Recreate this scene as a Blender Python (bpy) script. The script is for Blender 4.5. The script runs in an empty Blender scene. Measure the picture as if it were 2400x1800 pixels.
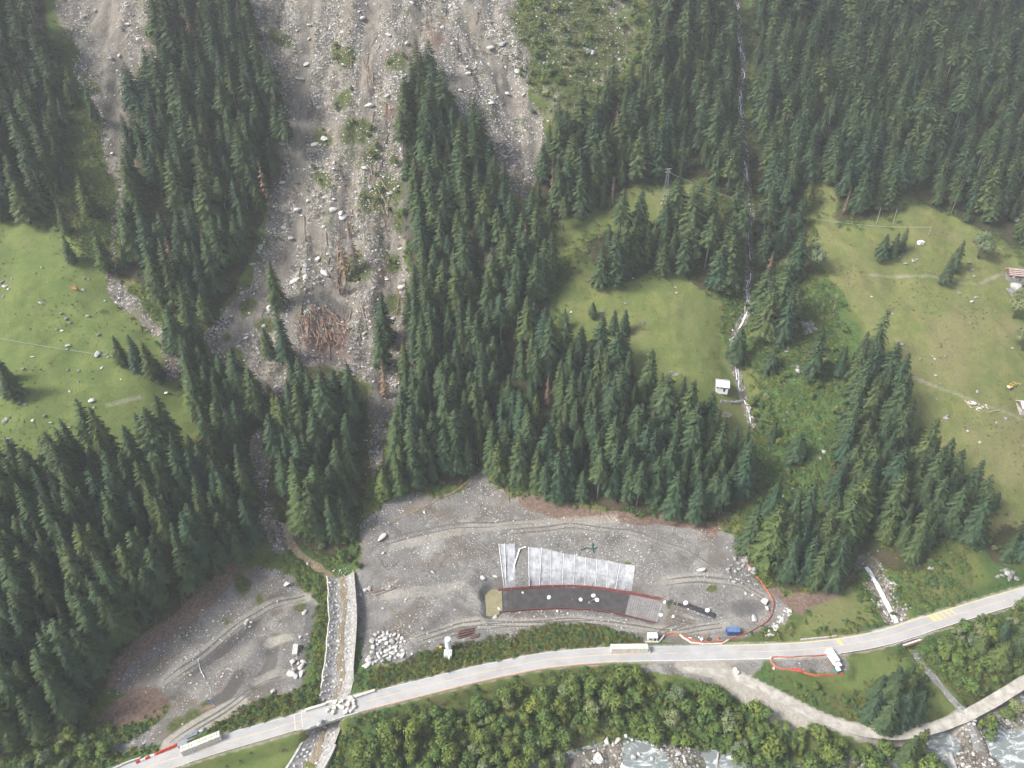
import bpy, math, random
import numpy as np
from mathutils import Vector, Matrix

R = math.radians
scene = bpy.context.scene
C = scene.collection
rng = np.random.default_rng(7)
random.seed(7)

# ---------------------------------------------------------------- camera, sky, sun, exposure
CAM_Z, PITCH, FPX = 245.0, 35.5, 1667.0        # metres above the road, degrees down, focal length in photo pixels (2400 wide)
cam_data = bpy.data.cameras.new('camera')
cam_data.sensor_width = 36.0
cam_data.lens = 36.0 * FPX / 2400.0
cam_data.clip_start = 1.0
cam_data.clip_end = 6000.0
cam = bpy.data.objects.new('camera', cam_data)
C.objects.link(cam)
cam.location = (0, 0, CAM_Z)
cam.rotation_euler = (R(90 - PITCH), 0, 0)
scene.camera = cam

SUN_EL, SUN_AZ = 44.0, 252.0                   # azimuth clockwise from +Y: the light comes from the left, a little behind the drone
world = bpy.data.worlds.new('World')
scene.world = world
world.use_nodes = True
wn = world.node_tree
wn.nodes.clear()
sky = wn.nodes.new('ShaderNodeTexSky')
sky.sky_type = 'NISHITA'
sky.sun_disc = False
sky.sun_elevation = R(SUN_EL)
sky.sun_rotation = R(SUN_AZ)
sky.altitude = 1500
sky.air_density = 1.0
sky.dust_density = 6.0
sky.ozone_density = 1.0
bg = wn.nodes.new('ShaderNodeBackground')
bg.inputs['Strength'].default_value = 0.06
wo = wn.nodes.new('ShaderNodeOutputWorld')
hs_ = wn.nodes.new('ShaderNodeHueSaturation')      # thin overcast: the whole sky is paler than a clear one
hs_.inputs['Saturation'].default_value = 0.6
wn.links.new(sky.outputs[0], hs_.inputs['Color'])
wn.links.new(hs_.outputs[0], bg.inputs[0])
wn.links.new(bg.outputs[0], wo.inputs[0])

sun_data = bpy.data.lights.new('sun', 'SUN')
sun_data.energy = 1.5
sun_data.angle = R(18)
sun_data.color = (1.0, 0.975, 0.935)
sun = bpy.data.objects.new('sun', sun_data)
C.objects.link(sun)
sd = Vector((math.sin(R(SUN_AZ)) * math.cos(R(SUN_EL)), math.cos(R(SUN_AZ)) * math.cos(R(SUN_EL)), math.sin(R(SUN_EL))))
sun.rotation_euler = (-sd).to_track_quat('-Z', 'Y').to_euler()
sun.location = sd * 600

vs = scene.view_settings
vs.view_transform = 'Standard'
vs.look = 'None'
vs.gamma = 1.0
vs.use_curve_mapping = False
vs.exposure = 2.1
HAZE_DENSITY = 0.00017
scene.cycles.max_bounces = 4
scene.cycles.diffuse_bounces = 2
scene.cycles.use_adaptive_sampling = True
scene.cycles.adaptive_threshold = 0.04
scene.cycles.transparent_max_bounces = 8
scene.cycles.volume_bounces = 0
scene.cycles.use_denoising = True

# ---------------------------------------------------------------- photo pixel <-> place
ct, st = math.cos(R(PITCH)), math.sin(R(PITCH))

def ray(px, py):
    u = (np.asarray(px, float) - 1200) / FPX
    v = (900 - np.asarray(py, float)) / FPX
    return u, ct + v * st, -st + v * ct          # direction, unit depth along the optical axis

def at_z(px, py, z):
    dx, dy, dz = ray(px, py)
    t = (z - CAM_Z) / dz
    return dx * t, dy * t

def project(x, y, z):
    zz = np.asarray(z, float) - CAM_Z
    d = np.asarray(y) * ct - zz * st
    d = np.where(d < 1.0, np.nan, d)
    up = np.asarray(y) * st + zz * ct
    return 1200 + FPX * np.asarray(x) / d, 900 - FPX * up / d

def inside(px, py, poly):
    poly = np.asarray(poly, float)
    res = np.zeros(np.shape(px), bool)
    x0, y0 = poly[:, 0], poly[:, 1]
    x1, y1 = np.roll(x0, -1), np.roll(y0, -1)
    with np.errstate(invalid='ignore', divide='ignore'):
        for a, b, c, d in zip(x0, y0, x1, y1):
            if b == d:
                continue
            cond = ((b > py) != (d > py)) & (px < (c - a) * (py - b) / (d - b) + a)
            res ^= cond
    return res

K = 2400.0 / 2212.0
def V(*pts):                                    # outline read off the overview picture (2212 px wide) -> photo pixels
    return [(x * K, y * K) for x, y in pts]

# ---------------------------------------------------------------- relief: control points by image column
ctrl = []
def column(px, py, z, segs):
    """start on pixel (px,py) at height z, then walk up the picture: ('z',py,z) fixes a height, ('s',py,slope) keeps a slope"""
    x, y = at_z(px, py, z)
    ctrl.append((x, y, z))
    for kind, p, val in segs:
        if kind == 'z':
            z = val
        else:
            dx, dy, dz = ray(px, p)
            k = -dy / dz                         # horizontal run per metre below the camera
            z = (z + val * (k * CAM_Z - y)) / (1 + val * k)
        x, y = at_z(px, p, z)
        ctrl.append((float(x), float(y), float(z)))

column(-500, 1800, 0, [('s', 1500, .4), ('s', 1100, .5), ('s', 700, .5), ('s', 400, .6), ('s', 100, .65), ('s', -60, .65)])
column(0, 1800, -1, [('s', 1700, .25), ('s', 1500, .42), ('s', 1300, .42), ('s', 1100, .45), ('s', 900, .45), ('s', 700, .48), ('s', 500, .55), ('s', 300, .65), ('s', 100, .68), ('s', -60, .68)])
column(330, 1850, -2, [('z', 1800, -1), ('z', 1700, -1), ('s', 1600, .12), ('s', 1500, .35), ('s', 1300, .45), ('s', 1100, .45), ('s', 900, .48), ('s', 700, .52), ('s', 500, .6), ('s', 300, .66), ('s', 100, .68), ('s', -60, .68)])
column(580, 1880, -9, [('z', 1800, -5), ('z', 1720, -1), ('z', 1640, -2), ('z', 1500, -2), ('s', 1400, .18), ('s', 1300, .3), ('s', 1150, .45), ('s', 1000, .52), ('s', 800, .58), ('s', 600, .62), ('s', 400, .66), ('s', 200, .68), ('s', 0, .68), ('s', -60, .68)])
column(850, 1880, -10, [('z', 1800, -7), ('z', 1720, -3), ('z', 1640, -0.3), ('z', 1560, -2), ('z', 1450, -2), ('s', 1370, .12), ('s', 1260, .4), ('s', 1200, .3), ('s', 1100, .42), ('s', 950, .52), ('s', 800, .58), ('s', 600, .63), ('s', 400, .66), ('s', 200, .68), ('s', 0, .68), ('s', -60, .68)])
column(1050, 1880, -11, [('z', 1760, -9), ('z', 1680, -6), ('z', 1595, -0.3), ('z', 1540, -2.2), ('z', 1420, -2.6), ('s', 1360, .3), ('s', 1270, .5), ('s', 1190, .22), ('s', 1110, .36), ('s', 950, .55), ('s', 800, .6), ('s', 600, .63), ('s', 400, .66), ('s', 200, .68), ('s', 0, .68), ('s', -60, .68)])
column(1300, 1880, -11.5, [('z', 1760, -10), ('z', 1660, -6), ('z', 1545, -0.2), ('z', 1490, -2.2), ('z', 1390, -2.6), ('s', 1285, .6), ('s', 1230, .2), ('s', 1180, .35), ('s', 1050, .52), ('s', 900, .56), ('s', 700, .55), ('s', 550, .58), ('s', 400, .62), ('s', 200, .66), ('s', 0, .68), ('s', -60, .68)])
column(1550, 1880, -11.5, [('z', 1770, -10.3), ('z', 1660, -5), ('z', 1575, -0.8), ('z', 1530, 0), ('z', 1490, -1.2), ('z', 1420, -2), ('s', 1340, .5), ('s', 1250, .3), ('s', 1180, .35), ('s', 1050, .52), ('s', 900, .5), ('s', 700, .5), ('s', 500, .55), ('s', 350, .6), ('s', 150, .64), ('s', -60, .66)])
column(1760, 1880, -11, [('z', 1780, -9), ('z', 1660, -3.5), ('z', 1580, -0.8), ('z', 1530, 0.2), ('z', 1480, -.5), ('s', 1400, .12), ('s', 1300, .3), ('s', 1180, .42), ('s', 1000, .48), ('s', 850, .5), ('s', 650, .5), ('s', 450, .55), ('s', 250, .58), ('s', 50, .62), ('s', -60, .62)])
column(2000, 1880, -10.5, [('z', 1770, -7), ('z', 1640, -4.5), ('z', 1540, -0.5), ('z', 1500, .8), ('z', 1440, 1), ('s', 1370, .25), ('s', 1250, .42), ('s', 1050, .48), ('s', 850, .48), ('s', 650, .46), ('s', 450, .5), ('s', 250, .56), ('s', 50, .6), ('s', -60, .6)])
column(2220, 1880, -10.5, [('z', 1790, -9.5), ('z', 1690, -6.5), ('z', 1600, -4.5), ('z', 1490, 0.4), ('z', 1450, 2), ('s', 1400, .25), ('s', 1250, .4), ('s', 1050, .45), ('s', 850, .44), ('s', 650, .44), ('s', 500, .48), ('s', 300, .55), ('s', 100, .6), ('s', -60, .6)])
column(2400, 1800, -9.5, [('z', 1680, -9.5), ('z', 1600, -4), ('z', 1480, 0), ('z', 1395, 3), ('s', 1320, .3), ('s', 1150, .42), ('s', 950, .44), ('s', 750, .42), ('s', 550, .46), ('s', 300, .54), ('s', 100, .58), ('s', -60, .58)])
column(2900, 1600, -8, [('z', 1450, -5), ('z', 1250, 5), ('s', 1050, .42), ('s', 800, .44), ('s', 500, .46), ('s', 250, .52), ('s', 0, .55)])
for X in (-420, -250, -100, 60, 220, 420):
    ctrl += [(X, 78 + 0.02 * abs(X), -10.5), (X, 20, -9), (X, -120, 6), (X, -320, 90)]
ctrl = np.array(ctrl)
# beyond the picture's top the slope simply goes on
top = ctrl[ctrl[:, 1] > 430]
ext = np.column_stack([top[:, 0] * 1.25, top[:, 1] + 170, top[:, 2] + 170 * .62])
ctrl = np.vstack([ctrl, ext])

P = ctrl[:, :2] / 100.0
n = len(P)
Dm = np.sqrt(((P[:, None] - P[None]) ** 2).sum(-1))
A = np.zeros((n + 3, n + 3))
A[:n, :n] = Dm + np.eye(n) * -0.004
A[:n, n], A[:n, n + 1:] = 1, P
A[n, :n], A[n + 1:, :n] = 1, P.T
sol = np.linalg.solve(A, np.concatenate([ctrl[:, 2], np.zeros(3)]))

STEP = 1.25
def axis(lo, hi, flo, fhi):
    a = list(np.arange(flo, fhi + .01, STEP))
    s, v = STEP, flo
    left = []
    while v > lo:
        s *= 1.25
        v -= s
        left.append(v)
    s, v = STEP, a[-1]
    right = []
    while v < hi:
        s *= 1.25
        v += s
        right.append(v)
    return np.array(left[::-1] + a + right)

gx = axis(-620, 620, -345, 405)
gy = axis(-330, 640, 86, 545)
XX, YY = np.meshgrid(gx, gy)
ZZ = np.zeros_like(XX)
for i in range(n):
    ZZ += sol[i] * np.sqrt((XX / 100 - P[i, 0]) ** 2 + (YY / 100 - P[i, 1]) ** 2)
ZZ += sol[n] + sol[n + 1] * XX / 100 + sol[n + 2] * YY / 100

def blur(a, k):
    ker = np.exp(-0.5 * (np.arange(-3 * k, 3 * k + 1) / k) ** 2)
    ker /= ker.sum()
    for ax in (0, 1):
        pad = [(0, 0), (0, 0)]
        pad[ax] = (3 * k, 3 * k)
        b = np.pad(a, pad, mode='edge')
        out = np.zeros_like(a)
        for i, w in enumerate(ker):
            sl = [slice(None), slice(None)]
            sl[ax] = slice(i, i + a.shape[ax])
            out += w * b[tuple(sl)]
        a = out
    return a
ZZ = blur(ZZ, 3)

def vnoise(x, y, seed):
    """smooth value noise"""
    r = np.random.default_rng(seed)
    tab = r.random((256, 256)).astype(np.float64)
    xi, yi = np.floor(x).astype(int), np.floor(y).astype(int)
    fx, fy = x - xi, y - yi
    fx, fy = fx * fx * (3 - 2 * fx), fy * fy * (3 - 2 * fy)
    g = lambda a, b: tab[a & 255, b & 255]
    return (g(xi, yi) * (1 - fx) + g(xi + 1, yi) * fx) * (1 - fy) + (g(xi, yi + 1) * (1 - fx) + g(xi + 1, yi + 1) * fx) * fy - .5

def fbm(x, y, wl, seed, octs=4, gain=.5):
    s, a = 0, 1.0
    for o in range(octs):
        s = s + a * vnoise(x / wl + 17.3 * o, y / wl - 9.1 * o, seed + o)
        wl, a = wl / 2, a * gain
    return s

# ---------------------------------------------------------------- outlines of the ground cover (photo pixels)
slide = V((520, -80), (1120, -80), (1130, 150), (1160, 280), (1120, 310), (1050, 280), (1000, 200), (925, 150), (892, 250), (890, 480), (885, 560), (915, 640), (905, 720), (870, 850), (815, 960), (790, 900), (805, 830), (700, 780), (640, 800), (600, 880), (560, 830), (480, 800), (440, 740), (480, 690), (530, 620), (575, 480), (608, 380), (608, 220), (560, 120))
gully_left = V((95, -80), (345, -80), (330, 130), (290, 280), (288, 370), (240, 370), (215, 250), (160, 120))
gully_low = V((240, 370), (262, 380), (240, 520), (255, 600), (310, 690), (380, 760), (405, 830), (370, 830), (335, 750), (265, 680), (233, 620), (228, 480))
chute = V((1000, 200), (1100, 260), (1165, 285), (1180, 350), (1140, 440), (1090, 420), (1050, 330))
runout = V((800, 820), (850, 820), (905, 690), (900, 790), (850, 900), (832, 1000), (812, 1060), (800, 960))
runout2 = V((1040, 540), (1075, 540), (1062, 640), (1038, 640))
torrent_mud = V((545, 970), (572, 930), (580, 1020), (590, 1120), (625, 1140), (640, 1200), (600, 1210), (570, 1150), (555, 1050))
site = V((778, 1140), (860, 1085), (1000, 1060), (1035, 990), (1060, 1050), (1110, 1085), (1200, 1120), (1300, 1125), (1420, 1130), (1530, 1140), (1590, 1160), (1602, 1200), (1640, 1262), (1700, 1305), (1685, 1350), (1610, 1383), (1480, 1392), (1400, 1385), (1300, 1345), (1100, 1372), (960, 1402), (880, 1440), (780, 1440), (770, 1350), (768, 1250))
site_left = V((560, 1225), (620, 1245), (674, 1292), (664, 1380), (664, 1480), (560, 1500), (480, 1525), (440, 1560), (370, 1600), (300, 1625), (250, 1640), (240, 1620), (330, 1570), (390, 1520), (240, 1500), (240, 1480), (350, 1375), (430, 1305), (510, 1245))
brown_strip = V((500, 1195), (530, 1230), (440, 1310), (360, 1385), (245, 1490), (215, 1490), (250, 1425), (345, 1350), (430, 1280))
brown_patch = V((230, 1510), (310, 1490), (370, 1510), (360, 1545), (270, 1570), (215, 1560))
brown_base = V((1105, 1075), (1180, 1085), (1290, 1105), (1420, 1115), (1540, 1120), (1560, 1145), (1420, 1135), (1300, 1128), (1200, 1122), (1120, 1098))
brown_right = V((1650, 1230), (1700, 1285), (1790, 1275), (1870, 1225), (1880, 1240), (1790, 1305), (1720, 1330), (1660, 1280))
brown_gap = V((400, 380), (460, 370), (480, 430), (450, 480), (400, 480), (380, 430))
meadow_left = V((-300, 470), (90, 478), (140, 500), (222, 560), (240, 640), (268, 700), (325, 730), (345, 800), (400, 835), (430, 900), (430, 1010), (300, 1000), (200, 1005), (60, 1060), (-300, 1090))
meadow_mid = V((1195, 640), (1230, 560), (1300, 620), (1500, 600), (1560, 660), (1560, 740), (1600, 800), (1640, 900), (1600, 960), (1440, 880), (1300, 800), (1165, 790))
meadow_pylon = V((1205, 470), (1340, 440), (1400, 405), (1500, 400), (1540, 470), (1440, 500), (1290, 510), (1230, 560), (1190, 560))
meadow_top = V((1110, 130), (1130, 50), (1200, -60), (1370, -60), (1400, 120), (1330, 220), (1250, 260), (1160, 290))
meadow_right = V((1758, 320), (1792, 320), (1802, 480), (1935, 478), (1950, 400), (2060, 455), (2212, 560), (2700, 640), (2700, 1150), (2212, 1230), (2110, 1110), (2060, 1020), (1990, 930), (1900, 790), (1840, 690), (1770, 570))
meadow_wedge = V((1700, 1372), (1765, 1300), (1850, 1262), (1890, 1330), (1900, 1345), (1700, 1392))
meadow_low = V((830, 1560), (760, 1659), (800, 1600), (1000, 1540), (1250, 1450), (1460, 1445), (1480, 1470), (1250, 1490), (1050, 1550), (900, 1600))
meadow_low2 = V((1820, 1425), (1990, 1400), (1940, 1450), (1850, 1500), (1800, 1470))
meadow_low3 = V((2000, 1450), (2050, 1480), (2060, 1560), (1990, 1590), (1960, 1560))
meadow_bl = V((420, 1659), (560, 1600), (670, 1580), (640, 1700), (380, 1720))
hut_yard = V((1540, 890), (1630, 880), (1640, 940), (1600, 960), (1520, 960))

FOREST = {
    'left': V((-250, 1090), (30, 1062), (200, 1000), (290, 1000), (360, 985), (430, 1010), (500, 990), (560, 1060), (560, 1160), (490, 1225), (425, 1280), (345, 1350), (250, 1425), (215, 1490), (170, 1580), (80, 1600), (-40, 1659), (-250, 1700)),
    'slide_left': V((340, -70), (520, -70), (555, 120), (600, 230), (605, 350), (575, 460), (530, 560), (485, 660), (468, 715), (420, 715), (340, 655), (285, 590), (250, 600), (255, 470), (290, 330), (325, 180)),
    'far_left': V((-300, -70), (70, -70), (120, 120), (145, 250), (150, 370), (135, 430), (75, 485), (0, 482), (-300, 460)),
    'below_slide': V((560, 930), (610, 885), (690, 880), (785, 905), (798, 970), (790, 1090), (745, 1195), (690, 1215), (640, 1180), (600, 1120), (582, 1050)),
    'gully': V((375, 735), (430, 735), (480, 830), (560, 880), (580, 930), (548, 1010), (510, 1010), (470, 970), (430, 890), (395, 800)),
    'ridge': V((890, 260), (912, 165), (945, 165), (985, 250), (1030, 330), (1080, 430), (1130, 500), (1190, 580), (1170, 640), (1075, 650), (1040, 530), (1030, 660), (900, 640), (888, 450)),
    'centre': V((912, 645), (1035, 660), (1075, 650), (1185, 640), (1165, 700), (1160, 780), (1210, 790), (1270, 770), (1340, 790), (1400, 860), (1450, 890), (1540, 915), (1540, 960), (1600, 975), (1612, 1040), (1585, 1125), (1500, 1130), (1400, 1118), (1300, 1095), (1200, 1085), (1140, 1050), (1085, 1045), (1040, 990), (1005, 1035), (900, 1060), (845, 1080), (822, 1060), (836, 990), (870, 870), (905, 790), (900, 720)),
    'upper_mid': V((1168, 330), (1230, 320), (1300, 260), (1360, 200), (1420, 120), (1400, -70), (1595, -70), (1605, 80), (1595, 200), (1615, 330), (1620, 425), (1570, 430), (1520, 385), (1440, 400), (1370, 410), (1310, 450), (1240, 470), (1180, 500), (1150, 430)),
    'pylon': V((1280, 530), (1330, 505), (1440, 495), (1540, 500), (1605, 470), (1612, 560), (1580, 650), (1520, 625), (1450, 590), (1380, 605), (1310, 622), (1280, 600)),
    'upper_right': V((1628, -70), (2700, -70), (2700, 640), (2212, 545), (2130, 500), (2050, 450), (1962, 400), (1935, 385), (1925, 465), (1800, 470), (1792, 400), (1788, 330), (1762, 330), (1752, 440), (1735, 480), (1700, 560), (1640, 570), (1635, 450), (1625, 300)),
    'stream': V((1632, 570), (1740, 600), (1720, 660), (1690, 760), (1650, 830), (1600, 730), (1585, 770), (1552, 765), (1545, 700), (1580, 650), (1612, 600)),
    'right': V((1840, 790), (1890, 780), (1905, 870), (1975, 920), (2000, 990), (2060, 1010), (2100, 1080), (2095, 1155), (2020, 1195), (1990, 1245), (1930, 1245), (1885, 1190), (1850, 1120), (1780, 1080), (1800, 1000), (1830, 900)),
    'right_low': V((1635, 1150), (1700, 1140), (1800, 1130), (1850, 1150), (1885, 1205), (1865, 1250), (1790, 1270), (1720, 1280), (1670, 1250), (1650, 1210)),
    'sparse': V((1620, 950), (1640, 850), (1700, 800), (1780, 700), (1840, 720), (1830, 900), (1790, 1060), (1700, 1130), (1630, 1120)),
    'far_right_low': V((2140, 1180), (2190, 1130), (2230, 1150), (2230, 1210), (2160, 1215)),
}

# ---------------------------------------------------------------- height lookup and ray casting on the relief
def hz(x, y, Z=None):
    Z = ZZ if Z is None else Z
    x, y = np.asarray(x, float), np.asarray(y, float)
    i = np.clip(np.searchsorted(gx, x) - 1, 0, len(gx) - 2)
    j = np.clip(np.searchsorted(gy, y) - 1, 0, len(gy) - 2)
    fx = np.clip((x - gx[i]) / (gx[i + 1] - gx[i]), 0, 1)
    fy = np.clip((y - gy[j]) / (gy[j + 1] - gy[j]), 0, 1)
    return (Z[j, i] * (1 - fx) + Z[j, i + 1] * fx) * (1 - fy) + (Z[j + 1, i] * (1 - fx) + Z[j + 1, i + 1] * fx) * fy

def ground(px, py):
    """the place on the ground that a photo pixel shows -> x, y, z arrays"""
    px, py = np.atleast_1d(np.asarray(px, float)), np.atleast_1d(np.asarray(py, float))
    dx, dy, dz = ray(px, py)
    t0 = np.full(px.shape, 120.0)
    t1 = np.full(px.shape, np.nan)
    for t in np.arange(123.0, 760.0, 3.0):
        below = np.isnan(t1) & (CAM_Z + dz * t < hz(dx * t, dy * t))
        t1[below] = t
        t0 = np.where(np.isnan(t1), t, t0)
    t1 = np.where(np.isnan(t1), 760.0, t1)
    for _ in range(14):
        tm = (t0 + t1) / 2
        b = CAM_Z + dz * tm < hz(dx * tm, dy * tm)
        t1 = np.where(b, tm, t1)
        t0 = np.where(b, t0, tm)
    return dx * t1, dy * t1, hz(dx * t1, dy * t1)

def G(px, py):
    x, y, z = ground(px, py)
    return Vector((float(x[0]), float(y[0]), float(z[0])))

def mpp(p):
    """metres covered by one photo pixel at point p"""
    return (p[1] * ct - (p[2] - CAM_Z) * st) / FPX

def resample(pts, step):
    pts = np.asarray(pts, float)
    seg = np.sqrt((np.diff(pts[:, :2], axis=0) ** 2).sum(1))
    s = np.concatenate([[0], np.cumsum(seg)])
    m = max(2, int(round(s[-1] / step)) + 1)
    q = np.linspace(0, s[-1], m)
    # Catmull-Rom through the points, by chord length
    out = np.column_stack([np.interp(q, s, pts[:, k]) for k in range(pts.shape[1])])
    w = max(1, int(6 / step))
    if m > 4 * w:
        ker = np.hanning(2 * w + 3)[1:-1]
        ker /= ker.sum()
        pad = len(ker) // 2
        for k in range(out.shape[1]):
            c = np.concatenate([2 * out[0, k] - out[1:pad + 1, k][::-1], out[:, k], 2 * out[-1, k] - out[-pad - 1:-1, k][::-1]])
            out[:, k] = np.convolve(c, ker, 'valid')
    return out

def path_px(pts, zs=None, step=3.0):
    """polyline given in photo pixels -> smooth path on the ground (or at the heights zs)"""
    pts = np.asarray(pts, float)
    if zs is None:
        x, y, z = ground(pts[:, 0], pts[:, 1])
    else:
        z = np.asarray(zs, float)
        x, y = at_z(pts[:, 0], pts[:, 1], z)
    return resample(np.column_stack([x, y, z]), step)

def near_path(path, reach, X=None, Y=None):
    """distance to the path and the path height at the nearest point, for grid vertices within reach"""
    X = XX if X is None else X
    Y = YY if Y is None else Y
    d = np.full(X.shape, 1e9)
    z = np.zeros(X.shape)
    w = np.zeros(X.shape)
    for a, b in zip(path[:-1], path[1:]):
        lo = np.minimum(a[:2], b[:2]) - reach
        hi = np.maximum(a[:2], b[:2]) + reach
        if X is XX:
            i0, i1 = np.searchsorted(gx, lo[0]), np.searchsorted(gx, hi[0])
            j0, j1 = np.searchsorted(gy, lo[1]), np.searchsorted(gy, hi[1])
            sl = (slice(j0, j1), slice(i0, i1))
        else:
            sl = (slice(None),)
        x, y = X[sl], Y[sl]
        ab = b[:2] - a[:2]
        L2 = max(1e-9, (ab ** 2).sum())
        t = np.clip(((x - a[0]) * ab[0] + (y - a[1]) * ab[1]) / L2, 0, 1)
        dd = np.sqrt((x - a[0] - t * ab[0]) ** 2 + (y - a[1] - t * ab[1]) ** 2)
        m = dd < d[sl]
        d[sl] = np.where(m, dd, d[sl])
        z[sl] = np.where(m, a[2] + t * (b[2] - a[2]), z[sl])
        if path.shape[1] > 3:
            w[sl] = np.where(m, a[3] + t * (b[3] - a[3]), w[sl])
    return d, z, w

def smooth01(t):
    t = np.clip(t, 0, 1)
    return t * t * (3 - 2 * t)

def flatten(path, half, blend, dz=0.0):
    global ZZ
    h = half if not isinstance(half, str) else path[:, 3].max()
    d, z, w = near_path(path, h + blend)
    hh = w if isinstance(half, str) else half
    k = 1 - smooth01((d - hh) / blend)
    ZZ = ZZ * (1 - k) + (z + dz) * k

def ridge(path, amp, sig):
    global ZZ
    d, z, w = near_path(path, sig * 3)
    ZZ = ZZ + np.where(d < 1e8, amp * np.exp(-0.5 * (np.minimum(d, 1e3) / sig) ** 2), 0)

def inside_ground(poly):
    a, b = project(XX, YY, ZZ)
    m = inside(a, b, poly)
    return m & (YY > 40)

# ---- waterfall ravine, gullies and slides
WF = [(1732, -30), (1740, 60), (1752, 120), (1738, 190), (1745, 260), (1752, 330), (1762, 400), (1760, 440), (1768, 480), (1755, 515), (1762, 560), (1765, 610), (1756, 650), (1764, 685), (1752, 712), (1728, 750), (1726, 800), (1728, 830), (1745, 870), (1755, 900), (1768, 925), (1774, 950)]
wf_path = path_px(WF, step=2.0)
ridge(wf_path, -9.0, 13.0)
ridge(path_px([(1770, 930), (1790, 1000), (1840, 1080), (1900, 1160), (1960, 1240), (2020, 1320)], step=3), -5, 9)
ridge(path_px(V((200, -40), (250, 120), (265, 300), (240, 450), (245, 600), (330, 730), (390, 830)), step=4), -5, 9)
ridge(path_px(V((620, 0), (660, 200), (640, 400), (600, 560), (520, 680), (480, 760)), step=4), -4, 12)
ridge(path_px(V((850, 500), (860, 650), (850, 800), (815, 950)), step=4), -4, 7)
ridge(path_px(V((1040, 760), (1035, 880), (1030, 1000)), step=4), -6, 9)
ridge(path_px(V((940, 120), (960, 300), (1000, 500)), step=4), 5, 16)

soft = blur((inside_ground(site) | inside_ground(site_left)).astype(float), 3)
nat = 1 - np.clip(soft, 0, 1)
nat *= smooth01((YY - 150) / 60)
scree_m = blur((inside_ground(slide) | inside_ground(gully_left) | inside_ground(chute)).astype(float), 2)
ZZ = ZZ + nat * (fbm(XX, YY, 42, 11, 4) * 5.0) + (0.15 + .85 * nat) * fbm(XX, YY, 7, 21, 3) * (0.55 + 1.5 * scree_m) + scree_m * (fbm(XX, YY * .2, 11, 33, 3) * 4.6 + fbm(XX, YY * .3, 4.5, 37, 2) * 1.0)

# ---- terraces and spoil banks on the works site
for pts, amp, sig in (
    ([(860, 1350), (950, 1352), (1040, 1362)], 1.2, 4.0), ([(880, 1240), (1000, 1225), (1120, 1215)], 1.2, 3.5), ([(1500, 1330), (1600, 1320), (1700, 1345)], 1.5, 4.0), ([(420, 1560), (500, 1520), (580, 1480)], 1.2, 2.5), ([(500, 1620), (560, 1575), (600, 1520)], 1.4, 3.0), ([(700, 1380), (715, 1450), (705, 1540)], -1.4, 4.0),
    ([(955, 1520), (1000, 1470), (1040, 1425), (1080, 1385), (1110, 1350)], 1.6, 2.2),
    ([(905, 1430), (920, 1455), (970, 1440), (1030, 1415)], 1.0, 1.6),
    ([(1060, 1425), (1100, 1445), (1135, 1455)], .8, 1.3),
    ([(400, 1640), (520, 1560), (600, 1480), (660, 1430)], -0.9, 1.6),
    ([(360, 1600), (470, 1530), (560, 1450), (640, 1400)], 1.1, 3.0),
    ([(600, 1600), (630, 1540), (640, 1510)], -0.8, 2.0),
    ([(1560, 1365), (1650, 1345), (1730, 1370)], .9, 2.5),
    ([(1000, 1215), (1130, 1190), (1300, 1170), (1450, 1185), (1600, 1230)], -0.6, 3.0)):
    ridge(path_px(pts, step=2), amp, sig)

# ---- the concreted retention basin
BASIN_TOP = [(1167, 1386), (1272, 1378), (1345, 1377), (1402, 1381), (1489, 1395), (1556, 1409)]
BASIN_BOT = [(1170, 1436), (1250, 1429), (1326, 1427), (1391, 1431), (1456, 1441), (1539, 1461)]
BZ = -3.6
basin_poly = BASIN_TOP + BASIN_BOT[::-1]
pond_poly = [(1136, 1394), (1150, 1382), (1176, 1382), (1178, 1430), (1165, 1444), (1140, 1444)]
bx_, by_ = at_z(np.array([p[0] for p in basin_poly + pond_poly]), np.array([p[1] for p in basin_poly + pond_poly]), BZ)
nb_ = len(basin_poly)
bm_ = inside(XX, YY, np.column_stack([bx_[:nb_], by_[:nb_]])) | inside(XX, YY, np.column_stack([bx_[nb_:], by_[nb_:]]))
bm_ = np.clip(blur(bm_.astype(float), 1) * 3.0, 0, 1)
ZZ = ZZ * (1 - bm_) + (BZ - .25) * bm_

# ---- main road, track, channel, river
ROAD = [(-120, 1935), (150, 1858), (300, 1812), (420, 1774), (520, 1742), (620, 1714), (708, 1688), (840, 1648), (1000, 1608), (1120, 1578), (1260, 1549), (1340, 1540), (1424, 1534), (1510, 1532), (1600, 1531), (1700, 1529), (1790, 1527), (1880, 1523), (1960, 1515), (2025, 1505), (2090, 1490), (2206, 1452), (2300, 1423), (2400, 1394), (2560, 1345), (2760, 1285)]
ROADZ = [-1, -.8, -.5, -.2, 0, 0, 0, 0, 0, 0, 0, 0, 0, 0, 0, .1, .3, .6, .9, 1.2, 1.6, 2.2, 2.7, 3.2, 4, 5]
ROAD_HALF = 3.35
road_path = path_px(ROAD, ROADZ, 2.5)
flatten(road_path, ROAD_HALF + .7, 3.5, -0.12)
LAYBY = path_px([(1560, 1556), (1620, 1560), (1680, 1562), (1740, 1560)], [-.05, -.1, -.2, -.3], 2)
flatten(LAYBY, 2.6, 3.0, -0.05)
TRACK = [(1600, 1560), (1680, 1572), (1740, 1592), (1810, 1625), (1880, 1662), (1950, 1695), (2030, 1716), (2110, 1722), (2190, 1706), (2260, 1680), (2320, 1648), (2400, 1598), (2500, 1540)]
TRACKZ = [-.3, -.6, -1.2, -2.2, -3.2, -4.2, -5, -5.4, -5.4, -5.3, -5, -4.4, -3.6]
track_path = path_px(TRACK, TRACKZ, 2.5)
flatten(track_path, 2.6, 4.0, -0.05)
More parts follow.
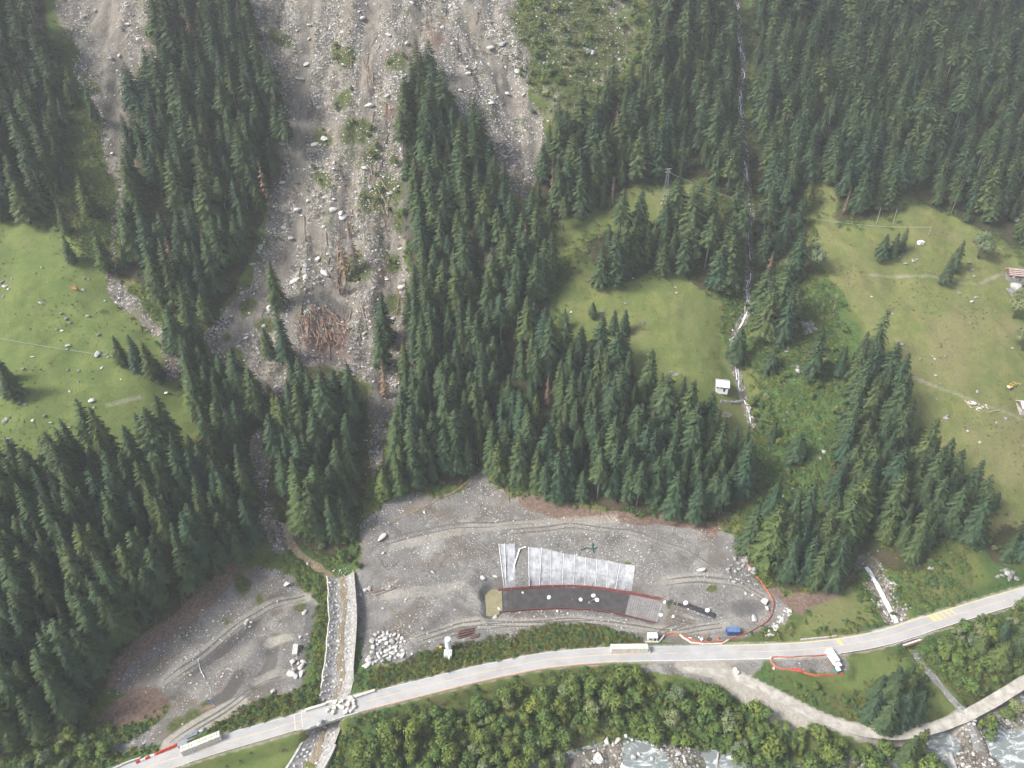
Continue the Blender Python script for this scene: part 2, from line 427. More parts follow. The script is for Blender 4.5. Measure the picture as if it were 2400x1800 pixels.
YARD_S = path_px([(1825, 1553), (1880, 1556), (1940, 1556), (1970, 1556)], [-.2, -.1, 0, .1], 2)
flatten(YARD_S, 3.2, 3.5, -0.05)
ENTRY = path_px([(400, 1745), (440, 1715), (500, 1680), (560, 1650)], [-.3, -.6, -1.2, -1.8], 2)
flatten(ENTRY, 3.2, 4.0, 0)

CH = [(800, 1352), (803, 1400), (806, 1450), (803, 1500), (798, 1550), (793, 1600), (785, 1645), (773, 1690), (755, 1740), (733, 1785), (705, 1830), (660, 1890)]
CHZ = [1.2, .6, -.2, -1.1, -2.0, -3.0, -3.9, -4.6, -5.6, -6.6, -7.6, -8.8]
ch_path = path_px(CH, CHZ, 2.0)
flatten(ch_path, 3.4, 3.6, -0.25)
MUD = [(672, 1230), (676, 1262), (690, 1290), (720, 1312), (748, 1330), (768, 1345), (790, 1368), (800, 1395)]
mud_path = path_px(MUD, step=2)
mud_path[:, 2] = np.minimum.accumulate(mud_path[:, 2])
mud_path[-6:, 2] = np.linspace(mud_path[-6, 2], .9, 6)
flatten(mud_path, 2.0, 3.5, -0.4)
RIVER = [(300, 2050, 12), (700, 1960, 13), (1100, 1905, 13), (1350, 1868, 15), (1500, 1850, 18), (1620, 1850, 15), (1800, 1868, 12), (2050, 1858, 12), (2200, 1825, 12), (2320, 1770, 13), (2420, 1715, 14), (2600, 1620, 15)]
RZ = [-11.6, -11.4, -11.2, -11, -10.9, -10.8, -10.6, -10.4, -10.2, -10, -9.8, -9.4]
rx_, ry_ = at_z(np.array([p[0] for p in RIVER]), np.array([p[1] for p in RIVER]), np.array(RZ))
river_path = resample(np.column_stack([rx_, ry_, RZ, [p[2] for p in RIVER]]), 2.5)
flatten(river_path, 'w', 6.0, -0.9)
dr_, zr_, wr_ = near_path(river_path, 20)
inr = dr_ < wr_
ZZ = np.where(inr, ZZ + fbm(XX, YY, 9, 61, 3) * 2.0 + .25, ZZ)
BROOK = [(2030, 1328), (2045, 1350), (2060, 1378), (2078, 1408), (2092, 1432), (2105, 1452)]
brook_path = path_px(BROOK, step=1.5)
brook_path[:, 2] = np.linspace(brook_path[0, 2], -.8, len(brook_path))
flatten(brook_path, 2.0, 4.5, -0.5)
BROOK2 = [(2120, 1500), (2165, 1560), (2210, 1615), (2255, 1665), (2280, 1705), (2290, 1760)]
brook2_path = path_px(BROOK2, [-1.6, -2.6, -3.8, -5.0, -6.8, -9.6], 2)
flatten(brook2_path, 2.2, 4.5, -0.3)
flatten(road_path, ROAD_HALF + .7, 2.5, -0.12)
# keep the torrent and brook open where the road bridges them
def reopen(path, idx, half, blend, dz):
    seg = path[idx]
    flatten(seg, half, blend, dz)
k0 = int(np.argmin(np.abs(project(*ch_path[:, :3].T)[1] - 1688)))
reopen(ch_path, slice(max(0, k0 - 6), k0 + 7), 3.4, 2.6, -.25)
_b = path_px([(2105, 1452), (2112, 1478), (2122, 1505)], [-.8, -1.1, -1.7], 1.5)
flatten(_b, 2.4, 2.0, -.4)

# ---------------------------------------------------------------- ground cover masks
PXV, PYV = project(XX, YY, ZZ)
FRONT = (YY > 60)
WPX, WPY = PXV + 34 * fbm(XX, YY, 26, 401, 4, .6), PYV + 30 * fbm(XX, YY, 26, 431, 4, .6)
def cover(*polys, k=1, warp=True):
    m = np.zeros(XX.shape, bool)
    for p in polys:
        m |= (inside(WPX, WPY, p) if warp else inside(PXV, PYV, p)) & FRONT
    return blur(m.astype(float), k)
def along(path, half, soft_):
    d, z, w = near_path(path, half + soft_ + 2)
    return 1 - smooth01((d - half) / soft_)
m_meadow = cover(meadow_left, meadow_mid, meadow_pylon, meadow_right, meadow_wedge, meadow_low, meadow_low2, meadow_low3, meadow_bl, hut_yard, k=2)
m_forest = cover(*[p for k_, p in FOREST.items() if k_ not in ('sparse', 'stream')], V((560, 900), (600, 830), (650, 790), (705, 780), (790, 830), (790, 900)), k=2)
m_forest = np.maximum(m_forest, smooth01((YY - 545) / 20))
m_scree = cover(slide, gully_left, gully_low, chute, runout, runout2, torrent_mud, k=1)
m_scree = np.maximum(m_scree, along(wf_path, 1.0, 2.5))
m_scree = np.maximum(m_scree, np.where(inr, 1.0, 0))
m_scree = np.maximum(m_scree, along(brook_path, 3.5, 3))
m_gravel = np.maximum(cover(site, site_left, k=1, warp=False) * .55, cover(site, site_left, k=1) * .9)
m_gravel = np.clip(m_gravel * 1.25, 0, 1)
m_gravel = np.maximum(m_gravel, along(LAYBY, 3.0, 1.5))
m_gravel = np.maximum(m_gravel, along(YARD_S, 2.6, 1.5))
m_gravel = np.maximum(m_gravel, cover([(1440, 1552), (1560, 1578), (1680, 1612), (1740, 1610), (1800, 1565), (1810, 1545), (1700, 1543)], k=1))
m_sand = np.maximum(along(track_path, 2.3, 1.2), along(path_px([(1330 * K, 1120 * K), (1200 * K, 1130 * K), (1050 * K, 1135 * K), (950 * K, 1155 * K), (850 * K, 1180 * K)], step=3), 1.6, 2) * .5)
m_sand = np.maximum(m_sand, along(ENTRY, 2.5, 2) * .8)
m_sand = np.maximum(m_sand, along(path_px(V((1530, 1430), (1580, 1470), (1650, 1520), (1720, 1560)), step=3), 3.2, 3) * .7)
m_sand = np.maximum(m_sand, 1.0 * cover(V((566, 1392), (580, 1378), (610, 1370), (640, 1368), (636, 1384), (600, 1392), (578, 1404), (566, 1402)), k=1, warp=False))
m_sand = np.maximum(m_sand, along(road_path, ROAD_HALF + .8, 1.0) * .55)
for pts, v_ in (([(1560, 1362), (1650, 1352), (1740, 1368), (1795, 1402)], .5), ([(975, 1500), (1080, 1460), (1200, 1462), (1350, 1452), (1480, 1470), (1600, 1480), (1700, 1465)], .55), ([(900, 1395), (1000, 1385), (1060, 1375)], .5), ([(380, 1600), (470, 1540), (560, 1460), (640, 1412), (720, 1400)], .55), ([(600, 1600), (640, 1580), (690, 1575)], .5), ([(1170, 1255), (1330, 1235), (1480, 1250), (1600, 1290), (1680, 1340)], .4)):
    m_sand = np.maximum(m_sand, along(path_px(pts, step=3), 1.6, 2.2) * v_)
for pts in ([(2060, 860), (2180, 900), (2280, 940), (2400, 985)], [(2040, 645), (2200, 648), (2290, 670), (2350, 640)], [(250, 950), (330, 930)]):
    m_sand = np.maximum(m_sand, along(path_px(pts, step=3), .8, 1.2) * .45)
m_brown = cover(brown_strip, brown_patch, brown_base, brown_right, k=1)
def blobs(pts):
    m = np.zeros(XX.shape)
    for x, y, r_ in pts:
        m = np.maximum(m, np.exp(-((np.nan_to_num(WPX) - x * K) ** 2 + (np.nan_to_num(WPY) - y * K) ** 2) / (r_ * K) ** 2))
    return m * FRONT
m_brown = np.maximum(m_brown, .62 * blobs([(430, 410, 40), (445, 455, 35), (690, 710, 45), (730, 740, 50), (700, 760, 45), (860, 120, 40), (940, 90, 35), (900, 620, 40), (890, 690, 30), (870, 740, 25), (820, 600, 45), (760, 560, 40), (780, 170, 35), (850, 240, 40), (820, 700, 30)]))
m_brown = np.maximum(m_brown, .5 * blobs([(400, 1460, 45), (470, 1400, 35), (540, 1340, 35), (330, 1540, 40), (600, 1300, 30), (490, 1480, 30), (1150, 1095, 40), (890, 1110, 25)]))
m_scrub = blobs([(775, 285, 40), (850, 400, 45), (815, 430, 40), (880, 470, 38), (700, 290, 28), (735, 120, 30), (760, 590, 45), (850, 560, 35), (605, 80, 25), (545, 660, 25), (585, 700, 22), (810, 330, 30), (690, 380, 25), (740, 210, 28), (860, 130, 30), (1150, 60, 60), (1180, 150, 50), (1240, 200, 60), (1300, 100, 70), (1280, 40, 50), (150, 230, 40), (180, 300, 30), (330, 60, 25), (310, 150, 25), (205, 170, 25), (850, 660, 25), (520, 780, 30), (500, 740, 18), (520, 1262, 26), (560, 1285, 14), (600, 1372, 14), (425, 1545, 26), (390, 1560, 24), (455, 1520, 18), (640, 1300, 16), (480, 1330, 12), (1530, 1270, 16), (1440, 1305, 14), (1370, 1240, 12)])
m_mud = along(path_px(V((655, -30), (665, 100), (652, 200), (640, 330), (662, 420), (640, 520), (600, 600), (540, 680), (490, 745)), step=3), 2.6, 3.5)
for pts, w_ in ((V((862, 470), (858, 560), (845, 640), (832, 720), (822, 790), (812, 900)), 2.5), (V((815, -30), (800, 60), (788, 170), (800, 250)), 2.5), (V((215, -30), (250, 120), (268, 250), (262, 360)), 6), (V((1010, 20), (1060, 120), (1110, 240)), 2.5), (V((900, 20), (890, 120), (870, 260)), 1.5), (V((720, 640), (740, 700), (700, 640)), 3)):
    m_mud = np.maximum(m_mud, along(path_px(pts, step=3), w_, 4))
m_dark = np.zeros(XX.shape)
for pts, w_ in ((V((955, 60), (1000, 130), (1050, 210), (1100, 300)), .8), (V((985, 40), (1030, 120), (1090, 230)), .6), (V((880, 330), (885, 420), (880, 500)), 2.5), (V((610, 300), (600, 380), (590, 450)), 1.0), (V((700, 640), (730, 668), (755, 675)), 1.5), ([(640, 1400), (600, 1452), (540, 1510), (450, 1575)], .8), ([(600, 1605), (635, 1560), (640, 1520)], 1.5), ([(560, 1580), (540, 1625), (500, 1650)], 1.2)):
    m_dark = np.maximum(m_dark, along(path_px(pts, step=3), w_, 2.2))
m_scree = np.maximum(m_scree, .50 * cover(meadow_top, k=4))
m_mud = np.maximum(m_mud, .5 * cover(site_left, k=2))
m_dry = np.clip(cover(meadow_right, k=3) + .45 * cover(meadow_mid, meadow_pylon, k=3) + .5 * cover(meadow_wedge, meadow_low, meadow_low3, k=2), 0, 1)
m_lush = np.clip(1 - m_meadow - m_scree - m_gravel, 0, 1) * (0.5 + 1.1 * fbm(XX, YY, 30, 77, 3))
m_lush = np.clip(m_lush + .8 * cover(FOREST['sparse'], FOREST['stream'], k=2), 0, 1)
m_brown = np.maximum(m_brown, .25 * cover(V((760, 250), (880, 240), (890, 560), (900, 640), (800, 660), (690, 640), (720, 480)), V((880, 20), (960, 20), (940, 130), (890, 140)), k=3))
m_wet_shade = cover(V((640, 1290), (680, 1300), (678, 1440), (655, 1460), (648, 1350)), V((1560, 1290), (1640, 1300), (1640, 1330), (1580, 1340)), k=2)  # wet gravel in the left yard; second patch paints a pit's shade
m_wet_shade = np.maximum(m_wet_shade, along(mud_path, 2.5, 2) * .3)

# ---------------------------------------------------------------- small helpers for materials
class N:
    def __init__(s, name):
        s.m = bpy.data.materials.new(name)
        s.m.use_nodes = True
        s.t = s.m.node_tree
        s.t.nodes.clear()
        s.out = s.t.nodes.new('ShaderNodeOutputMaterial')
        s.b = s.t.nodes.new('ShaderNodeBsdfPrincipled')
        s.b.inputs['Specular IOR Level'].default_value = 0.25
        s.t.links.new(s.b.outputs[0], s.out.inputs['Surface'])
        s.co = None
    def link(s, a, b):
        s.t.links.new(a, b)
    def coord(s, kind='Object'):
        if s.co is None:
            s.co = s.t.nodes.new('ShaderNodeTexCoord')
        return s.co.outputs[kind]
    def noise(s, scale, detail=4, rough=.55, vec=None, dist=0.0, stretch=None):
        nd = s.t.nodes.new('ShaderNodeTexNoise')
        nd.inputs['Scale'].default_value = scale
        nd.inputs['Detail'].default_value = detail
        nd.inputs['Roughness'].default_value = rough
        nd.inputs['Distortion'].default_value = dist
        v = s.coord() if vec is None else vec
        if stretch:
            mp = s.t.nodes.new('ShaderNodeMapping')
            mp.inputs['Scale'].default_value = stretch
            s.link(v, mp.inputs['Vector'])
            v = mp.outputs[0]
        s.link(v, nd.inputs['Vector'])
        return nd.outputs['Fac']
    def voro(s, scale, out='Distance', feature='F1', rnd=1.0):
        nd = s.t.nodes.new('ShaderNodeTexVoronoi')
        nd.feature = feature
        nd.inputs['Scale'].default_value = scale
        nd.inputs['Randomness'].default_value = rnd
        s.link(s.coord(), nd.inputs['Vector'])
        return nd.outputs[out]
    def attr(s, name, out='Fac'):
        nd = s.t.nodes.new('ShaderNodeAttribute')
        nd.attribute_name = name
        return nd.outputs[out]
    def math(s, op, a, b=None, clamp=False):
        nd = s.t.nodes.new('ShaderNodeMath')
        nd.operation = op
        nd.use_clamp = clamp
        for k, v in enumerate((a, b)):
            if v is None:
                continue
            if isinstance(v, (int, float)):
                nd.inputs[k].default_value = v
            else:
                s.link(v, nd.inputs[k])
        return nd.outputs[0]
    def remap(s, v, a, b, c=0.0, d=1.0):
        nd = s.t.nodes.new('ShaderNodeMapRange')
        nd.interpolation_type = 'SMOOTHSTEP'
        for k, x in zip((1, 2, 3, 4), (a, b, c, d)):
            nd.inputs[k].default_value = x
        s.link(v, nd.inputs[0])
        return nd.outputs[0]
    def mix(s, f, a, b, mode='MIX'):
        nd = s.t.nodes.new('ShaderNodeMix')
        nd.data_type = 'RGBA'
        nd.blend_type = mode
        for k, v in ((0, f), (6, a), (7, b)):
            if isinstance(v, (int, float)):
                nd.inputs[k].default_value = v
            elif isinstance(v, (tuple, list)):
                nd.inputs[k].default_value = (*v, 1)
            else:
                s.link(v, nd.inputs[k])
        return nd.outputs[2]
    def color(s, c):
        if isinstance(c, (tuple, list)):
            s.b.inputs['Base Color'].default_value = (*c, 1)
        else:
            s.link(c, s.b.inputs['Base Color'])
    def set(s, **kw):
        for k, v in kw.items():
            k = k.replace('_', ' ').title() if k != 'ior' else 'IOR'
            if isinstance(v, (int, float)):
                s.b.inputs[k].default_value = v
            else:
                s.link(v, s.b.inputs[k])
    def bump(s, h, dist=.1, strength=.6):
        nd = s.t.nodes.new('ShaderNodeBump')
        nd.inputs['Strength'].default_value = strength
        nd.inputs['Distance'].default_value = dist
        s.link(h, nd.inputs['Height'])
        s.link(nd.outputs[0], s.b.inputs['Normal'])
    def rnd(s):
        nd = s.t.nodes.new('ShaderNodeObjectInfo')
        return nd.outputs['Random']

def plain(name, col, rough=.8, var=.25, scale=1.5, bump=.02, metallic=0.0, rnd=0.0):
    m = N(name)
    n1 = m.noise(scale, 5, .6)
    dark = tuple(c * (1 - var) for c in col)
    lite = tuple(min(.95, c * (1 + var)) for c in col)
    c = m.mix(m.remap(n1, .3, .7), dark, lite)
    if rnd:
        c = m.mix(m.math('MULTIPLY', m.rnd(), rnd), c, tuple(x * .55 for x in col))
    m.color(c)
    m.set(roughness=rough, metallic=metallic)
    if bump:
        m.bump(m.noise(scale * 4, 4), bump)
    return m.m

# ---- ground
g = N('ground')
fine = g.noise(.9, 4, .7)
mid = g.noise(.12, 4, .6)
big = g.noise(.025, 4, .55)
grain = g.noise(4.0, 2, .7)
grass = g.mix(g.remap(mid, .35, .65), (.078, .108, .030), (.148, .156, .046))
grass = g.mix(g.remap(fine, .45, .75), grass, (.062, .090, .026))
grass = g.mix(g.math('MULTIPLY', g.remap(g.noise(.04, 5, .7, dist=.7), .54, .66), .6), grass, (.165, .125, .078))
lush = g.mix(g.remap(fine, .35, .65), (.036, .076, .022), (.092, .138, .038))
dry = g.attr('cover_c', 'Alpha')
mead = g.mix(dry, g.mix(g.remap(mid, .35, .66), (.100, .146, .038), (.158, .188, .058)), g.mix(g.remap(mid, .35, .66), (.128, .145, .046), (.195, .188, .068)))
mead = g.mix(g.remap(g.noise(.35, 5, .65, stretch=(1, .45, 1)), .42, .72), mead, (.112, .145, .042))
mead = g.mix(g.math('MULTIPLY', g.remap(big, .5, .7), g.math('ADD', g.math('MULTIPLY', dry, .8), .1)), mead, (.200, .178, .082))
mead = g.mix(g.math('MULTIPLY', g.remap(fine, .48, .70), .6), mead, (.080, .110, .034))
mead = g.mix(g.math('MULTIPLY', g.remap(grain, .5, .72), .4), mead, (.215, .215, .085))
mead = g.mix(g.math('MULTIPLY', g.remap(g.noise(.06, 6, .7), .55, .66), .5), mead, (.075, .105, .034))
ffloor = g.mix(g.remap(mid, .4, .62), (.040, .050, .020), (.075, .058, .036))
ffloor = g.mix(g.remap(fine, .5, .7), ffloor, (.028, .036, .016))
stones = g.voro(.75, 'Color')
sv = g.t.nodes.new('ShaderNodeSeparateColor')
g.link(stones, sv.inputs[0])
svd = g.voro(.75, 'Distance')
grey = g.mix(g.remap(mid, .3, .7), (.150, .132, .108), (.258, .233, .198))
streak = g.noise(.07, 4, .6, stretch=(2.6, .28, .28))
scree = g.mix(g.remap(streak, .46, .62), grey, (.235, .205, .162))
scree = g.mix(g.math('MULTIPLY', g.remap(g.noise(.05, 5, .65, stretch=(2.2, .35, .35), dist=.4), .50, .62), .85), scree, (.115, .107, .096))
scree = g.mix(g.math('MULTIPLY', g.remap(grain, .45, .7), .8), scree, (.150, .140, .124))
scree = g.mix(g.math('MULTIPLY', g.math('MULTIPLY', g.remap(sv.outputs[0], .74, .8), g.remap(svd, .46, .34)), g.remap(g.noise(.06, 4, .6), .45, .6)), scree, (.42, .41, .39))
def cells(base, scale, lo, hi, edge_dark):
    cs = g.t.nodes.new('ShaderNodeSeparateColor')
    g.link(g.voro(scale, 'Color'), cs.inputs[0])
    ed = g.remap(g.voro(scale, 'Distance', 'DISTANCE_TO_EDGE'), .02, .11, edge_dark, 1.0)
    br = g.math('MULTIPLY', g.remap(cs.outputs[0], 0, 1, lo, hi), ed)
    cmb = g.t.nodes.new('ShaderNodeCombineColor')
    for k_ in range(3):
        g.link(br, cmb.inputs[k_])
    return g.mix(1.0, base, cmb.outputs[0], 'MULTIPLY'), br
rocky, br1 = cells(scree, .8, .62, 1.75, .55)
rocky, br2 = cells(rocky, 2.1, .70, 1.45, .70)
scree = g.mix(g.remap(g.noise(.09, 4, .6, stretch=(1.6, .5, .5)), .38, .56), scree, rocky)
scree = g.mix(g.math('MULTIPLY', g.remap(g.noise(.05, 5, .65), .53, .62), g.remap(fine, .42, .6)), scree, (.085, .100, .040))
scree = g.mix(g.math('MULTIPLY', g.remap(g.noise(.075, 4, .6, dist=.6), .56, .68), .6), scree, (.185, .140, .100))
grav = g.mix(g.remap(mid, .35, .7), (.165, .156, .143), (.235, .222, .203))
grav = g.mix(g.remap(fine, .5, .75), grav, (.132, .124, .112))
grav = g.mix(g.math('MULTIPLY', g.remap(g.noise(.045, 5, .65, dist=.8), .47, .62), .75), grav, (.145, .120, .094))
grav = g.mix(g.math('MULTIPLY', g.remap(g.noise(.13, 5, .7, dist=1.2), .56, .64), .6), grav, (.098, .092, .084))
grav = g.mix(g.math('MULTIPLY', g.remap(g.noise(.07, 5, .6, dist=.5), .54, .66), .5), grav, (.31, .29, .26))
grr, br3 = cells(grav, 2.6, .74, 1.35, .75)
grav = g.mix(g.remap(g.noise(.1, 4, .6), .36, .6), grav, grr)
sv2 = g.voro(1.7, 'Color')
sp2 = g.t.nodes.new('ShaderNodeSeparateColor')
g.link(sv2, sp2.inputs[0])
grav = g.mix(g.math('MULTIPLY', g.math('MULTIPLY', g.remap(sp2.outputs[0], .80, .84), g.remap(g.voro(1.7), .40, .28)), g.remap(g.noise(.09, 4), .42, .58)), grav, (.52, .51, .49))
sand = g.mix(g.remap(fine, .35, .7), (.300, .272, .222), (.390, .360, .305))
brown = g.mix(g.remap(fine, .35, .65), (.120, .082, .062), (.215, .150, .115))
a1, a2 = g.attr('cover_a', 'Color'), g.attr('cover_b', 'Color')
s1 = g.t.nodes.new('ShaderNodeSeparateColor'); g.link(a1, s1.inputs[0])
s2 = g.t.nodes.new('ShaderNodeSeparateColor'); g.link(a2, s2.inputs[0])
al1, al2 = g.attr('cover_a', 'Alpha'), g.attr('cover_b', 'Alpha')
edge = g.math('MULTIPLY', g.math('SUBTRACT', g.math('ADD', g.math('MULTIPLY', mid, .5), g.math('MULTIPLY', fine, .5)), .5), 1.5)
def fac(ch, lo=.38, hi=.62):
    return g.remap(g.math('ADD', ch, edge), lo, hi)
col = g.mix(fac(al2, .35, .7), grass, lush)
col = g.mix(fac(s1.outputs[0]), col, mead)
col = g.mix(fac(s1.outputs[1]), col, ffloor)
col = g.mix(fac(s1.outputs[2]), col, scree)
col = g.mix(fac(al1), col, grav)
col = g.mix(fac(s2.outputs[1]), col, brown)
a3 = g.attr('cover_c', 'Color')
s3 = g.t.nodes.new('ShaderNodeSeparateColor'); g.link(a3, s3.inputs[0])
mudc = g.mix(g.remap(g.noise(.3, 5, .65, stretch=(1.6, .4, .4)), .35, .68), (.185, .160, .128), (.275, .245, .202))
col = g.mix(g.math('MULTIPLY', fac(s3.outputs[0], .42, .8), .7), col, g.mix(g.math('MULTIPLY', g.remap(grain, .45, .68), .7), mudc, (.135, .122, .103)))
col = g.mix(fac(s3.outputs[1], .40, .75), col, g.mix(g.remap(fine, .4, .62), (.050, .070, .024), (.115, .120, .042)))
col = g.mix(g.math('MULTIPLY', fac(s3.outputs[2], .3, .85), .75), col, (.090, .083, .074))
col = g.mix(g.remap(g.math('ADD', s2.outputs[0], g.math('MULTIPLY', edge, .4)), .25, .75), col, sand)
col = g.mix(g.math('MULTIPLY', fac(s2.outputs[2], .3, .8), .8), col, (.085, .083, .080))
g.color(col)
g.set(roughness=.95)
g.b.inputs['Specular IOR Level'].default_value = .1
g.bump(g.math('ADD', g.math('ADD', g.math('MULTIPLY', fine, .6), g.math('MULTIPLY', grain, .4)), g.math('MULTIPLY', g.math('MULTIPLY', br1, s1.outputs[2]), .5)), .55, .8)
M = {'ground': g.m}

def grid_mesh(name, X, Y, Z):
    ny, nx = X.shape
    me = bpy.data.meshes.new(name)
    vid = np.arange(nx * ny).reshape(ny, nx)
    quads = np.stack([vid[:-1, :-1], vid[:-1, 1:], vid[1:, 1:], vid[1:, :-1]], -1).reshape(-1, 4)
    me.vertices.add(nx * ny)
    me.vertices.foreach_set('co', np.column_stack([X.ravel(), Y.ravel(), Z.ravel()]).astype(np.float32).ravel())
    me.loops.add(quads.size)
    me.loops.foreach_set('vertex_index', quads.ravel().astype(np.int32))
    me.polygons.add(len(quads))
    me.polygons.foreach_set('loop_start', (np.arange(len(quads)) * 4).astype(np.int32))
    me.update(calc_edges=True)
    me.polygons.foreach_set('use_smooth', np.ones(len(quads), bool))
    return me

ter = grid_mesh('hillside', XX, YY, ZZ)
for nm, chans in (('cover_a', (m_meadow, m_forest, m_scree, m_gravel)), ('cover_b', (m_sand, m_brown, m_wet_shade, m_lush)), ('cover_c', (m_mud, m_scrub, m_dark, m_dry))):
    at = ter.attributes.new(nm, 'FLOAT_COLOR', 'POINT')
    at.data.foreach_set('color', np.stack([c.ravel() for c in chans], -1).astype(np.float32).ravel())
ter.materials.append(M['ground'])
terrain = bpy.data.objects.new('hillside_ground', ter)
C.objects.link(terrain)
terrain['kind'] = 'structure'
terrain['label'] = 'steep alpine hillside with meadows, scree and gravel works down to the river'

# ---------------------------------------------------------------- object helpers
def mesh_from(name, verts, faces, mat=None, smooth=False, mats=None, midx=None):
    me = bpy.data.meshes.new(name)
    me.from_pydata([tuple(map(float, v)) for v in verts], [], faces)
    for m_ in (mats or ([mat] if mat else [])):
        me.materials.append(m_)
    if midx is not None:
        me.polygons.foreach_set('material_index', np.array(midx, np.int32))
    if smooth:
        me.polygons.foreach_set('use_smooth', np.ones(len(me.polygons), bool))
    me.update()
    return me

def obj(name, me, parent=None, loc=None, rot=None, scale=None):
    o = bpy.data.objects.new(name, me)
    C.objects.link(o)
    if parent is not None:
        o.parent = parent
    if loc is not None:
        o.location = loc
    if rot is not None:
        o.rotation_euler = rot
    if scale is not None:
        o.scale = scale
    return o

def tag(o, label, cat, group=None, kind=None):
    o['label'] = label
    if cat:
        o['category'] = cat
    if group:
        o['group'] = group
    if kind:
        o['kind'] = kind
    return o

def thing(name, label, cat, loc=(0, 0, 0), rotz=0.0, group=None, scale=None):
    o = obj(name, None, None, loc, (0, 0, rotz), scale)
    o.empty_display_size = .5
    return tag(o, label, cat, group)

class MB:
    """collects boxes, tubes and quads into one mesh"""
    def __init__(s):
        s.v, s.f = [], []
    def add(s, vs, fs):
        b = len(s.v)
        s.v += [tuple(v) for v in vs]
        s.f += [tuple(i + b for i in f) for f in fs]
        return s
    def box(s, c, size, rz=0.0, tilt=None, bevel=0.0):
        hx, hy, hz_ = size[0] / 2, size[1] / 2, size[2] / 2
        if bevel:
            b = bevel
            ring = [(hx - b, hy), (-hx + b, hy), (-hx, hy - b), (-hx, -hy + b), (-hx + b, -hy), (hx - b, -hy), (hx, -hy + b), (hx, hy - b)]
            pts = [(x, y, -hz_) for x, y in ring] + [(x, y, hz_ - b) for x, y in ring] + [(x * (1 - b / hx), y * (1 - b / hy), hz_) for x, y in ring]
            fs = [tuple(range(7, -1, -1)), tuple(range(16, 24))]
            for l in (0, 8):
                fs += [(l + i, l + (i + 1) % 8, l + 8 + (i + 1) % 8, l + 8 + i) for i in range(8)]
        else:
            pts = [(x, y, z) for z in (-hz_, hz_) for x, y in ((-hx, -hy), (hx, -hy), (hx, hy), (-hx, hy))]
            fs = [(3, 2, 1, 0), (4, 5, 6, 7), (0, 1, 5, 4), (1, 2, 6, 5), (2, 3, 7, 6), (3, 0, 4, 7)]
        m_ = Matrix.Rotation(rz, 4, 'Z')
        if tilt:
            m_ = m_ @ Matrix.Rotation(tilt[0], 4, 'X') @ Matrix.Rotation(tilt[1], 4, 'Y')
        return s.add([m_ @ Vector(p) + Vector(c) for p in pts], fs)
    def tube(s, pts, r0, r1=None, n=7, cap=True):
        r1 = r0 if r1 is None else r1
        pts = [Vector(p) for p in pts]
        rings = []
        for i, p in enumerate(pts):
            d = (pts[min(i + 1, len(pts) - 1)] - pts[max(i - 1, 0)]).normalized()
            a = d.orthogonal().normalized()
            b = d.cross(a)
            r = r0 + (r1 - r0) * i / max(1, len(pts) - 1)
            rings.append([p + (a * math.cos(2 * math.pi * k / n) + b * math.sin(2 * math.pi * k / n)) * r for k in range(n)])
        fs = []
        for i in range(len(pts) - 1):
            fs += [(i * n + k, i * n + (k + 1) % n, (i + 1) * n + (k + 1) % n, (i + 1) * n + k) for k in range(n)]
        if cap:
            fs += [tuple(range(n - 1, -1, -1)), tuple((len(pts) - 1) * n + k for k in range(n))]
        return s.add([v for r in rings for v in r], fs)
    def build(s, name, mat, parent=None, smooth=False, **kw):
        return obj(name, mesh_from(name, s.v, s.f, mat, smooth), parent, **kw)

# ---------------------------------------------------------------- foliage materials
def leaf_mat(name, a, b, c, rough=.75):
    m = N(name)
    t = m.attr('tint')
    col = m.mix(t, a, b)
    col = m.mix(m.math('MULTIPLY', m.rnd(), .75), col, c)
    r2 = m.math('FRACT', m.math('MULTIPLY', m.rnd(), 37.7))
    col = m.mix(1.0, col, m.mix(r2, (.78, .88, .88), (1.30, 1.14, .80)), 'MULTIPLY')
    m.color(col)
    m.set(roughness=rough)
    m.b.inputs['Specular IOR Level'].default_value = .2
    return m.m
M['needles'] = leaf_mat('spruce_needles', (.029, .056, .028), (.092, .124, .050), (.038, .076, .046))
M['larch'] = leaf_mat('larch_needles', (.055, .092, .032), (.110, .150, .052), (.085, .115, .040))
M['leaves'] = leaf_mat('alder_leaves', (.052, .092, .024), (.165, .198, .052), (.082, .145, .042))
M['willow'] = leaf_mat('willow_leaves', (.100, .135, .070), (.200, .230, .125), (.140, .180, .090))
M['under'] = leaf_mat('undergrowth_leaves', (.050, .085, .022), (.150, .165, .046), (.100, .115, .034))
M['under_dark'] = leaf_mat('nettle_leaves', (.034, .078, .026), (.078, .132, .044), (.050, .095, .032))
M['straw'] = leaf_mat('dry_grass', (.120, .115, .040), (.215, .190, .075), (.120, .085, .050))
M['dead'] = leaf_mat('dead_needles', (.170, .120, .100), (.250, .185, .155), (.150, .105, .090))
M['bark'] = plain('bark', (.135, .110, .092), .95, .35, 3, .03)
M['bark_pale'] = plain('pale_bark', (.300, .265, .235), .9, .25, 3, .02)
M['log'] = plain('stripped_log', (.300, .205, .145), .85, .35, 2, .02, rnd=.7)
M['log_red'] = plain('fallen_red_log', (.235, .135, .095), .9, .35, 2, .02, rnd=.6)

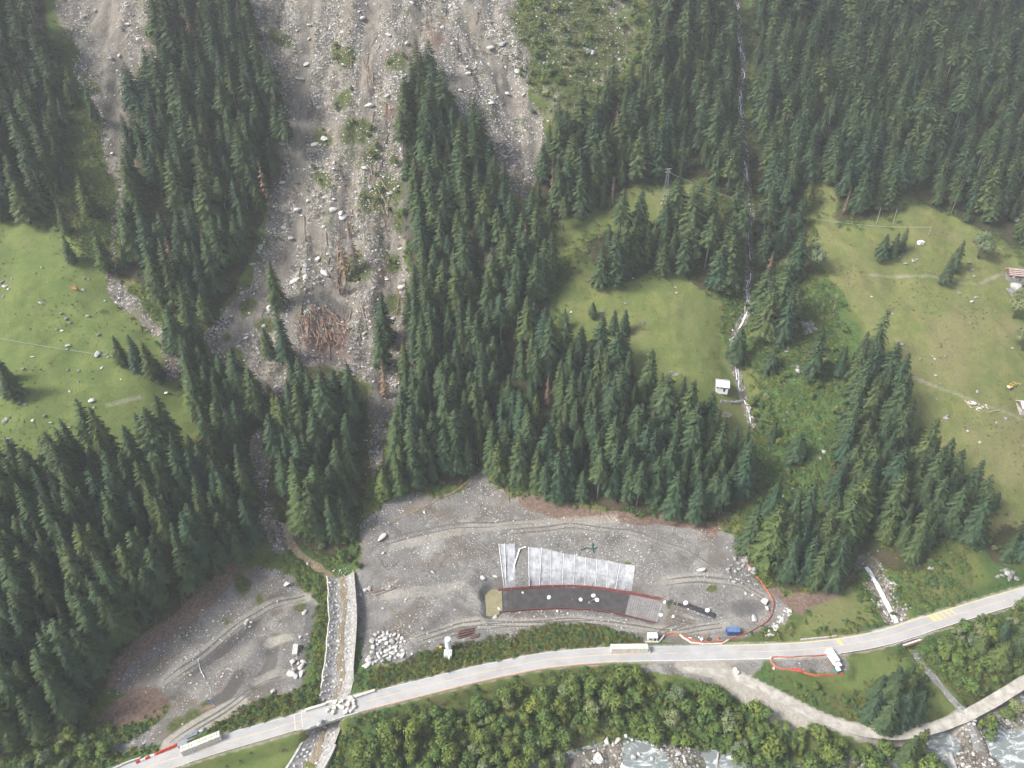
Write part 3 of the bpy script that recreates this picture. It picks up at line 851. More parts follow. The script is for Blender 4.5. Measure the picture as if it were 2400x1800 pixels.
def leaf_mesh(name, verts, faces, tint, mat, nrm=None):
    if nrm is not None:                                # leaves turned to the outside, so a crown is lit as one body
        va, na = np.array(verts, float), np.array(nrm, float)
        ff = []
        for f in faces:
            a, b, c = va[f[0]], va[f[1]], va[f[2]]
            gn = np.cross(b - a, c - a)
            ff.append(f if gn.dot(na[f[0]]) >= 0 else tuple(f[::-1]))
        faces = ff
    me = mesh_from(name, verts, faces, mat, nrm is not None)
    if nrm is not None:
        me.normals_split_custom_set_from_vertices([tuple(x) for x in na])
    at = me.attributes.new('tint', 'FLOAT', 'POINT')
    at.data.foreach_set('value', np.asarray(tint, np.float32))
    return me

def conifer(seed, H=28.0, Rr=4.0, base=.12, levels=30, nb=6, droop=.42, mat='needles', ragged=.25, sparse=0.0, gapw=.22):
    r = random.Random(seed)
    vs, fs, ti = [], [], []
    lean = (r.uniform(-.012, .012), r.uniform(-.012, .012))
    for k in range(levels):
        t = (k + r.uniform(.2, .8)) / levels
        h = H * (base + (1 - base) * t)
        prof = (1 - t) ** .66 * (1.0 if t > .16 else .62 + 2.4 * t)
        n_ = nb + (1 if t < .5 else 0)
        a0 = r.uniform(0, 6.28)
        for j in range(n_):
            if r.random() < sparse:
                continue
            az = a0 + j * 6.283 / n_ + r.uniform(-.35, .35)
            L = Rr * prof * r.uniform(1 - ragged, 1 + ragged * .8) + .22
            up = (.42 if t > .8 else .12 if t > .5 else -.10) + r.uniform(-.12, .12)
            ox, oy = math.cos(az), math.sin(az)
            tb = r.random()
            def P3(s):
                return (lean[0] * h + ox * L * s, lean[1] * h + oy * L * s, h + L * (up * s - droop * s * s * (1.25 - t * .7)))
            tx, ty = -oy, ox
            b0 = len(vs)
            st_ = (.02, .30, .58, .84, 1.0)
            w_ = (.04, .13, .13, .09, 0)
            for s, w in zip(st_, w_):
                x, y, z = P3(s)
                vs.append((x + tx * w * L, y + ty * w * L, z))
                vs.append((x - tx * w * L, y - ty * w * L, z))
                ti += [tb * .8 + s * .2] * 2
            for q in range(4):
                fs.append((b0 + 2 * q, b0 + 2 * q + 1, b0 + 2 * q + 3, b0 + 2 * q + 2))
            for s in (.28, .5, .7, .88):
                x, y, z = P3(s)
                xa, ya, za = P3(s - gapw * .55)
                tl = L * .42 * (1.15 - s * .6) * r.uniform(.7, 1.25)
                for sg in (1, -1):
                    d = r.uniform(.45, .9)
                    tip = (x + (tx * sg * .9 + ox * d * .75) * tl, y + (ty * sg * .9 + oy * d * .75) * tl, z - tl * r.uniform(.2, .5))
                    b = len(vs)
                    vs += [(xa, ya, za), (x, y, z), tip]
                    ti += [tb * .7, tb * .7, min(1, tb * .7 + .3)]
                    fs.append((b, b + 1, b + 2))
                b = len(vs)
                vs += [(xa, ya, za), (x, y, z), ((x + xa) / 2, (y + ya) / 2, z - tl * r.uniform(.5, .95))]
                ti += [tb * .6] * 3
                fs.append((b, b + 1, b + 2))
    b = len(vs)                                       # leader
    for q in range(3):
        vs.append((lean[0] * H + .14 * math.cos(q * 2.09), lean[1] * H + .14 * math.sin(q * 2.09), H - .9))
        ti.append(.5)
    vs.append((lean[0] * H, lean[1] * H, H + .7))
    ti.append(.7)
    fs += [(b, b + 1, b + 3), (b + 1, b + 2, b + 3), (b + 2, b, b + 3)]
    va = np.array(vs, float)
    hh = va[:, 2] / H
    rad = np.sqrt(va[:, 0] ** 2 + va[:, 1] ** 2) + 1e-6
    na = np.column_stack([va[:, 0] / rad, va[:, 1] / rad, np.full(len(va), .42)])
    na += np.random.default_rng(seed).normal(0, .28, na.shape)
    na /= np.sqrt((na ** 2).sum(1))[:, None]
    crown = leaf_mesh('crown', vs, fs, ti, M[mat], na)
    tr = MB().tube([(0, 0, -1.2), (lean[0] * H * .4, lean[1] * H * .4, H * .4), (lean[0] * H * .95, lean[1] * H * .95, H * .95)], .34, .05, 6)
    trunk = mesh_from('trunk', tr.v, tr.f, M['bark_pale'] if base > .3 else M['bark'], True)
    return crown, trunk

def bush(seed, Rr=2.6, H=6.5, nl=9, per=75, mat='leaves', leaf=.42, stems=4):
    r = random.Random(seed)
    vs, fs, ti, ns = [], [], [], []
    lobes = []
    for k in range(nl):
        a = r.uniform(0, 6.28)
        q = math.sqrt(r.random()) * Rr * .72
        z = H * (.86 - .45 * (q / Rr) ** 1.5) * r.uniform(.55, 1.0)
        lobes.append((q * math.cos(a), q * math.sin(a), z, r.uniform(.32, .55) * Rr, r.random()))
    lobes.append((0, 0, H * .82, .5 * Rr, r.random()))
    for lx, ly, lz, lr, lt in lobes:
        for _ in range(per):
            u, w = r.uniform(-1, 1), r.uniform(0, 6.283)
            sq = math.sqrt(1 - u * u)
            nx, ny, nz = sq * math.cos(w), sq * math.sin(w), u
            rr = lr * r.uniform(.62, 1.08)
            c = Vector((lx + nx * rr, ly + ny * rr, lz + nz * rr * .9))
            if c.z < .15 * H:
                continue
            nn = Vector((nx + r.uniform(-.7, .7), ny + r.uniform(-.7, .7), nz + r.uniform(-.3, .9))).normalized()
            a = nn.orthogonal().normalized()
            a = Matrix.Rotation(r.uniform(0, 6.28), 3, nn) @ a
            b = nn.cross(a)
            s1, s2 = leaf * r.uniform(.5, 1.1), leaf * r.uniform(.35, .7)
            i0 = len(vs)
            vs += [c - a * s1, c - b * s2, c + a * s1, c + b * s2]
            fs.append((i0, i0 + 1, i0 + 2, i0 + 3))
            ti += [min(1, max(0, lt * .6 + r.uniform(0, .4)))] * 4
            on = (Vector((nx, ny, nz + .3)) + nn * .35).normalized()
            ns += [on] * 4
    crown = leaf_mesh('crown', vs, fs, ti, M[mat], ns)
    tr = MB()
    for k in range(stems):
        lx, ly, lz = lobes[k][:3]
        tr.tube([(lx * .08, ly * .08, -.6), (lx * .4, ly * .4, lz * .5), (lx, ly, lz)], .13, .03, 5)
    return crown, mesh_from('trunk', tr.v, tr.f, M['bark'], True)

def tuft(seed, n=26, w=.55, h=.7, mat='under', leaf=.3):
    r = random.Random(seed)
    vs, fs, ti = [], [], []
    for _ in range(n):
        a, q = r.uniform(0, 6.28), math.sqrt(r.random()) * w
        c = Vector((q * math.cos(a), q * math.sin(a), h * (1 - (q / w) ** 2 * .6) * r.uniform(.35, 1)))
        nn = Vector((math.cos(a) * r.uniform(0, .9), math.sin(a) * r.uniform(0, .9), r.uniform(.3, 1))).normalized()
        e = Matrix.Rotation(r.uniform(0, 6.28), 3, nn) @ nn.orthogonal().normalized()
        f = nn.cross(e)
        s1, s2 = leaf * r.uniform(.6, 1.2), leaf * r.uniform(.3, .6)
        i0 = len(vs)
        vs += [c - e * s1, c - f * s2, c + e * s1, c + f * s2]
        fs.append((i0, i0 + 1, i0 + 2, i0 + 3))
        ti += [r.random()] * 4
    return leaf_mesh('clump', vs, fs, ti, M[mat])

def blades(seed, n=26, w=.5, h=.9, mat='straw'):
    r = random.Random(seed)
    vs, fs, ti = [], [], []
    for _ in range(n):
        a, q, b = r.uniform(0, 6.28), math.sqrt(r.random()) * w, r.uniform(0, 6.28)
        x, y = q * math.cos(a), q * math.sin(a)
        hh, d, wd = h * r.uniform(.5, 1.1), r.uniform(.1, .5), r.uniform(.06, .13)
        i0 = len(vs)
        vs += [(x - wd * math.sin(b), y + wd * math.cos(b), 0), (x + wd * math.sin(b), y - wd * math.cos(b), 0), (x + d * math.cos(b), y + d * math.sin(b), hh)]
        fs.append((i0, i0 + 1, i0 + 2))
        ti += [r.random()] * 3
    return leaf_mesh('blades', vs, fs, ti, M[mat])

import bmesh
def rock_mesh(seed, mat, flat=.75, sub=2, jag=.30):
    r = random.Random(seed)
    bm = bmesh.new()
    bmesh.ops.create_icosphere(bm, subdivisions=sub, radius=1.0)
    cuts = [(Vector((r.gauss(0, 1), r.gauss(0, 1), r.gauss(0, 1))).normalized(), r.uniform(.42, .80)) for _ in range(15)]
    st3 = (r.uniform(.85, 1.3), r.uniform(.7, 1.0), flat * r.uniform(.8, 1.15))
    for v in bm.verts:
        p = v.co.copy()
        for nrm, d in cuts:
            e = p.dot(nrm) - d
            if e > 0:
                p -= nrm * e
        p *= 1 + r.uniform(-.05, .05)
        v.co = Vector((p.x * st3[0], p.y * st3[1], p.z * st3[2]))
    me = bpy.data.meshes.new('rock')
    bm.to_mesh(me)
    bm.free()
    me.materials.append(mat)
    return me

rk = N('rock')
rc = rk.mix(rk.remap(rk.noise(1.6, 5, .65), .35, .68), (.30, .29, .275), (.50, .49, .47))
rc = rk.mix(rk.math('MULTIPLY', rk.rnd(), .55), rc, (.27, .26, .24))
rc = rk.mix(rk.math('MULTIPLY', rk.remap(rk.noise(3.5, 4), .56, .68), .6), rc, (.17, .165, .14))
rk.color(rc); rk.set(roughness=.9); rk.bump(rk.noise(3, 6, .7), .12)
M['rock'] = rk.m
rp = N('pale_rock')
rc = rp.mix(rp.remap(rp.noise(1.8, 5, .65), .35, .68), (.44, .425, .40), (.66, .645, .62))
rc = rp.mix(rp.math('MULTIPLY', rp.rnd(), .5), rc, (.45, .39, .34))
rp.color(rc); rp.set(roughness=.9); rp.bump(rp.noise(3, 6, .7), .12)
M['rock_pale'] = rp.m
M['rock_lichen'] = plain('lichen_rock', (.245, .245, .220), .95, .5, 1.2, .15, rnd=.5)

ROCKS = [rock_mesh(100 + i, M['rock']) for i in range(8)]
PALE = [rock_mesh(200 + i, M['rock_pale']) for i in range(8)]
LICHEN = [rock_mesh(300 + i, M['rock_lichen'], .6) for i in range(6)]
CHIPS = [rock_mesh(400 + i, M['rock_pale'] if i % 2 else M['rock'], .6, 1) for i in range(8)]

# ---------------------------------------------------------------- scattering of what nobody could count
def proto_collection(name, meshes):
    col = bpy.data.collections.new(name)
    for i, m_ in enumerate(meshes):
        o = bpy.data.objects.new('%s_%02d' % (name, i), m_)
        col.objects.link(o)
    return col

def scatter(name, pts, rots, scl, idx, col, label, cat=None):
    me = bpy.data.meshes.new(name)
    m_ = len(pts)
    me.vertices.add(m_)
    me.vertices.foreach_set('co', np.asarray(pts, np.float32).ravel())
    for nm, ty, key, data in (('rot', 'FLOAT_VECTOR', 'vector', rots), ('scl', 'FLOAT_VECTOR', 'vector', scl), ('idx', 'INT', 'value', idx)):
        at = me.attributes.new(nm, ty, 'POINT')
        at.data.foreach_set(key, np.asarray(data, np.int32 if ty == 'INT' else np.float32).ravel())
    o = obj(name, me)
    ng = bpy.data.node_groups.new(name, 'GeometryNodeTree')
    ng.interface.new_socket('Geometry', in_out='INPUT', socket_type='NodeSocketGeometry')
    ng.interface.new_socket('Geometry', in_out='OUTPUT', socket_type='NodeSocketGeometry')
    gi, go = ng.nodes.new('NodeGroupInput'), ng.nodes.new('NodeGroupOutput')
    ip = ng.nodes.new('GeometryNodeInstanceOnPoints')
    ci = ng.nodes.new('GeometryNodeCollectionInfo')
    ci.inputs['Collection'].default_value = col
    ci.inputs['Separate Children'].default_value = True
    ci.inputs['Reset Children'].default_value = True
    ip.inputs['Pick Instance'].default_value = True
    def na(nm, ty):
        nd = ng.nodes.new('GeometryNodeInputNamedAttribute')
        nd.data_type = ty
        nd.inputs['Name'].default_value = nm
        return nd.outputs['Attribute']
    L = ng.links.new
    L(gi.outputs[0], ip.inputs['Points'])
    L(ci.outputs[0], ip.inputs['Instance'])
    L(na('idx', 'INT'), ip.inputs['Instance Index'])
    L(na('rot', 'FLOAT_VECTOR'), ip.inputs['Rotation'])
    L(na('scl', 'FLOAT_VECTOR'), ip.inputs['Scale'])
    L(ip.outputs[0], go.inputs[0])
    md = o.modifiers.new('scatter', 'NODES')
    md.node_group = ng
    tag(o, label, cat, kind='stuff')
    return o

def jitter_grid(d, x0=-340, x1=400, y0=92, y1=545):
    X, Y = np.meshgrid(np.arange(x0, x1, d), np.arange(y0, y1, d))
    X = X + (np.arange(X.shape[0]) % 2)[:, None] * d / 2
    X, Y = X.ravel(), Y.ravel()
    X = X + rng.uniform(-.42, .42, X.shape) * d
    Y = Y + rng.uniform(-.42, .42, Y.shape) * d
    return X, Y

def seen(px, py, mx=90, my=160):
    return (px > -mx) & (px < 2400 + mx) & (py > -40) & (py < 1800 + my)

mask_d = {}
def mask_at(m_, x, y):
    return hz(x, y, m_)

# ---------------------------------------------------------------- trees
SPRUCE = [conifer(10 + i, 26, 4.1 + .25 * (i % 5), (.08, .12, .05, .10, .16)[i % 5], 30 + i % 4, 6, .34 + .05 * (i % 3), ragged=.28 + .04 * (i % 3)) for i in range(9)]
SPRUCE += [conifer(40 + i, 27, 3.8, .36 + .06 * i, 20, 6, .42) for i in range(3)]              # long bare stem (indices 9..11)
SPRUCE += [conifer(50 + i, 27, 4.6, .12, 22, 6, .55, sparse=.15, ragged=.4) for i in range(2)]  # ragged old ones (12..13)
LARCH = [conifer(60 + i, 22, 4.2, .10, 26, 7, .15, 'larch', .3) for i in range(3)]
DEAD = [conifer(70 + i, 24, 1.9, .10, 20, 5, .45, 'dead', .4, .3) for i in range(2)]
ALDER = [bush(80 + i, 2.5 + .2 * (i % 3), 6 + .6 * (i % 4), 8 + i % 3, 75, 'leaves') for i in range(6)]
WILLOW = [bush(90 + i, 2.4, 5.5, 8, 75, 'willow', .38) for i in range(3)]
BROAD = [bush(95 + i, 3.7, 11, 16, 150, 'willow', .36, 6) for i in range(2)]

def plant(name, kinds, k, loc, rz, s, label, cat, group):
    crown, trunk = kinds[k]
    t = thing(name, label, cat, loc, rz, group, (s[0], s[0], s[1]))
    obj('crown', crown, t)
    obj('trunk', trunk, t)
    return t

TREE_LABEL = {
    'left': 'dark spruce in the forest above the left works yard',
    'slide_left': 'dark spruce on the wooded rib between the two scree gullies',
    'far_left': 'dark spruce at the far edge beyond the scree gully, above the left meadow',
    'below_slide': 'spruce in the forest tongue below the log jam',
    'gully': 'spruce beside the narrow muddy gully right of the left meadow',
    'ridge': 'spruce on the narrow wooded ridge between the main slide and the side chute',
    'centre': 'spruce in the central forest above the gravel works',
    'upper_mid': 'spruce in the upper forest between the scree chute and the waterfall',
    'pylon': 'spruce in the grove below the lattice pylon',
    'upper_right': 'hazy spruce in the upper forest beyond the waterfall',
    'stream': 'spruce growing beside the white waterfall stream',
    'right': 'spruce in the strip between ravine and right meadow',
    'right_low': 'spruce in the stand above the grassy road wedge',
    'sparse': 'scattered spruce on the rocky green ravine slope below the hut',
    'far_right_low': 'spruce at the right edge above the road',
}
TREE_GROUP = {k: 'spruces: ' + v.split(' ', 1)[1] if False else 'spruces of the ' + k.replace('_', ' ') + ' forest' for k, v in TREE_LABEL.items()}

# tree positions: jittered grid on the ground, kept where the base falls inside a forest outline
cand = []
X, Y = jitter_grid(5.4)
Zc = hz(X, Y)
PXc, PYc = project(X, Y, Zc)
PXr, PYr = PXc, PYc
PXc = PXc + 46 * fbm(X, Y, 30, 401, 4, .6)
PYc = PYc + 36 * fbm(X, Y, 30, 431, 4, .6)
dw, _, _ = near_path(wf_path, 30, X, Y)
gul1, gul2 = path_px(V((855, 810), (835, 890), (822, 950), (815, 1010), (812, 1060)), step=3), path_px(V((560, 940), (566, 1000), (578, 1060), (592, 1120), (620, 1185)), step=3)
keep_gul = np.minimum(near_path(gul1, 30, X, Y)[0], near_path(gul2, 30, X, Y)[0])
keep_off = np.minimum.reduce([near_path(p_, 30, X, Y)[0] for p_ in (mud_path, brook_path, ch_path)])
opening = [V((415, 390), (450, 380), (465, 430), (445, 475), (410, 470)), V((330, 470), (420, 470), (420, 540), (340, 540)), hut_yard, V((1530, 860), (1580, 860), (1580, 920), (1530, 910)), torrent_mud, runout, runout2, V((520, 620), (560, 560), (560, 640), (520, 680)), V((1440, 1010), (1500, 1000), (1510, 1040), (1450, 1040))]
hole = np.zeros(X.shape, bool)
for p_ in opening:
    hole |= inside(PXc, PYc, p_)
dens = {'sparse': .10, 'right_low': .95, 'left': .92, 'stream': .55, 'ridge': .85, 'gully': .6, 'below_slide': .85, 'right': .75, 'far_right_low': .8, 'slide_left': .8, 'far_left': .8, 'pylon': .85}
for reg, poly in FOREST.items():
    ok = inside(PXc, PYc, poly) & ~hole & seen(PXc, PYc, 60, 150) & (dw > (6.2 if reg in ('upper_right', 'upper_mid') else 5.0 if reg in ('stream', 'pylon') else 4.5)) & (keep_off > 5) & (keep_gul > 7.0) & ~inside(PXr, PYr, site) & ~inside(PXr, PYr, site_left) & ~inside(PXr, PYr, hut_yard) & (PYr < 1640 + 5 * np.maximum(0, 250 - PXr)) & (rng.random(X.shape) < dens.get(reg, .9))
    for i in np.flatnonzero(ok):
        cand.append((X[i], Y[i], Zc[i], reg))
# thin out trees that stand too close to each other
UPPER = ('ridge', 'far_left', 'slide_left', 'upper_right', 'upper_mid', 'pylon', 'stream')
cell = {}
trees = []
order = rng.permutation(len(cand))
for i in order:
    x, y, z, reg = cand[i]
    kx, ky = int(x // 5), int(y // 5)
    if any((x - a) ** 2 + (y - b) ** 2 < (28.0 if reg in UPPER else 16.0) for u in (-2, -1, 0, 1, 2) for w in (-2, -1, 0, 1, 2) for a, b in cell.get((kx + u, ky + w), ())):
        continue
    cell.setdefault((kx, ky), []).append((x, y))
    trees.append((x, y, z, reg))
tr_ = []
for x, y, z, reg in trees:
    q = rng.random()
    k = int(rng.integers(0, 9)) if q < .76 else int(rng.integers(9, 12)) if q < .88 else int(rng.integers(12, 14))
    hs = float(np.clip(rng.normal(.92, .23), .36, 1.32))
    if reg in ('ridge', 'far_left', 'slide_left', 'upper_right', 'upper_mid'):
        hs *= .96
    ws = hs * rng.uniform(.78, 1.28)
    ws *= 1.38 if reg in UPPER else 1.14
    if hs < .72:
        ws *= 1.12
    size = hs * 28 / mpp((x, y, z))
    ppx, ppy = project(x, y, z)
    inframe = (-20 < ppx < 2420) and (10 < ppy < 1830)
    tr_.append((size if inframe else 0, x, y, z, reg, k, ws, hs, rng.uniform(0, 6.28)))
tr_.sort(key=lambda a: -a[0])
NEAR = 285
for size, x, y, z, reg, k, ws, hs, rz in tr_[:NEAR]:
    look = 'long-stemmed' if 9 <= k < 12 else 'ragged' if k >= 12 else 'small' if hs < .78 else 'very tall' if hs > 1.1 else ''
    lab = TREE_LABEL[reg].replace('tall dark spruce', 'dark spruce')
    qx, qy = project(x, y, z)
    place = ''
    if reg == 'left':
        place = ' near its meadow side' if qy < 1180 else ' in its low corner' if qy > 1480 else ' in its right part' if qx > 380 else ''
    elif reg == 'centre':
        place = ', left part' if qx < 1180 else ', right part' if qx > 1520 else ', upper part' if qy < 1000 else ''
    elif reg in ('right', 'below_slide', 'right_low'):
        place = ', upper end' if qy < (1080 if reg != 'right_low' else 1300) else ', lower end'
    lab += place
    plant('spruce_tree', SPRUCE, k, (x, y, z - .1), rz, (ws, hs), (look + ' ' + lab).strip(), 'tree', (look + ' ' + TREE_GROUP[reg] + place).strip())
rest = tr_[NEAR:]
# crown and trunk joined for the far forest
FAR = []
def joined(crown, trunk):
    nv = len(crown.vertices)
    co = np.zeros(nv * 3, np.float32); crown.vertices.foreach_get('co', co)
    cn = np.zeros(len(crown.corner_normals) * 3, np.float32); crown.corner_normals.foreach_get('vector', cn)
    tco = np.zeros(len(trunk.vertices) * 3, np.float32); trunk.vertices.foreach_get('co', tco)
    tvn = np.zeros(len(trunk.vertices) * 3, np.float32); trunk.vertex_normals.foreach_get('vector', tvn)
    fc = [tuple(p.vertices) for p in crown.polygons]
    ft = [tuple(i + nv for i in p.vertices) for p in trunk.polygons]
    vn = np.zeros((nv, 3), np.float32)
    vi = np.zeros(len(crown.loops), np.int32); crown.loops.foreach_get('vertex_index', vi)
    vn[vi] = cn.reshape(-1, 3)
    me = mesh_from('far_spruce', np.vstack([co.reshape(-1, 3), tco.reshape(-1, 3)]), fc + ft, None, True, [crown.materials[0], trunk.materials[0]], [0] * len(fc) + [1] * len(ft))
    ti = np.zeros(nv + len(trunk.vertices), np.float32)
    t0 = np.zeros(nv, np.float32); crown.attributes['tint'].data.foreach_get('value', t0)
    ti[:nv] = t0
    at = me.attributes.new('tint', 'FLOAT', 'POINT'); at.data.foreach_set('value', ti)
    me.normals_split_custom_set_from_vertices([tuple(x) for x in np.vstack([vn, tvn.reshape(-1, 3)])])
    return me
for crown, trunk in SPRUCE + DEAD[:1] + LARCH[:2]:
    FAR.append(joined(crown, trunk))
def far_kind(a):
    q = rng.random()
    return 14 if q < .025 else 15 + int(q * 1000) % 2 if q < .06 else a[5]
scatter('distant_forest', [(a[1], a[2], a[3] - .1) for a in rest], [(0, 0, a[8]) for a in rest], [(a[6], a[6], a[7]) for a in rest], [far_kind(a) for a in rest],
        proto_collection('far_spruce', FAR), 'dense spruce forest covering the upper slopes', 'forest')
print('trees', len(trees))

# ---------------------------------------------------------------- materials of the works and buildings
asp = N('asphalt')
ac = asp.mix(asp.remap(asp.noise(.15, 4, .6), .3, .7), (.335, .328, .318), (.405, .398, .385))
ac = asp.mix(asp.math('MULTIPLY', asp.remap(asp.noise(1.2, 5, .7), .5, .75), .5), ac, (.27, .265, .255))
ac = asp.mix(asp.math('MULTIPLY', asp.remap(asp.noise(.11, 5, .7, dist=1.0), .52, .66), .55), ac, (.43, .40, .35))
ac = asp.mix(asp.math('MULTIPLY', asp.remap(asp.noise(.3, 5, .7, stretch=(.25, 1.6, 1)), .56, .7), .5), ac, (.24, .235, .23))
asp.color(ac); asp.set(roughness=.85); asp.bump(asp.noise(6, 4, .7), .02, .4)
M['asphalt'] = asp.m
M['line_orange'] = plain('orange_road_paint', (.62, .42, .24), .7, .22, 2.5, 0)
M['line_yellow'] = plain('yellow_road_paint', (.72, .55, .16), .7, .15, 2.5, 0)
M['line_white'] = plain('worn_white_paint', (.62, .55, .48), .7, .25, 2.5, 0)
M['concrete'] = plain('concrete', (.42, .40, .37), .85, .2, .8, .02)
M['block'] = plain('pale_concrete_block', (.66, .62, .53), .85, .14, .9, .02, rnd=.3)
M['kerb'] = plain('brown_kerb', (.30, .225, .185), .85, .25, 1.2, .02)
M['rail'] = plain('rusty_rail', (.24, .10, .075), .7, .25, 2, .01)
M['galv'] = plain('galvanised_steel', (.38, .40, .42), .45, .2, 2, .01, metallic=.6)
M['white'] = plain('white_paint', (.74, .73, .71), .55, .08, 1, .005)
M['silo'] = plain('silo_paint', (.72, .72, .72), .45, .08, .6, .005)
M['blue'] = plain('blue_sheet_metal', (.035, .075, .205), .5, .25, 1.2, .01)
M['blue_roof'] = plain('blue_roof_sheet', (.12, .18, .33), .5, .3, 1.2, .01)
M['teal'] = plain('teal_plastic', (.02, .22, .24), .5, .15, 1, 0)
M['orange_net'] = plain('orange_net', (.44, .125, .070), .8, .3, 1.6, .02)
M['red'] = plain('red_plastic', (.55, .055, .035), .5, .2, 1, 0)
M['red_board'] = plain('red_edge_board', (.22, .075, .068), .7, .35, 1.2, .01)
M['bag'] = plain('white_bag', (.76, .75, .73), .8, .1, 2, .05)
M['dark'] = plain('dark_sheet', (.035, .035, .038), .6, .3, 1, .03)
M['rust'] = plain('rusty_steel', (.150, .085, .070), .8, .35, 2.5, .02)
M['rebar'] = plain('rebar', (.085, .070, .065), .7, .3, 2, .01)
M['rebar_pale'] = plain('fresh_concrete_mesh', (.36, .35, .33), .8, .2, .8, .01)
M['slab'] = plain('wet_blinding', (.082, .078, .076), .75, .3, .35, .02)
M['slab_pale'] = plain('dry_blinding', (.30, .29, .275), .8, .2, .5, .02)
M['timber'] = plain('brown_timber', (.165, .090, .060), .8, .35, 2, .02)
M['plank'] = plain('pale_plank', (.42, .33, .20), .8, .3, 2, .01)
M['roof_metal'] = plain('grey_metal_roof', (.50, .50, .50), .55, .22, .7, .01)
M['roof_red'] = plain('red_brown_shingle', (.20, .105, .080), .8, .35, 1.5, .03)
M['yellow'] = plain('yellow_machine_paint', (.55, .33, .04), .5, .2, 1.5, 0)
M['green_net'] = plain('green_net', (.035, .090, .075), .8, .3, 2, .02)
M['steel_wire'] = plain('cable_steel', (.34, .38, .37), .5, .1, 2, 0)
M['dark_metal'] = plain('dark_metal', (.05, .05, .055), .5, .2, 2, 0)

gt = N('geotextile')
gc = gt.mix(gt.remap(gt.noise(.35, 5, .7), .35, .65), (.25, .25, .255), (.42, .42, .425))
gc = gt.mix(gt.math('MULTIPLY', gt.remap(gt.noise(1.4, 5, .7, stretch=(1, .3, .3)), .5, .75), .6), gc, (.56, .56, .555))
gt.color(gc); gt.set(roughness=.75); gt.bump(gt.noise(1.5, 4), .15)
M['geotextile'] = gt.m

def water(name, deep, foam, fscale, lo, hi, stretch=(1, 1, 1), rough=.12):
    w = N(name)
    f = w.remap(w.noise(fscale, 6, .68, dist=1.2, stretch=stretch), lo, hi)
    w.color(w.mix(f, deep, foam))
    w.set(roughness=w.remap(f, 0, 1, rough, .8))
    w.b.inputs['Specular IOR Level'].default_value = .5
    w.bump(w.noise(fscale * 3, 5, .6), .25, .6)
    return w.m
M['river'] = water('glacial_river_water', (.185, .205, .195), (.78, .80, .79), .3, .47, .74, (.6, 1.2, 1))
M['white_water'] = water('white_water', (.34, .35, .345), (.84, .85, .84), .5, .32, .54, (1.4, .5, .5), .3)
M['mud_water'] = water('muddy_torrent_water', (.205, .160, .098), (.33, .28, .19), .5, .48, .7, (1.5, .5, 1), .25)
M['pond'] = water('muddy_pond_water', (.235, .205, .115), (.27, .24, .14), .2, .4, .7, (1, 1, 1), .25)
M['grey_water'] = water('thin_grey_water', (.22, .215, .20), (.42, .41, .40), .5, .5, .7)

# ---------------------------------------------------------------- ribbons (roads, water, lines)
def frame_of(path):
    d = np.gradient(path[:, :2], axis=0)
    d /= np.maximum(1e-9, np.sqrt((d ** 2).sum(1)))[:, None]
    return np.column_stack([-d[:, 1], d[:, 0]])            # left-hand normal

def ribbon(path, a, b, dz=0.0, skirt=0.0, i0=None, i1=None):
    """strip between the offsets a and b (metres, left positive) of the path"""
    pth = path[i0:i1]
    nr = frame_of(path)[i0:i1]
    a = np.broadcast_to(np.asarray(a, float), (len(path),))[i0:i1]
    b = np.broadcast_to(np.asarray(b, float), (len(path),))[i0:i1]
    L = np.column_stack([pth[:, :2] + nr * a[:, None], pth[:, 2] + dz])
    Rr = np.column_stack([pth[:, :2] + nr * b[:, None], pth[:, 2] + dz])
    m = MB()
    m.v = [tuple(v) for v in np.vstack([L, Rr])]
    k = len(pth)
    m.f = [(k + i, k + i + 1, i + 1, i) for i in range(k - 1)]
    if skirt:
        base = len(m.v)
        m.v += [(x, y, z - skirt) for x, y, z in np.vstack([L, Rr])]
        m.f += [(i, i + 1, base + i + 1, base + i) for i in range(k - 1)]
        m.f += [(k + i + 1, k + i, base + k + i, base + k + i + 1) for i in range(k - 1)]
        m.f += [(0, base, base + k, k), (k - 1, 2 * k - 1, base + 2 * k - 1, base + k - 1)]
    return m

def structure(o, label=None):
    o['kind'] = 'structure'
    if label:
        o['label'] = label
    return o

def idx_px(path, px):
    return int(np.argmin(np.abs(project(path[:, 0], path[:, 1], path[:, 2])[0] - px)))

H_ = ROAD_HALF
road = structure(ribbon(road_path, H_, -H_, 0.0, .35).build('road', M['asphalt']), 'grey two-lane asphalt road curving along the valley')
def line_part(name, a, b, mat, px0, px1, dz=.012):
    i0, i1 = idx_px(road_path, px0), idx_px(road_path, px1) + 1
    return ribbon(road_path, a, b, dz, 0, i0, i1).build(name, M[mat], road)
line_part('edge_line', H_ - .18, H_ - .42, 'line_yellow', 1690, 2700)
line_part('edge_line', H_ - .18, H_ - .36, 'line_white', 560, 1470)
line_part('edge_line', -H_ + .40, -H_ + .18, 'line_orange', 330, 700)
line_part('edge_line', -H_ + .42, -H_ + .15, 'line_orange', 840, 1460)
line_part('edge_line', -H_ + .40, -H_ + .18, 'line_white', 1470, 2700)
line_part('centre_line', .13, -.11, 'line_orange', 330, 720)
line_part('centre_line', .13, -.11, 'line_orange', 850, 1500)
line_part('centre_line', .12, -.10, 'line_orange', 1700, 2360)
for q in range(5):
    line_part('centre_dash', .13, -.11, 'line_orange', 1530 + 34 * q, 1548 + 34 * q)
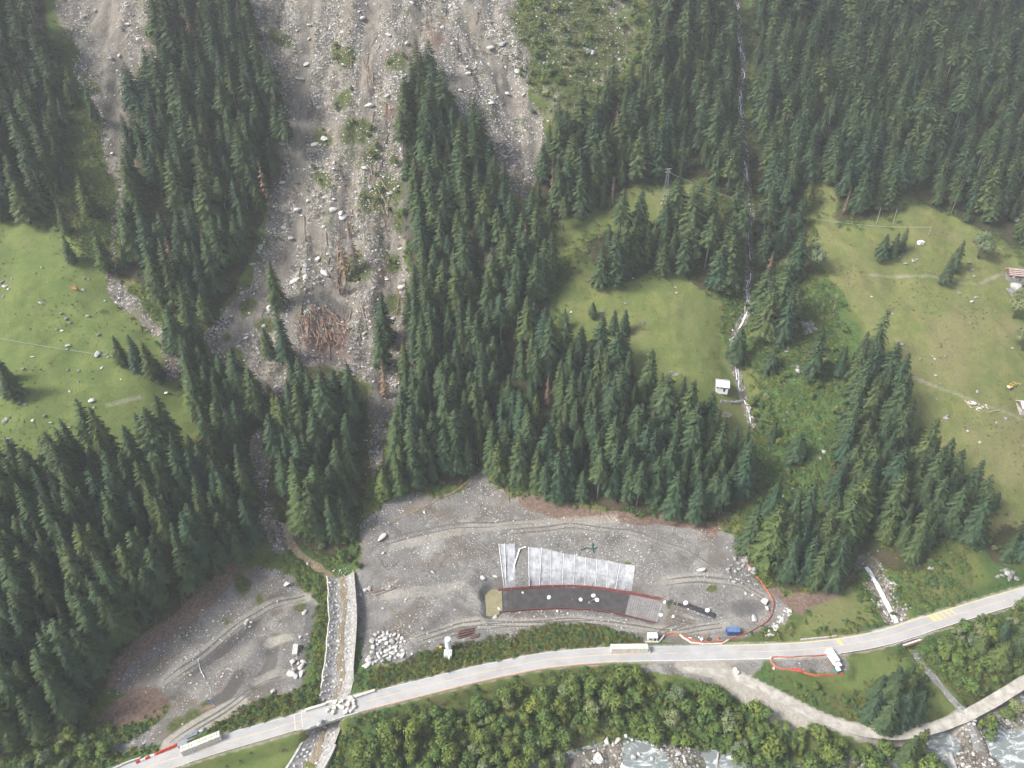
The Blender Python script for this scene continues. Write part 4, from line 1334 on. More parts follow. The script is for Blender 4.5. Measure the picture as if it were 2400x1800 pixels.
def bar_across(px, wid, o0, o1, mat, slant=0.0):
    i = idx_px(road_path, px)
    p = road_path[i]
    nr = frame_of(road_path)[i]
    tg = np.array([nr[1], -nr[0]])
    q = [p[:2] + nr * o0 - tg * (wid / 2 + slant), p[:2] + nr * o1 - tg * wid / 2, p[:2] + nr * o1 + tg * wid / 2, p[:2] + nr * o0 + tg * (wid / 2 - slant)]
    m = MB().add([(a[0], a[1], p[2] + .016) for a in q], [(0, 1, 2, 3)])
    m.build('paint_bar', M[mat], road)
bar_across(1980, 1.3, H_ - .45, .35, 'line_yellow', .6)
for k_, px in enumerate((2196, 2207, 2218, 2229, 2240)):
    bar_across(px, 1.3 if k_ < 2 else .7, H_ - .45, .3, 'line_yellow', .6)
for px in (690, 705):
    bar_across(px, .25, H_ - .5, -H_ + .5, 'line_white')

# gravel track, entry, side yard
track = structure(ribbon(track_path, 2.1 + .25 * fbm(track_path[:, 0], track_path[:, 1], 9, 5, 3), -2.1 + .25 * fbm(track_path[:, 0], track_path[:, 1], 9, 9, 3), .03, .15).build('gravel_track', plain('track_gravel', (.40, .368, .315), .95, .25, .35, .05)), 'pale gravel track winding down to the river')

# kerb and rails along the valley side of the road
i0, i1 = idx_px(road_path, 845), idx_px(road_path, 1420)
tag(ribbon(road_path, -H_ - .05, -H_ - .55, .22, .6, i0, i1).build('stone_kerb', M['kerb']), 'low brown stone kerb along the valley side of the road', 'kerb')
def guard_rail(px0, px1, side, label, mat='rail'):
    i0, i1 = idx_px(road_path, px0), idx_px(road_path, px1)
    p0 = road_path[i0]
    t = thing('guard_rail', label, 'guard rail')
    nr = frame_of(road_path)
    off = side * (H_ + .35)
    m = MB()
    pts = [(road_path[i, 0] + nr[i, 0] * off, road_path[i, 1] + nr[i, 1] * off, road_path[i, 2]) for i in range(i0, i1)]
    for (x0, y0, z0), (x1, y1, z1) in zip(pts[:-1], pts[1:]):
        for lo, hi in ((.45, .62), (.66, .83)):
            m.add([(x0, y0, z0 + lo), (x1, y1, z1 + lo), (x1, y1, z1 + hi), (x0, y0, z0 + hi), (x0 + nr[i0, 0] * .07, y0 + nr[i0, 1] * .07, z0 + lo), (x1 + nr[i0, 0] * .07, y1 + nr[i0, 1] * .07, z1 + lo), (x1 + nr[i0, 0] * .07, y1 + nr[i0, 1] * .07, z1 + hi), (x0 + nr[i0, 0] * .07, y0 + nr[i0, 1] * .07, z0 + hi)],
                  [(0, 1, 2, 3), (7, 6, 5, 4), (3, 2, 6, 7), (1, 0, 4, 5)])
    m.build('rail', M[mat], t)
    pm = MB().box((0, 0, .35), (.14, .1, 1.1))
    pme = mesh_from('post', pm.v, pm.f, M[mat])
    for p in pts[::2]:
        obj('post', pme, t, (p[0], p[1], p[2]))
    return t
guard_rail(1965, 2660, -1, 'rust-red guard rail along the valley edge of the road at the right')
guard_rail(2030, 2130, 1, 'short rail above the brook on the hill side of the road', 'galv')
guard_rail(440, 700, -1, 'low pale rail on the valley edge of the road left of the bridge', 'galv')

# ---------------------------------------------------------------- concrete block barriers
def block_mesh(l, w, h):
    m = MB().box((0, 0, h / 2), (l, w, h), bevel=.07)
    return mesh_from('block', m.v, m.f, M['block'])
def block_wall(name, p0, p1, n_, deep, high, label, z0=None, size=None, short_top=0):
    a, b = (G(*p0), G(*p1)) if z0 is None else (Vector((*map(float, at_z(p0[0], p0[1], z0)), z0)), Vector((*map(float, at_z(p1[0], p1[1], z0)), z0)))
    d = b - a
    L = d.length
    l = L / n_
    w = l * .9 if size is None else size[0]
    h = l * .8 if size is None else size[1]
    rz = math.atan2(d.y, d.x)
    t = thing(name, label, 'barrier', a, 0)
    me = block_mesh(l * .93, w * .93, h * .97)
    nx, ny = -d.y / L, d.x / L
    for k in range(high):
        for j in range(deep):
            for i in range(n_ - (short_top if k else 0)):
                o = obj('block', me, t, (d.x * (i + .5) / n_ + nx * j * w + random.uniform(-.03, .03), d.y * (i + .5) / n_ + ny * j * w + random.uniform(-.03, .03), d.z * (i + .5) / n_ + k * h), (0, 0, rz + random.uniform(-.03, .03)))
    return t
block_wall('block_barrier', (1431, 1529), (1524, 1528), 15, 2, 3, 'long double stack of pale concrete blocks on the road edge by the site entrance', .05, (1.2, 1.0), 1)
block_wall('block_barrier', (428, 1770), (520, 1733), 14, 2, 3, 'long double stack of pale concrete blocks across the road beside the red barriers', -.1, (1.2, 1.0))
block_wall('block_barrier', (716, 1667), (765, 1652), 8, 1, 1, 'single row of pale blocks on the bridge edge left of the torrent', .0, (1.0, 1.1))
block_wall('block_barrier', (765, 1649), (792, 1645), 5, 1, 1, 'displaced short row of pale blocks in the middle of the bridge', .0, (1.0, 1.1))
block_wall('block_barrier', (832, 1636), (879, 1620), 8, 1, 1, 'single row of pale blocks on the road edge right of the torrent', .0, (1.0, 1.1))
bm_ = block_mesh(1.25, 1.15, 1.1)
for q, (x, y) in enumerate([(768, 1667), (784, 1662), (781, 1672), (811, 1671), (822, 1669), (830, 1659), (792, 1655), (798, 1658), (804, 1660), (817, 1649), (824, 1640), (828, 1645), (820, 1636), (810, 1673), (814, 1665), (786, 1650), (796, 1648), (802, 1645), (816, 1654), (829, 1651)]):
    X0, Y0 = at_z(x, y, 0)
    tag(obj('tumbled_block', bm_, None, (float(X0), float(Y0), .02), (random.uniform(-.08, .08), random.uniform(-.08, .08), random.uniform(0, 3)), (random.uniform(.75, 1.1),) * 3), 'pale concrete block tumbled loose on the damaged bridge deck', 'block', 'tumbled blocks on the bridge')

# ---------------------------------------------------------------- torrent: channel, stones, water, bridge
bed = MB()
nr = frame_of(ch_path)
prof = [(-5.6, 1.7), (-4.6, 1.2), (-2.6, .05), (0, -.10), (2.6, .05), (4.6, 1.2), (5.6, 1.7)]
def ch_half(i):
    return 1.0
k = len(ch_path)
for i in range(k):
    for o_, z_ in prof:
        bed.v.append((ch_path[i, 0] + nr[i, 0] * o_, ch_path[i, 1] + nr[i, 1] * o_, ch_path[i, 2] + z_ * (1.25 if i < 30 else 1.5) + .05))
w_ = len(prof)
bed.f = [(i * w_ + j, i * w_ + j + 1, (i + 1) * w_ + j + 1, (i + 1) * w_ + j) for i in range(k - 1) for j in range(w_ - 1)]
channel = structure(bed.build('torrent_channel', plain('channel_mortar', (.29, .275, .25), .9, .3, .8, .05), smooth=True), 'stone-lined torrent channel running under the road bridge')
cnt = 0
order = []
for i in range(1, k - 1):
    for o_ in np.arange(-5.2, 5.3, 1.05):
        order.append((i, o_ + random.uniform(-.3, .3)))
random.shuffle(order)
slots = []
for i, o_ in order:
    f = random.uniform(-.5, .5)
    j = min(k - 2, max(1, i))
    x = ch_path[j, 0] + nr[j, 0] * o_ + (ch_path[j + 1, 0] - ch_path[j, 0]) * f
    y = ch_path[j, 1] + nr[j, 1] * o_ + (ch_path[j + 1, 1] - ch_path[j, 1]) * f
    zc = ch_path[j, 2] + np.interp(o_, [p[0] for p in prof], [p[1] * (1.25 if j < 30 else 1.5) for p in prof]) + .05
    rr = random.uniform(.42, .85)
    if abs(o_) < .9 or any((x - a) ** 2 + (y - b) ** 2 < (.72 * (rr + c)) ** 2 for a, b, c in slots):
        continue
    if abs(project(x, y, zc)[1] - 1672) < 26 and 700 < project(x, y, zc)[0] < 860:
        continue
    slots.append((x, y, rr))
    if len(slots) > 298:
        break
    obj('stone', (PALE if random.random() < .6 else ROCKS)[random.randrange(8)], channel, (x, y, zc), (random.uniform(-.2, .2), random.uniform(-.2, .2), random.uniform(0, 6.28)), (rr, rr, rr * .7))
for s_ in (-1, 1):
    wv = .35 * np.sin(np.arange(k) * .8 + s_) + .25 * np.sin(np.arange(k) * 1.9)
    ribbon(ch_path, s_ * 5.65 + .20 + wv * .5, s_ * 5.65 - .20 + wv * .5, 2.15, 2.2, 0 if s_ < 0 else max(0, k0 - 9), k0 - 3).build('channel_wall', M['block'] if s_ < 0 else M['concrete'], channel)
    ribbon(ch_path, s_ * 5.9 + .4, s_ * 5.9 - .4, 2.75, 2.6, k0 + 4, None).build('channel_wall', M['concrete'], channel)
mw = np.array([1.1 + .5 * math.sin(i * .55) * math.sin(i * .21) for i in range(k)])
cw = .8 * np.sin(np.arange(k) * .33) + .4 * np.sin(np.arange(k) * .9)
tw = structure(ribbon(ch_path, cw + mw, cw - mw, .14).build('torrent_water', M['mud_water']), 'thin brown torrent water in the lined channel')
k2 = len(mud_path)
mw2 = 1.6 + .9 * fbm(mud_path[:, 0], mud_path[:, 1], 4, 3, 2)
structure(ribbon(mud_path, mw2, -mw2, -.22).build('muddy_stream', M['mud_water']), 'muddy brown stream curving out of the forest into the channel')
for pts, wd, nm in ((V((1030, 985), (1034, 1005), (1015, 1035), (985, 1062), (950, 1078), (905, 1100), (868, 1118), (838, 1132)), .45, 'beige rivulet crossing the top of the gravel fan'), ([(903, 1415), (950, 1470), (900, 1480), (905, 1490)], .35, 'thin muddy trickle on the site floor')):
    rp_ = path_px(pts, step=1.5)
    rp_[:, 2] = hz(rp_[:, 0], rp_[:, 1])
    structure(ribbon(rp_, wd, -wd, .12).build('rivulet', M['mud_water']), nm)

bridge = thing('road_bridge', 'short concrete bridge carrying the road over the torrent, hit by debris', 'bridge')
ic = idx_px(road_path, 775)
ribbon(road_path, H_ + .5, -H_ - .5, -.05, .8, ic - 4, ic + 6).build('deck', M['concrete'], bridge)
ribbon(road_path, -H_ - .05, -H_ - .5, .45, .5, ic - 3, ic + 5).build('parapet', M['concrete'], bridge)
nrm_r = frame_of(road_path)
for j in (ic - 4, ic + 5):
    p = road_path[j]
    rz = math.atan2(nrm_r[j, 1], nrm_r[j, 0])
    MB().box((p[0], p[1], p[2] - 2.9), (7.8, .9, 4.2), rz).build('abutment', M['concrete'], bridge)
b0 = Vector((*map(float, at_z(752, 1699, 0)), 0))
tag(obj('boulder', ROCKS[2], None, (b0.x, b0.y, .9), (.3, .2, 1.2), (2.0, 1.6, 2.1)), 'huge blue-grey boulder lodged on the lower edge of the bridge', 'boulder')

# ---------------------------------------------------------------- river, brook, waterfall
rw = river_path[:, 3] + 1.0
nrv = frame_of(river_path)
riv = MB()
for i in range(len(river_path)):
    for j in range(-8, 9):
        o_ = rw[i] * j / 8
        riv.v.append((river_path[i, 0] + nrv[i, 0] * o_, river_path[i, 1] + nrv[i, 1] * o_, river_path[i, 2] - .35 + .18 * float(vnoise(np.array(i * .9), np.array(j * .9), 5))))
riv.f = [(i * 17 + j, (i + 1) * 17 + j, (i + 1) * 17 + j + 1, i * 17 + j + 1) for i in range(len(river_path) - 1) for j in range(16)]
structure(riv.build('river', M['river'], smooth=True), 'grey-green glacial river with white rapids')
bw = .95 + .5 * fbm(brook_path[:, 0], brook_path[:, 1], 3, 31, 2)
structure(ribbon(brook_path, bw, -bw, -.15).build('brook', M['white_water']), 'white mountain brook dropping to the road culvert')
bw = 1.3 + .7 * fbm(brook2_path[:, 0], brook2_path[:, 1], 4, 33, 2)
structure(ribbon(brook2_path, bw, -bw, .0).build('brook_below_road', M['grey_water']), 'shallow grey brook crossing the gravel track')
wfp = resample(np.column_stack([wf_path[:, 0], wf_path[:, 1], hz(wf_path[:, 0], wf_path[:, 1])]), 1.2)
wfp[:, 2] = np.minimum.accumulate(hz(wfp[:, 0], wfp[:, 1])) if wfp[0, 2] > wfp[-1, 2] else hz(wfp[:, 0], wfp[:, 1])
wfp[:, 2] = np.maximum(wfp[:, 2], hz(wfp[:, 0], wfp[:, 1]))
kk = np.arange(len(wfp))
wfm = MB()
for s_ in range(3):
    cc = (.9 * np.sin(kk * .19 + s_ * 2.1) + .6 * np.sin(kk * .53 + s_)) * (1 if s_ else .6)
    ww = np.clip(.36 + 1.0 * fbm(kk * 1.0, kk * 0 + s_ * 50, 7, 41, 3), .02, .42) * (1 if s_ == 0 else .5)
    rb = ribbon(wfp, cc + ww, cc - ww, .35 + .05 * s_)
    gap = fbm(kk * 1.0, kk * 0 + 9 + s_ * 31, 9, 47, 3)
    rb.f = [f_ for i_, f_ in enumerate(rb.f) if gap[i_] > (-.05 if s_ == 0 else .05)]
    wfm.add(rb.v, rb.f)
structure(wfm.build('waterfall_stream', M['white_water']), 'narrow white waterfall stream tumbling down the forest ravine')

# ---------------------------------------------------------------- retention basin
def tz(p, z):
    x, y = at_z(p[0], p[1], z)
    return Vector((float(x), float(y), z))
tp = resample([tuple(tz(p, BZ)) for p in BASIN_TOP], 2.0)
mlen = len(tp)
bt = np.array([tuple(tz(p, BZ)) for p in BASIN_BOT])
sb = np.concatenate([[0], np.cumsum(np.sqrt((np.diff(bt[:, :2], axis=0) ** 2).sum(1)))])
bp = np.column_stack([np.interp(np.linspace(0, sb[-1], mlen), sb, bt[:, c]) for c in range(3)])
basin = thing('retention_basin', 'curved retention basin floor with steel mesh and red edge boards', 'basin')
def bpt(u, v, z=0.0):
    i = u * (mlen - 1)
    a = int(min(mlen - 2, math.floor(i)))
    f = i - a
    t_ = tp[a] * (1 - f) + tp[a + 1] * f
    b_ = bp[a] * (1 - f) + bp[a + 1] * f
    q = t_ * (1 - v) + b_ * v
    return Vector((q[0], q[1], BZ + z))
def slab(u0, u1, mat, nm):
    m = MB()
    nn = 24
    for i in range(nn + 1):
        for v in (0.01, .99):
            m.v.append(bpt(u0 + (u1 - u0) * i / nn, v, .05))
    m.f = [(2 * i, 2 * i + 1, 2 * i + 3, 2 * i + 2) for i in range(nn)]
    m.build(nm, M[mat], basin)
slab(0, .8, 'slab', 'floor_slab')
slab(.8, 1.0, 'slab_pale', 'floor_slab')
def bars(u0, u1, mat, cross):
    m = MB()
    for r_ in range(19):
        v = .03 + .94 * r_ / 18
        m.tube([bpt(u0 + (u1 - u0) * i / 14, v, .24) for i in range(15)], .045, n=3, cap=False)
    for c_ in range(cross):
        u = u0 + (u1 - u0) * (c_ + .5) / cross
        m.tube([bpt(u, .02, .30), bpt(u, .5, .30), bpt(u, .98, .30)], .045, n=3, cap=False)
    o = m.build('steel_mesh', M[mat], basin)
    o['kind'] = 'stuff'
bars(.05, .8, 'rebar', 66)
bars(.8, .99, 'rebar', 14)
m = MB()
for v, h in ((0.0, 1.6), (1.0, .9)):
    for s_ in range(12):
        m = MB()
        pts = [bpt((s_ + q * .97) / 12, v) for q in (0, .5, 1)]
        for a, b in zip(pts[:-1], pts[1:]):
            nrl = Vector((-(b - a).y, (b - a).x, 0)).normalized() * .09
            lean_ = Vector((0, .12 if v == 0 else -.15, 0))
            m.add([a - nrl, b - nrl, b + nrl, a + nrl, a - nrl + lean_ + Vector((0, 0, h)), b - nrl + lean_ + Vector((0, 0, h)), b + nrl + lean_ + Vector((0, 0, h)), a + nrl + lean_ + Vector((0, 0, h))],
                  [(0, 1, 5, 4), (2, 3, 7, 6), (4, 5, 6, 7), (3, 0, 4, 7), (1, 2, 6, 5)])
        m.build('edge_board', M['red_board'], basin)
    rl = MB().tube([bpt(i / 20, v, h + .12) + Vector((0, .12 if v == 0 else -.15, 0)) for i in range(21)], .06, n=5)
    rl.build('top_rail', M['rail'], basin)
pm = MB()
pp = [tz(p, BZ + .32) for p in pond_poly]
pm.add(pp, [tuple(range(len(pp)))[::-1]])
structure(pm.build('mud_pond', M['pond']), 'shallow yellow-brown puddle at the left end of the basin')

# white bags and bundles in and around the basin
def bag_mesh(seed, open_=False):
    r = random.Random(seed)
    n_, rings = 10, [(0, .72), (.25, .98), (.7, 1.0), (1.05, .86), (1.15, .62), (1.02 if open_ else 1.22, .30)]
    vs = [(rr * (1 + r.uniform(-.1, .1)) * math.cos(a * 6.283 / n_), rr * .85 * (1 + r.uniform(-.1, .1)) * math.sin(a * 6.283 / n_), z * .8) for z, rr in rings for a in range(n_)]
    fs = [(l * n_ + a, l * n_ + (a + 1) % n_, (l + 1) * n_ + (a + 1) % n_, (l + 1) * n_ + a) for l in range(len(rings) - 1) for a in range(n_)]
    fs.append(tuple((len(rings) - 1) * n_ + a for a in range(n_)))
    mid = [0] * (len(fs) - 1) + [1 if open_ else 0]
    return mesh_from('bag', vs, fs, smooth=True, mats=[M['bag'], M['dark']], midx=mid)
for nm_, (x, y), s_, op in (('small white bag near the upper board at the left of the basin', (1225, 1390), .55, 0), ('white bag lying alone in the middle of the basin', (1287, 1402), 1.05, 0), ('white bag beside the dark tools in the basin', (1361, 1407), .95, 1),
        ('tall white bag nearest the upper board of the basin', (1391, 1398), 1.05, 0), ('open white bag with a dark hollow in the basin', (1399, 1408), 1.1, 1), ('white ring-shaped bag at the right end of the basin', (1549, 1443), .9, 1), ('white bag at the upper right corner of the basin', (1558, 1413), .8, 0),
        ('white cube-shaped bag among the hoses right of the basin', (1578, 1446), .7, 0), ('tall white bag on the black sheet', (1607, 1415), 1.15, 1), ('flat white bag at the right end of the black sheet', (1658, 1432), 1.1, 0), ('white bag on the lower rim of the basin', (1306, 1433), .6, 0)):
    p = G(x, y)
    tag(obj('white_bag', bag_mesh(int(x), bool(op)), None, p + Vector((0, 0, .05)), (0, 0, random.uniform(0, 6)), (s_, s_, s_)), nm_, 'bag', 'white bags around the basin')
for q, (x, y) in enumerate([(1346, 1409), (1376, 1410), (1383, 1411), (1392, 1413), (1576, 1411), (1590, 1418)]):
    p = G(x, y)
    t = thing('rebar_cage', ['bent dark rebar pieces left of the pair of bags in the basin', 'dark rebar stirrups between two white bags', 'second bundle of dark stirrups by the open bag', 'dark red rebar bundle under the open bag', 'dark red rebar bundle at the corner of the basin', 'tangled rebar rings by the black sheet'][q], 'rebar', p, random.uniform(0, 3))
    for w in range(6):
        a = random.uniform(-1.2, 1.2)
        MB().tube([(a, -.7, .1), (a + random.uniform(-.2, .2), -.5, .8), (a + random.uniform(-.2, .2), .5, .8), (a + .1, .7, .1)], .06, n=4).build('stirrup', M['rust' if w % 2 else 'bag' if w == 0 else 'dark_metal'], t)
# black sheets, hoses and bars right of the basin
def strip_on_ground(name, p0, p1, width, mat, label, cat, dz=.25, ends=1.0):
    a, b = G(*p0), G(*p1)
    d = (b - a)
    nrl = Vector((-d.y, d.x, 0)).normalized()
    m = MB()
    nn = 14
    for i in range(nn + 1):
        for s_ in (-1, 0, 1):
            q = a + d * (i / nn) + nrl * s_ * width / 2 * (1 if i < nn else ends)
            m.v.append((q.x, q.y, float(hz(q.x, q.y)) + dz + (.12 if s_ == 0 else 0) + random.uniform(0, .06)))
    m.f = [(i * 3 + j, (i + 1) * 3 + j, (i + 1) * 3 + j + 1, i * 3 + j + 1) for i in range(nn) for j in range(2)]
    return tag(m.build(name, M[mat]), label, cat)
strip_on_ground('black_sheet', (1610, 1420), (1677, 1445), 2.4, 'dark', 'long black sheet on the gravel right of the basin', 'sheet')
strip_on_ground('grey_strip', (1560, 1415), (1612, 1424), 1.4, 'dark', 'dark strip laid between the basin corner and the tall bag', 'sheet')
for q, pts in enumerate([[(1562, 1422), (1600, 1432), (1640, 1445), (1672, 1452)], [(1600, 1434), (1630, 1447)], [(1560, 1437), (1572, 1441), (1600, 1449), (1625, 1456)], [(1575, 1450), (1600, 1458), (1622, 1462)]]):
    pth = path_px(pts, step=1.5)
    tag(MB().tube([(a, b, c + .12) for a, b, c in pth], .10, n=5).build('steel_bar', M['dark_metal']), ['long dark steel bar below the black sheet', 'short dark steel bar below the black sheet', 'dark steel bar bundle through the cube-shaped bag', 'lowest dark steel bar on the site road'][q], 'bar')

# geotextile sheets on the slope above the basin
ztop = [(225, 165), (287, 165), (408, 160), None, (545, 200), (685, 210), (785, 230), (925, 265), (1040, 285), (1160, 310), (1280, 330), (1405, 345), (1530, 375), (1705, 400)]
zbot = [(285, 662), (303, 658), (412, 640), None, (552, 640), (660, 637), (785, 635), (905, 635), (1030, 638), (1150, 642), (1265, 642), (1380, 652), (1480, 660), (1670, 672)]
zs = lambda p: (1120 + p[0] / 4.608, 1240 + p[1] / 4.608)
sheet_names = ['narrow folded white sheet at the left end of the covered slope', 'white sheet with a diagonal fold left of the bare gap', None, None] + ['%s white sheet right of the bare gap on the covered slope' % w for w in ('first', 'second', 'third', 'fourth', 'fifth', 'sixth', 'seventh', 'eighth', 'ninth and last')]
for i in range(len(ztop) - 1):
    if ztop[i] is None or ztop[i + 1] is None:
        continue
    a, b, c, d = zs(ztop[i]), zs(ztop[i + 1]), zs(zbot[i + 1]), zs(zbot[i])
    nu, nv = 7, 16
    m = MB()
    us, vs_ = np.meshgrid(np.linspace(.03, .965, nu), np.linspace(0, 1, nv))
    PX = (a[0] * (1 - us) + b[0] * us) * (1 - vs_) + (d[0] * (1 - us) + c[0] * us) * vs_
    PY = (a[1] * (1 - us) + b[1] * us) * (1 - vs_) + (d[1] * (1 - us) + c[1] * us) * vs_
    x, y, z = ground(PX.ravel(), PY.ravel())
    ph = rng.uniform(0, 6)
    z = z + .22 + .10 * np.sin(us.ravel() * 16 + ph + vs_.ravel() * 3) + .25 * np.exp(-((us.ravel() - .05 - .05 * math.sin(ph)) / .06) ** 2) + rng.uniform(-.03, .03, z.shape)
    m.v = list(zip(x, y, z))
    m.f = [(r_ * nu + q, (r_ + 1) * nu + q, (r_ + 1) * nu + q + 1, r_ * nu + q + 1) for r_ in range(nv - 1) for q in range(nu - 1)]
    nm_ = sheet_names[i]
    o = tag(m.build('geotextile_sheet', M['geotextile'], smooth=True), nm_, 'sheet', 'white sheets on the basin slope')
    edge_ = MB().tube([(x[r_ * nu], y[r_ * nu], z[r_ * nu] + .08) for r_ in range(nv)], .16, n=5)
    edge_.build('rolled_edge', M['bag'], o)
    sm_ = MB().tube([(x[8 * nu + q], y[8 * nu + q], z[8 * nu + q] + .03) for q in range(nu)], .07, n=4)
    sm_.build('seam', M['galv'], o)
    if i == 1:
        for (q0, q1) in (((455, 215), (370, 560)), ((520, 200), (440, 230))):
            pp = path_px([zs(q0), zs(((q0[0] + q1[0]) / 2 - 15, (q0[1] + q1[1]) / 2)), zs(q1)], step=1.5)
            MB().tube([(u_, v_, w_ + .45) for u_, v_, w_ in pp], .35, .2, 6).build('loose_fold', M['bag'], o)

# ---------------------------------------------------------------- site plant and cabins
def cabin(name, px, py, size, rz, wall, roof, label, cat, roof_t=.15, door=True):
    p = G(px, py)
    t = thing(name, label, cat, p, rz)
    l, w, h = size
    MB().box((0, 0, h / 2), (l, w, h)).build('body', M[wall], t)
    r_ = MB().box((0, 0, h + roof_t / 2 + .004), (l + .16, w + .16, roof_t)).build('roof', M[roof], t)
    rib = MB()
    nrib = max(4, int(l / .7))
    rm = mesh_from('rib', *(lambda b: (b.v, b.f))(MB().box((0, 0, 0), (.12, w, .08))), M[roof])
    for i in range(nrib):
        obj('rib', rm, r_, (-l / 2 + l * (i + .5) / nrib, 0, h + roof_t + .045))
    if door:
        d = MB().box((l * .25, -w / 2 - .03, h * .42), (.9, .06, h * .8)).build('door', M['dark_metal' if wall == 'white' else 'blue'], t)
        MB().box((l * .25 + .3, -w / 2 - .08, h * .42), (.08, .06, .12)).build('handle', M['galv'], d)
        MB().box((-l * .22, -w / 2 - .03, h * .6), (1.0, .05, .7)).build('window', M['dark_metal'], t)
    return t
cabin('site_container', 1716, 1484, (4.7, 2.4, 2.5), .02, 'blue', 'blue_roof', 'blue steel site container inside the orange fence', 'container')
p = G(1706, 1493)
tag(MB().box((0, 0, .05), (.9, 2.6, .1)).build('ramp', M['galv'], loc=p + Vector((0, 0, .35)), rot=(0, .25, .6)), 'pale metal ramp leaning by the blue container', 'ramp')
cabin('site_cabin', 1528, 1497, (3.7, 2.3, 2.2), .0, 'white', 'white', 'small white cabin by the site entrance beside the bushes', 'cabin')

# silo: cylinder on legs with cone, and the mixing unit at its foot
p = G(1051, 1532)
silo = thing('cement_silo', 'white upright cement silo with mixing unit at the gravel yard edge', 'silo', p)
def lathe(prof_, n_=20):
    m = MB()
    m.v = [(r_ * math.cos(6.2832 * a / n_), r_ * math.sin(6.2832 * a / n_), z) for z, r_ in prof_ for a in range(n_)]
    m.f = [(l * n_ + a, l * n_ + (a + 1) % n_, (l + 1) * n_ + (a + 1) % n_, (l + 1) * n_ + a) for l in range(len(prof_) - 1) for a in range(n_)]
    m.f += [tuple(range(n_ - 1, -1, -1)), tuple((len(prof_) - 1) * n_ + a for a in range(n_))]
    return m
lathe([(1.2, .25), (2.4, 1.25), (7.0, 1.25), (7.25, 1.15), (7.4, .6)]).build('tank', M['silo'], silo, smooth=False, loc=(0, 1.6, 0))
for sx in (-1, 1):
    for sy in (-1, 1):
        MB().tube([(sx * 1.1, 1.6 + sy * 1.1, -.3), (sx * .95, 1.6 + sy * .95, 3.0)], .1, n=5).build('leg', M['silo'], silo)
MB().box((0, -.9, 1.25), (3.0, 2.6, 2.2), bevel=.08).build('mixing_unit', M['white'], silo)
for q in range(4):
    MB().box((-.9 + q * .6, -.9, 2.45), (.12, 2.3, .16)).build('frame_bar', M['galv'], silo)
MB().box((.5, -2.7, .9), (.8, .8, 1.5)).build('pump_box', M['white'], silo)
for (x, y, nm_) in ((1034, 1512, 'dark drum beside the cement silo'), (1005, 1527, 'black wheel lying at the yard edge')):
    q = G(x, y)
    tag(lathe([(0, .5), (.25, .62), (.55, .62), (.62, .45), (.5, .2)], 14).build('drum', M['dark_metal'], loc=q, rot=(.5, 0, .4)), nm_, 'drum')
q = G(1028, 1521)
t = thing('yellow_mixer', 'small yellow tipped mixer left of the silo', 'mixer', q, .3)
lathe([(0, .3), (.4, .6), (.9, .6), (1.3, .3)], 12).build('mixing_drum', M['yellow'], t, loc=(.3, 0, .5), rot=(0, 1.1, 0))
MB().box((-.8, 0, .3), (1.8, .12, .12)).box((-.8, .5, .3), (1.8, .12, .12)).build('drawbar', M['yellow'], t)
# steel beams stacked on the yard
bmesh_ = mesh_from('beam', *(lambda b: (b.v, b.f))(MB().box((0, 0, .05), (6.4, .3, .05)).box((0, 0, .25), (6.4, .06, .36)).box((0, 0, .45), (6.4, .3, .05))), M['rust'])
p = G(1090, 1485)
for i in range(9):
    tag(obj('steel_beam', bmesh_, None, p + Vector((random.uniform(-.6, .6) + i * .12, -1.6 + i * .42, .05 + (.5 if i % 3 == 1 else 0))), (0, 0, .27 + random.uniform(-.05, .05)), (1, 1, 1)), 'rusty steel beam in the larger stack right of the silo', 'beam', 'large beam stack')
p = G(1112, 1492)
for i in range(4):
    tag(obj('steel_beam', bmesh_, None, p + Vector((i * .1, -.7 + i * .45, .05)), (0, 0, .3 + random.uniform(-.05, .05)), (.55, 1, 1)), 'short rusty beam in the smaller stack nearest the verge', 'beam', 'small beam stack')

# long pale barrier planks and orange nets at the entrance
def barrier_run(pts, label, n_=None, h=.85, mat='block'):
    w = [G(*p_) for p_ in pts]
    t = thing('plank_barrier', label, 'barrier', w[0])
    for a, b in zip(w[:-1], w[1:]):
        L = (b - a).length
        kk_ = max(1, int(round(L / 3.2)))
        for i in range(kk_):
            c = a + (b - a) * ((i + .5) / kk_) - w[0]
            rz = math.atan2((b - a).y, (b - a).x)
            MB().box((0, 0, h / 2), (L / kk_ * .96, .35, h), bevel=.05).build('barrier_section', M[mat], t, loc=c, rot=(0, 0, rz))
    return t
barrier_run([(1592, 1489), (1606, 1499), (1621, 1508), (1650, 1511), (1692, 1510), (1708, 1501)], 'long pale barrier on the road side of the works depot')
barrier_run([(1512, 1506), (1544, 1506), (1556, 1492)], 'short pale barrier in front of the white cabin')

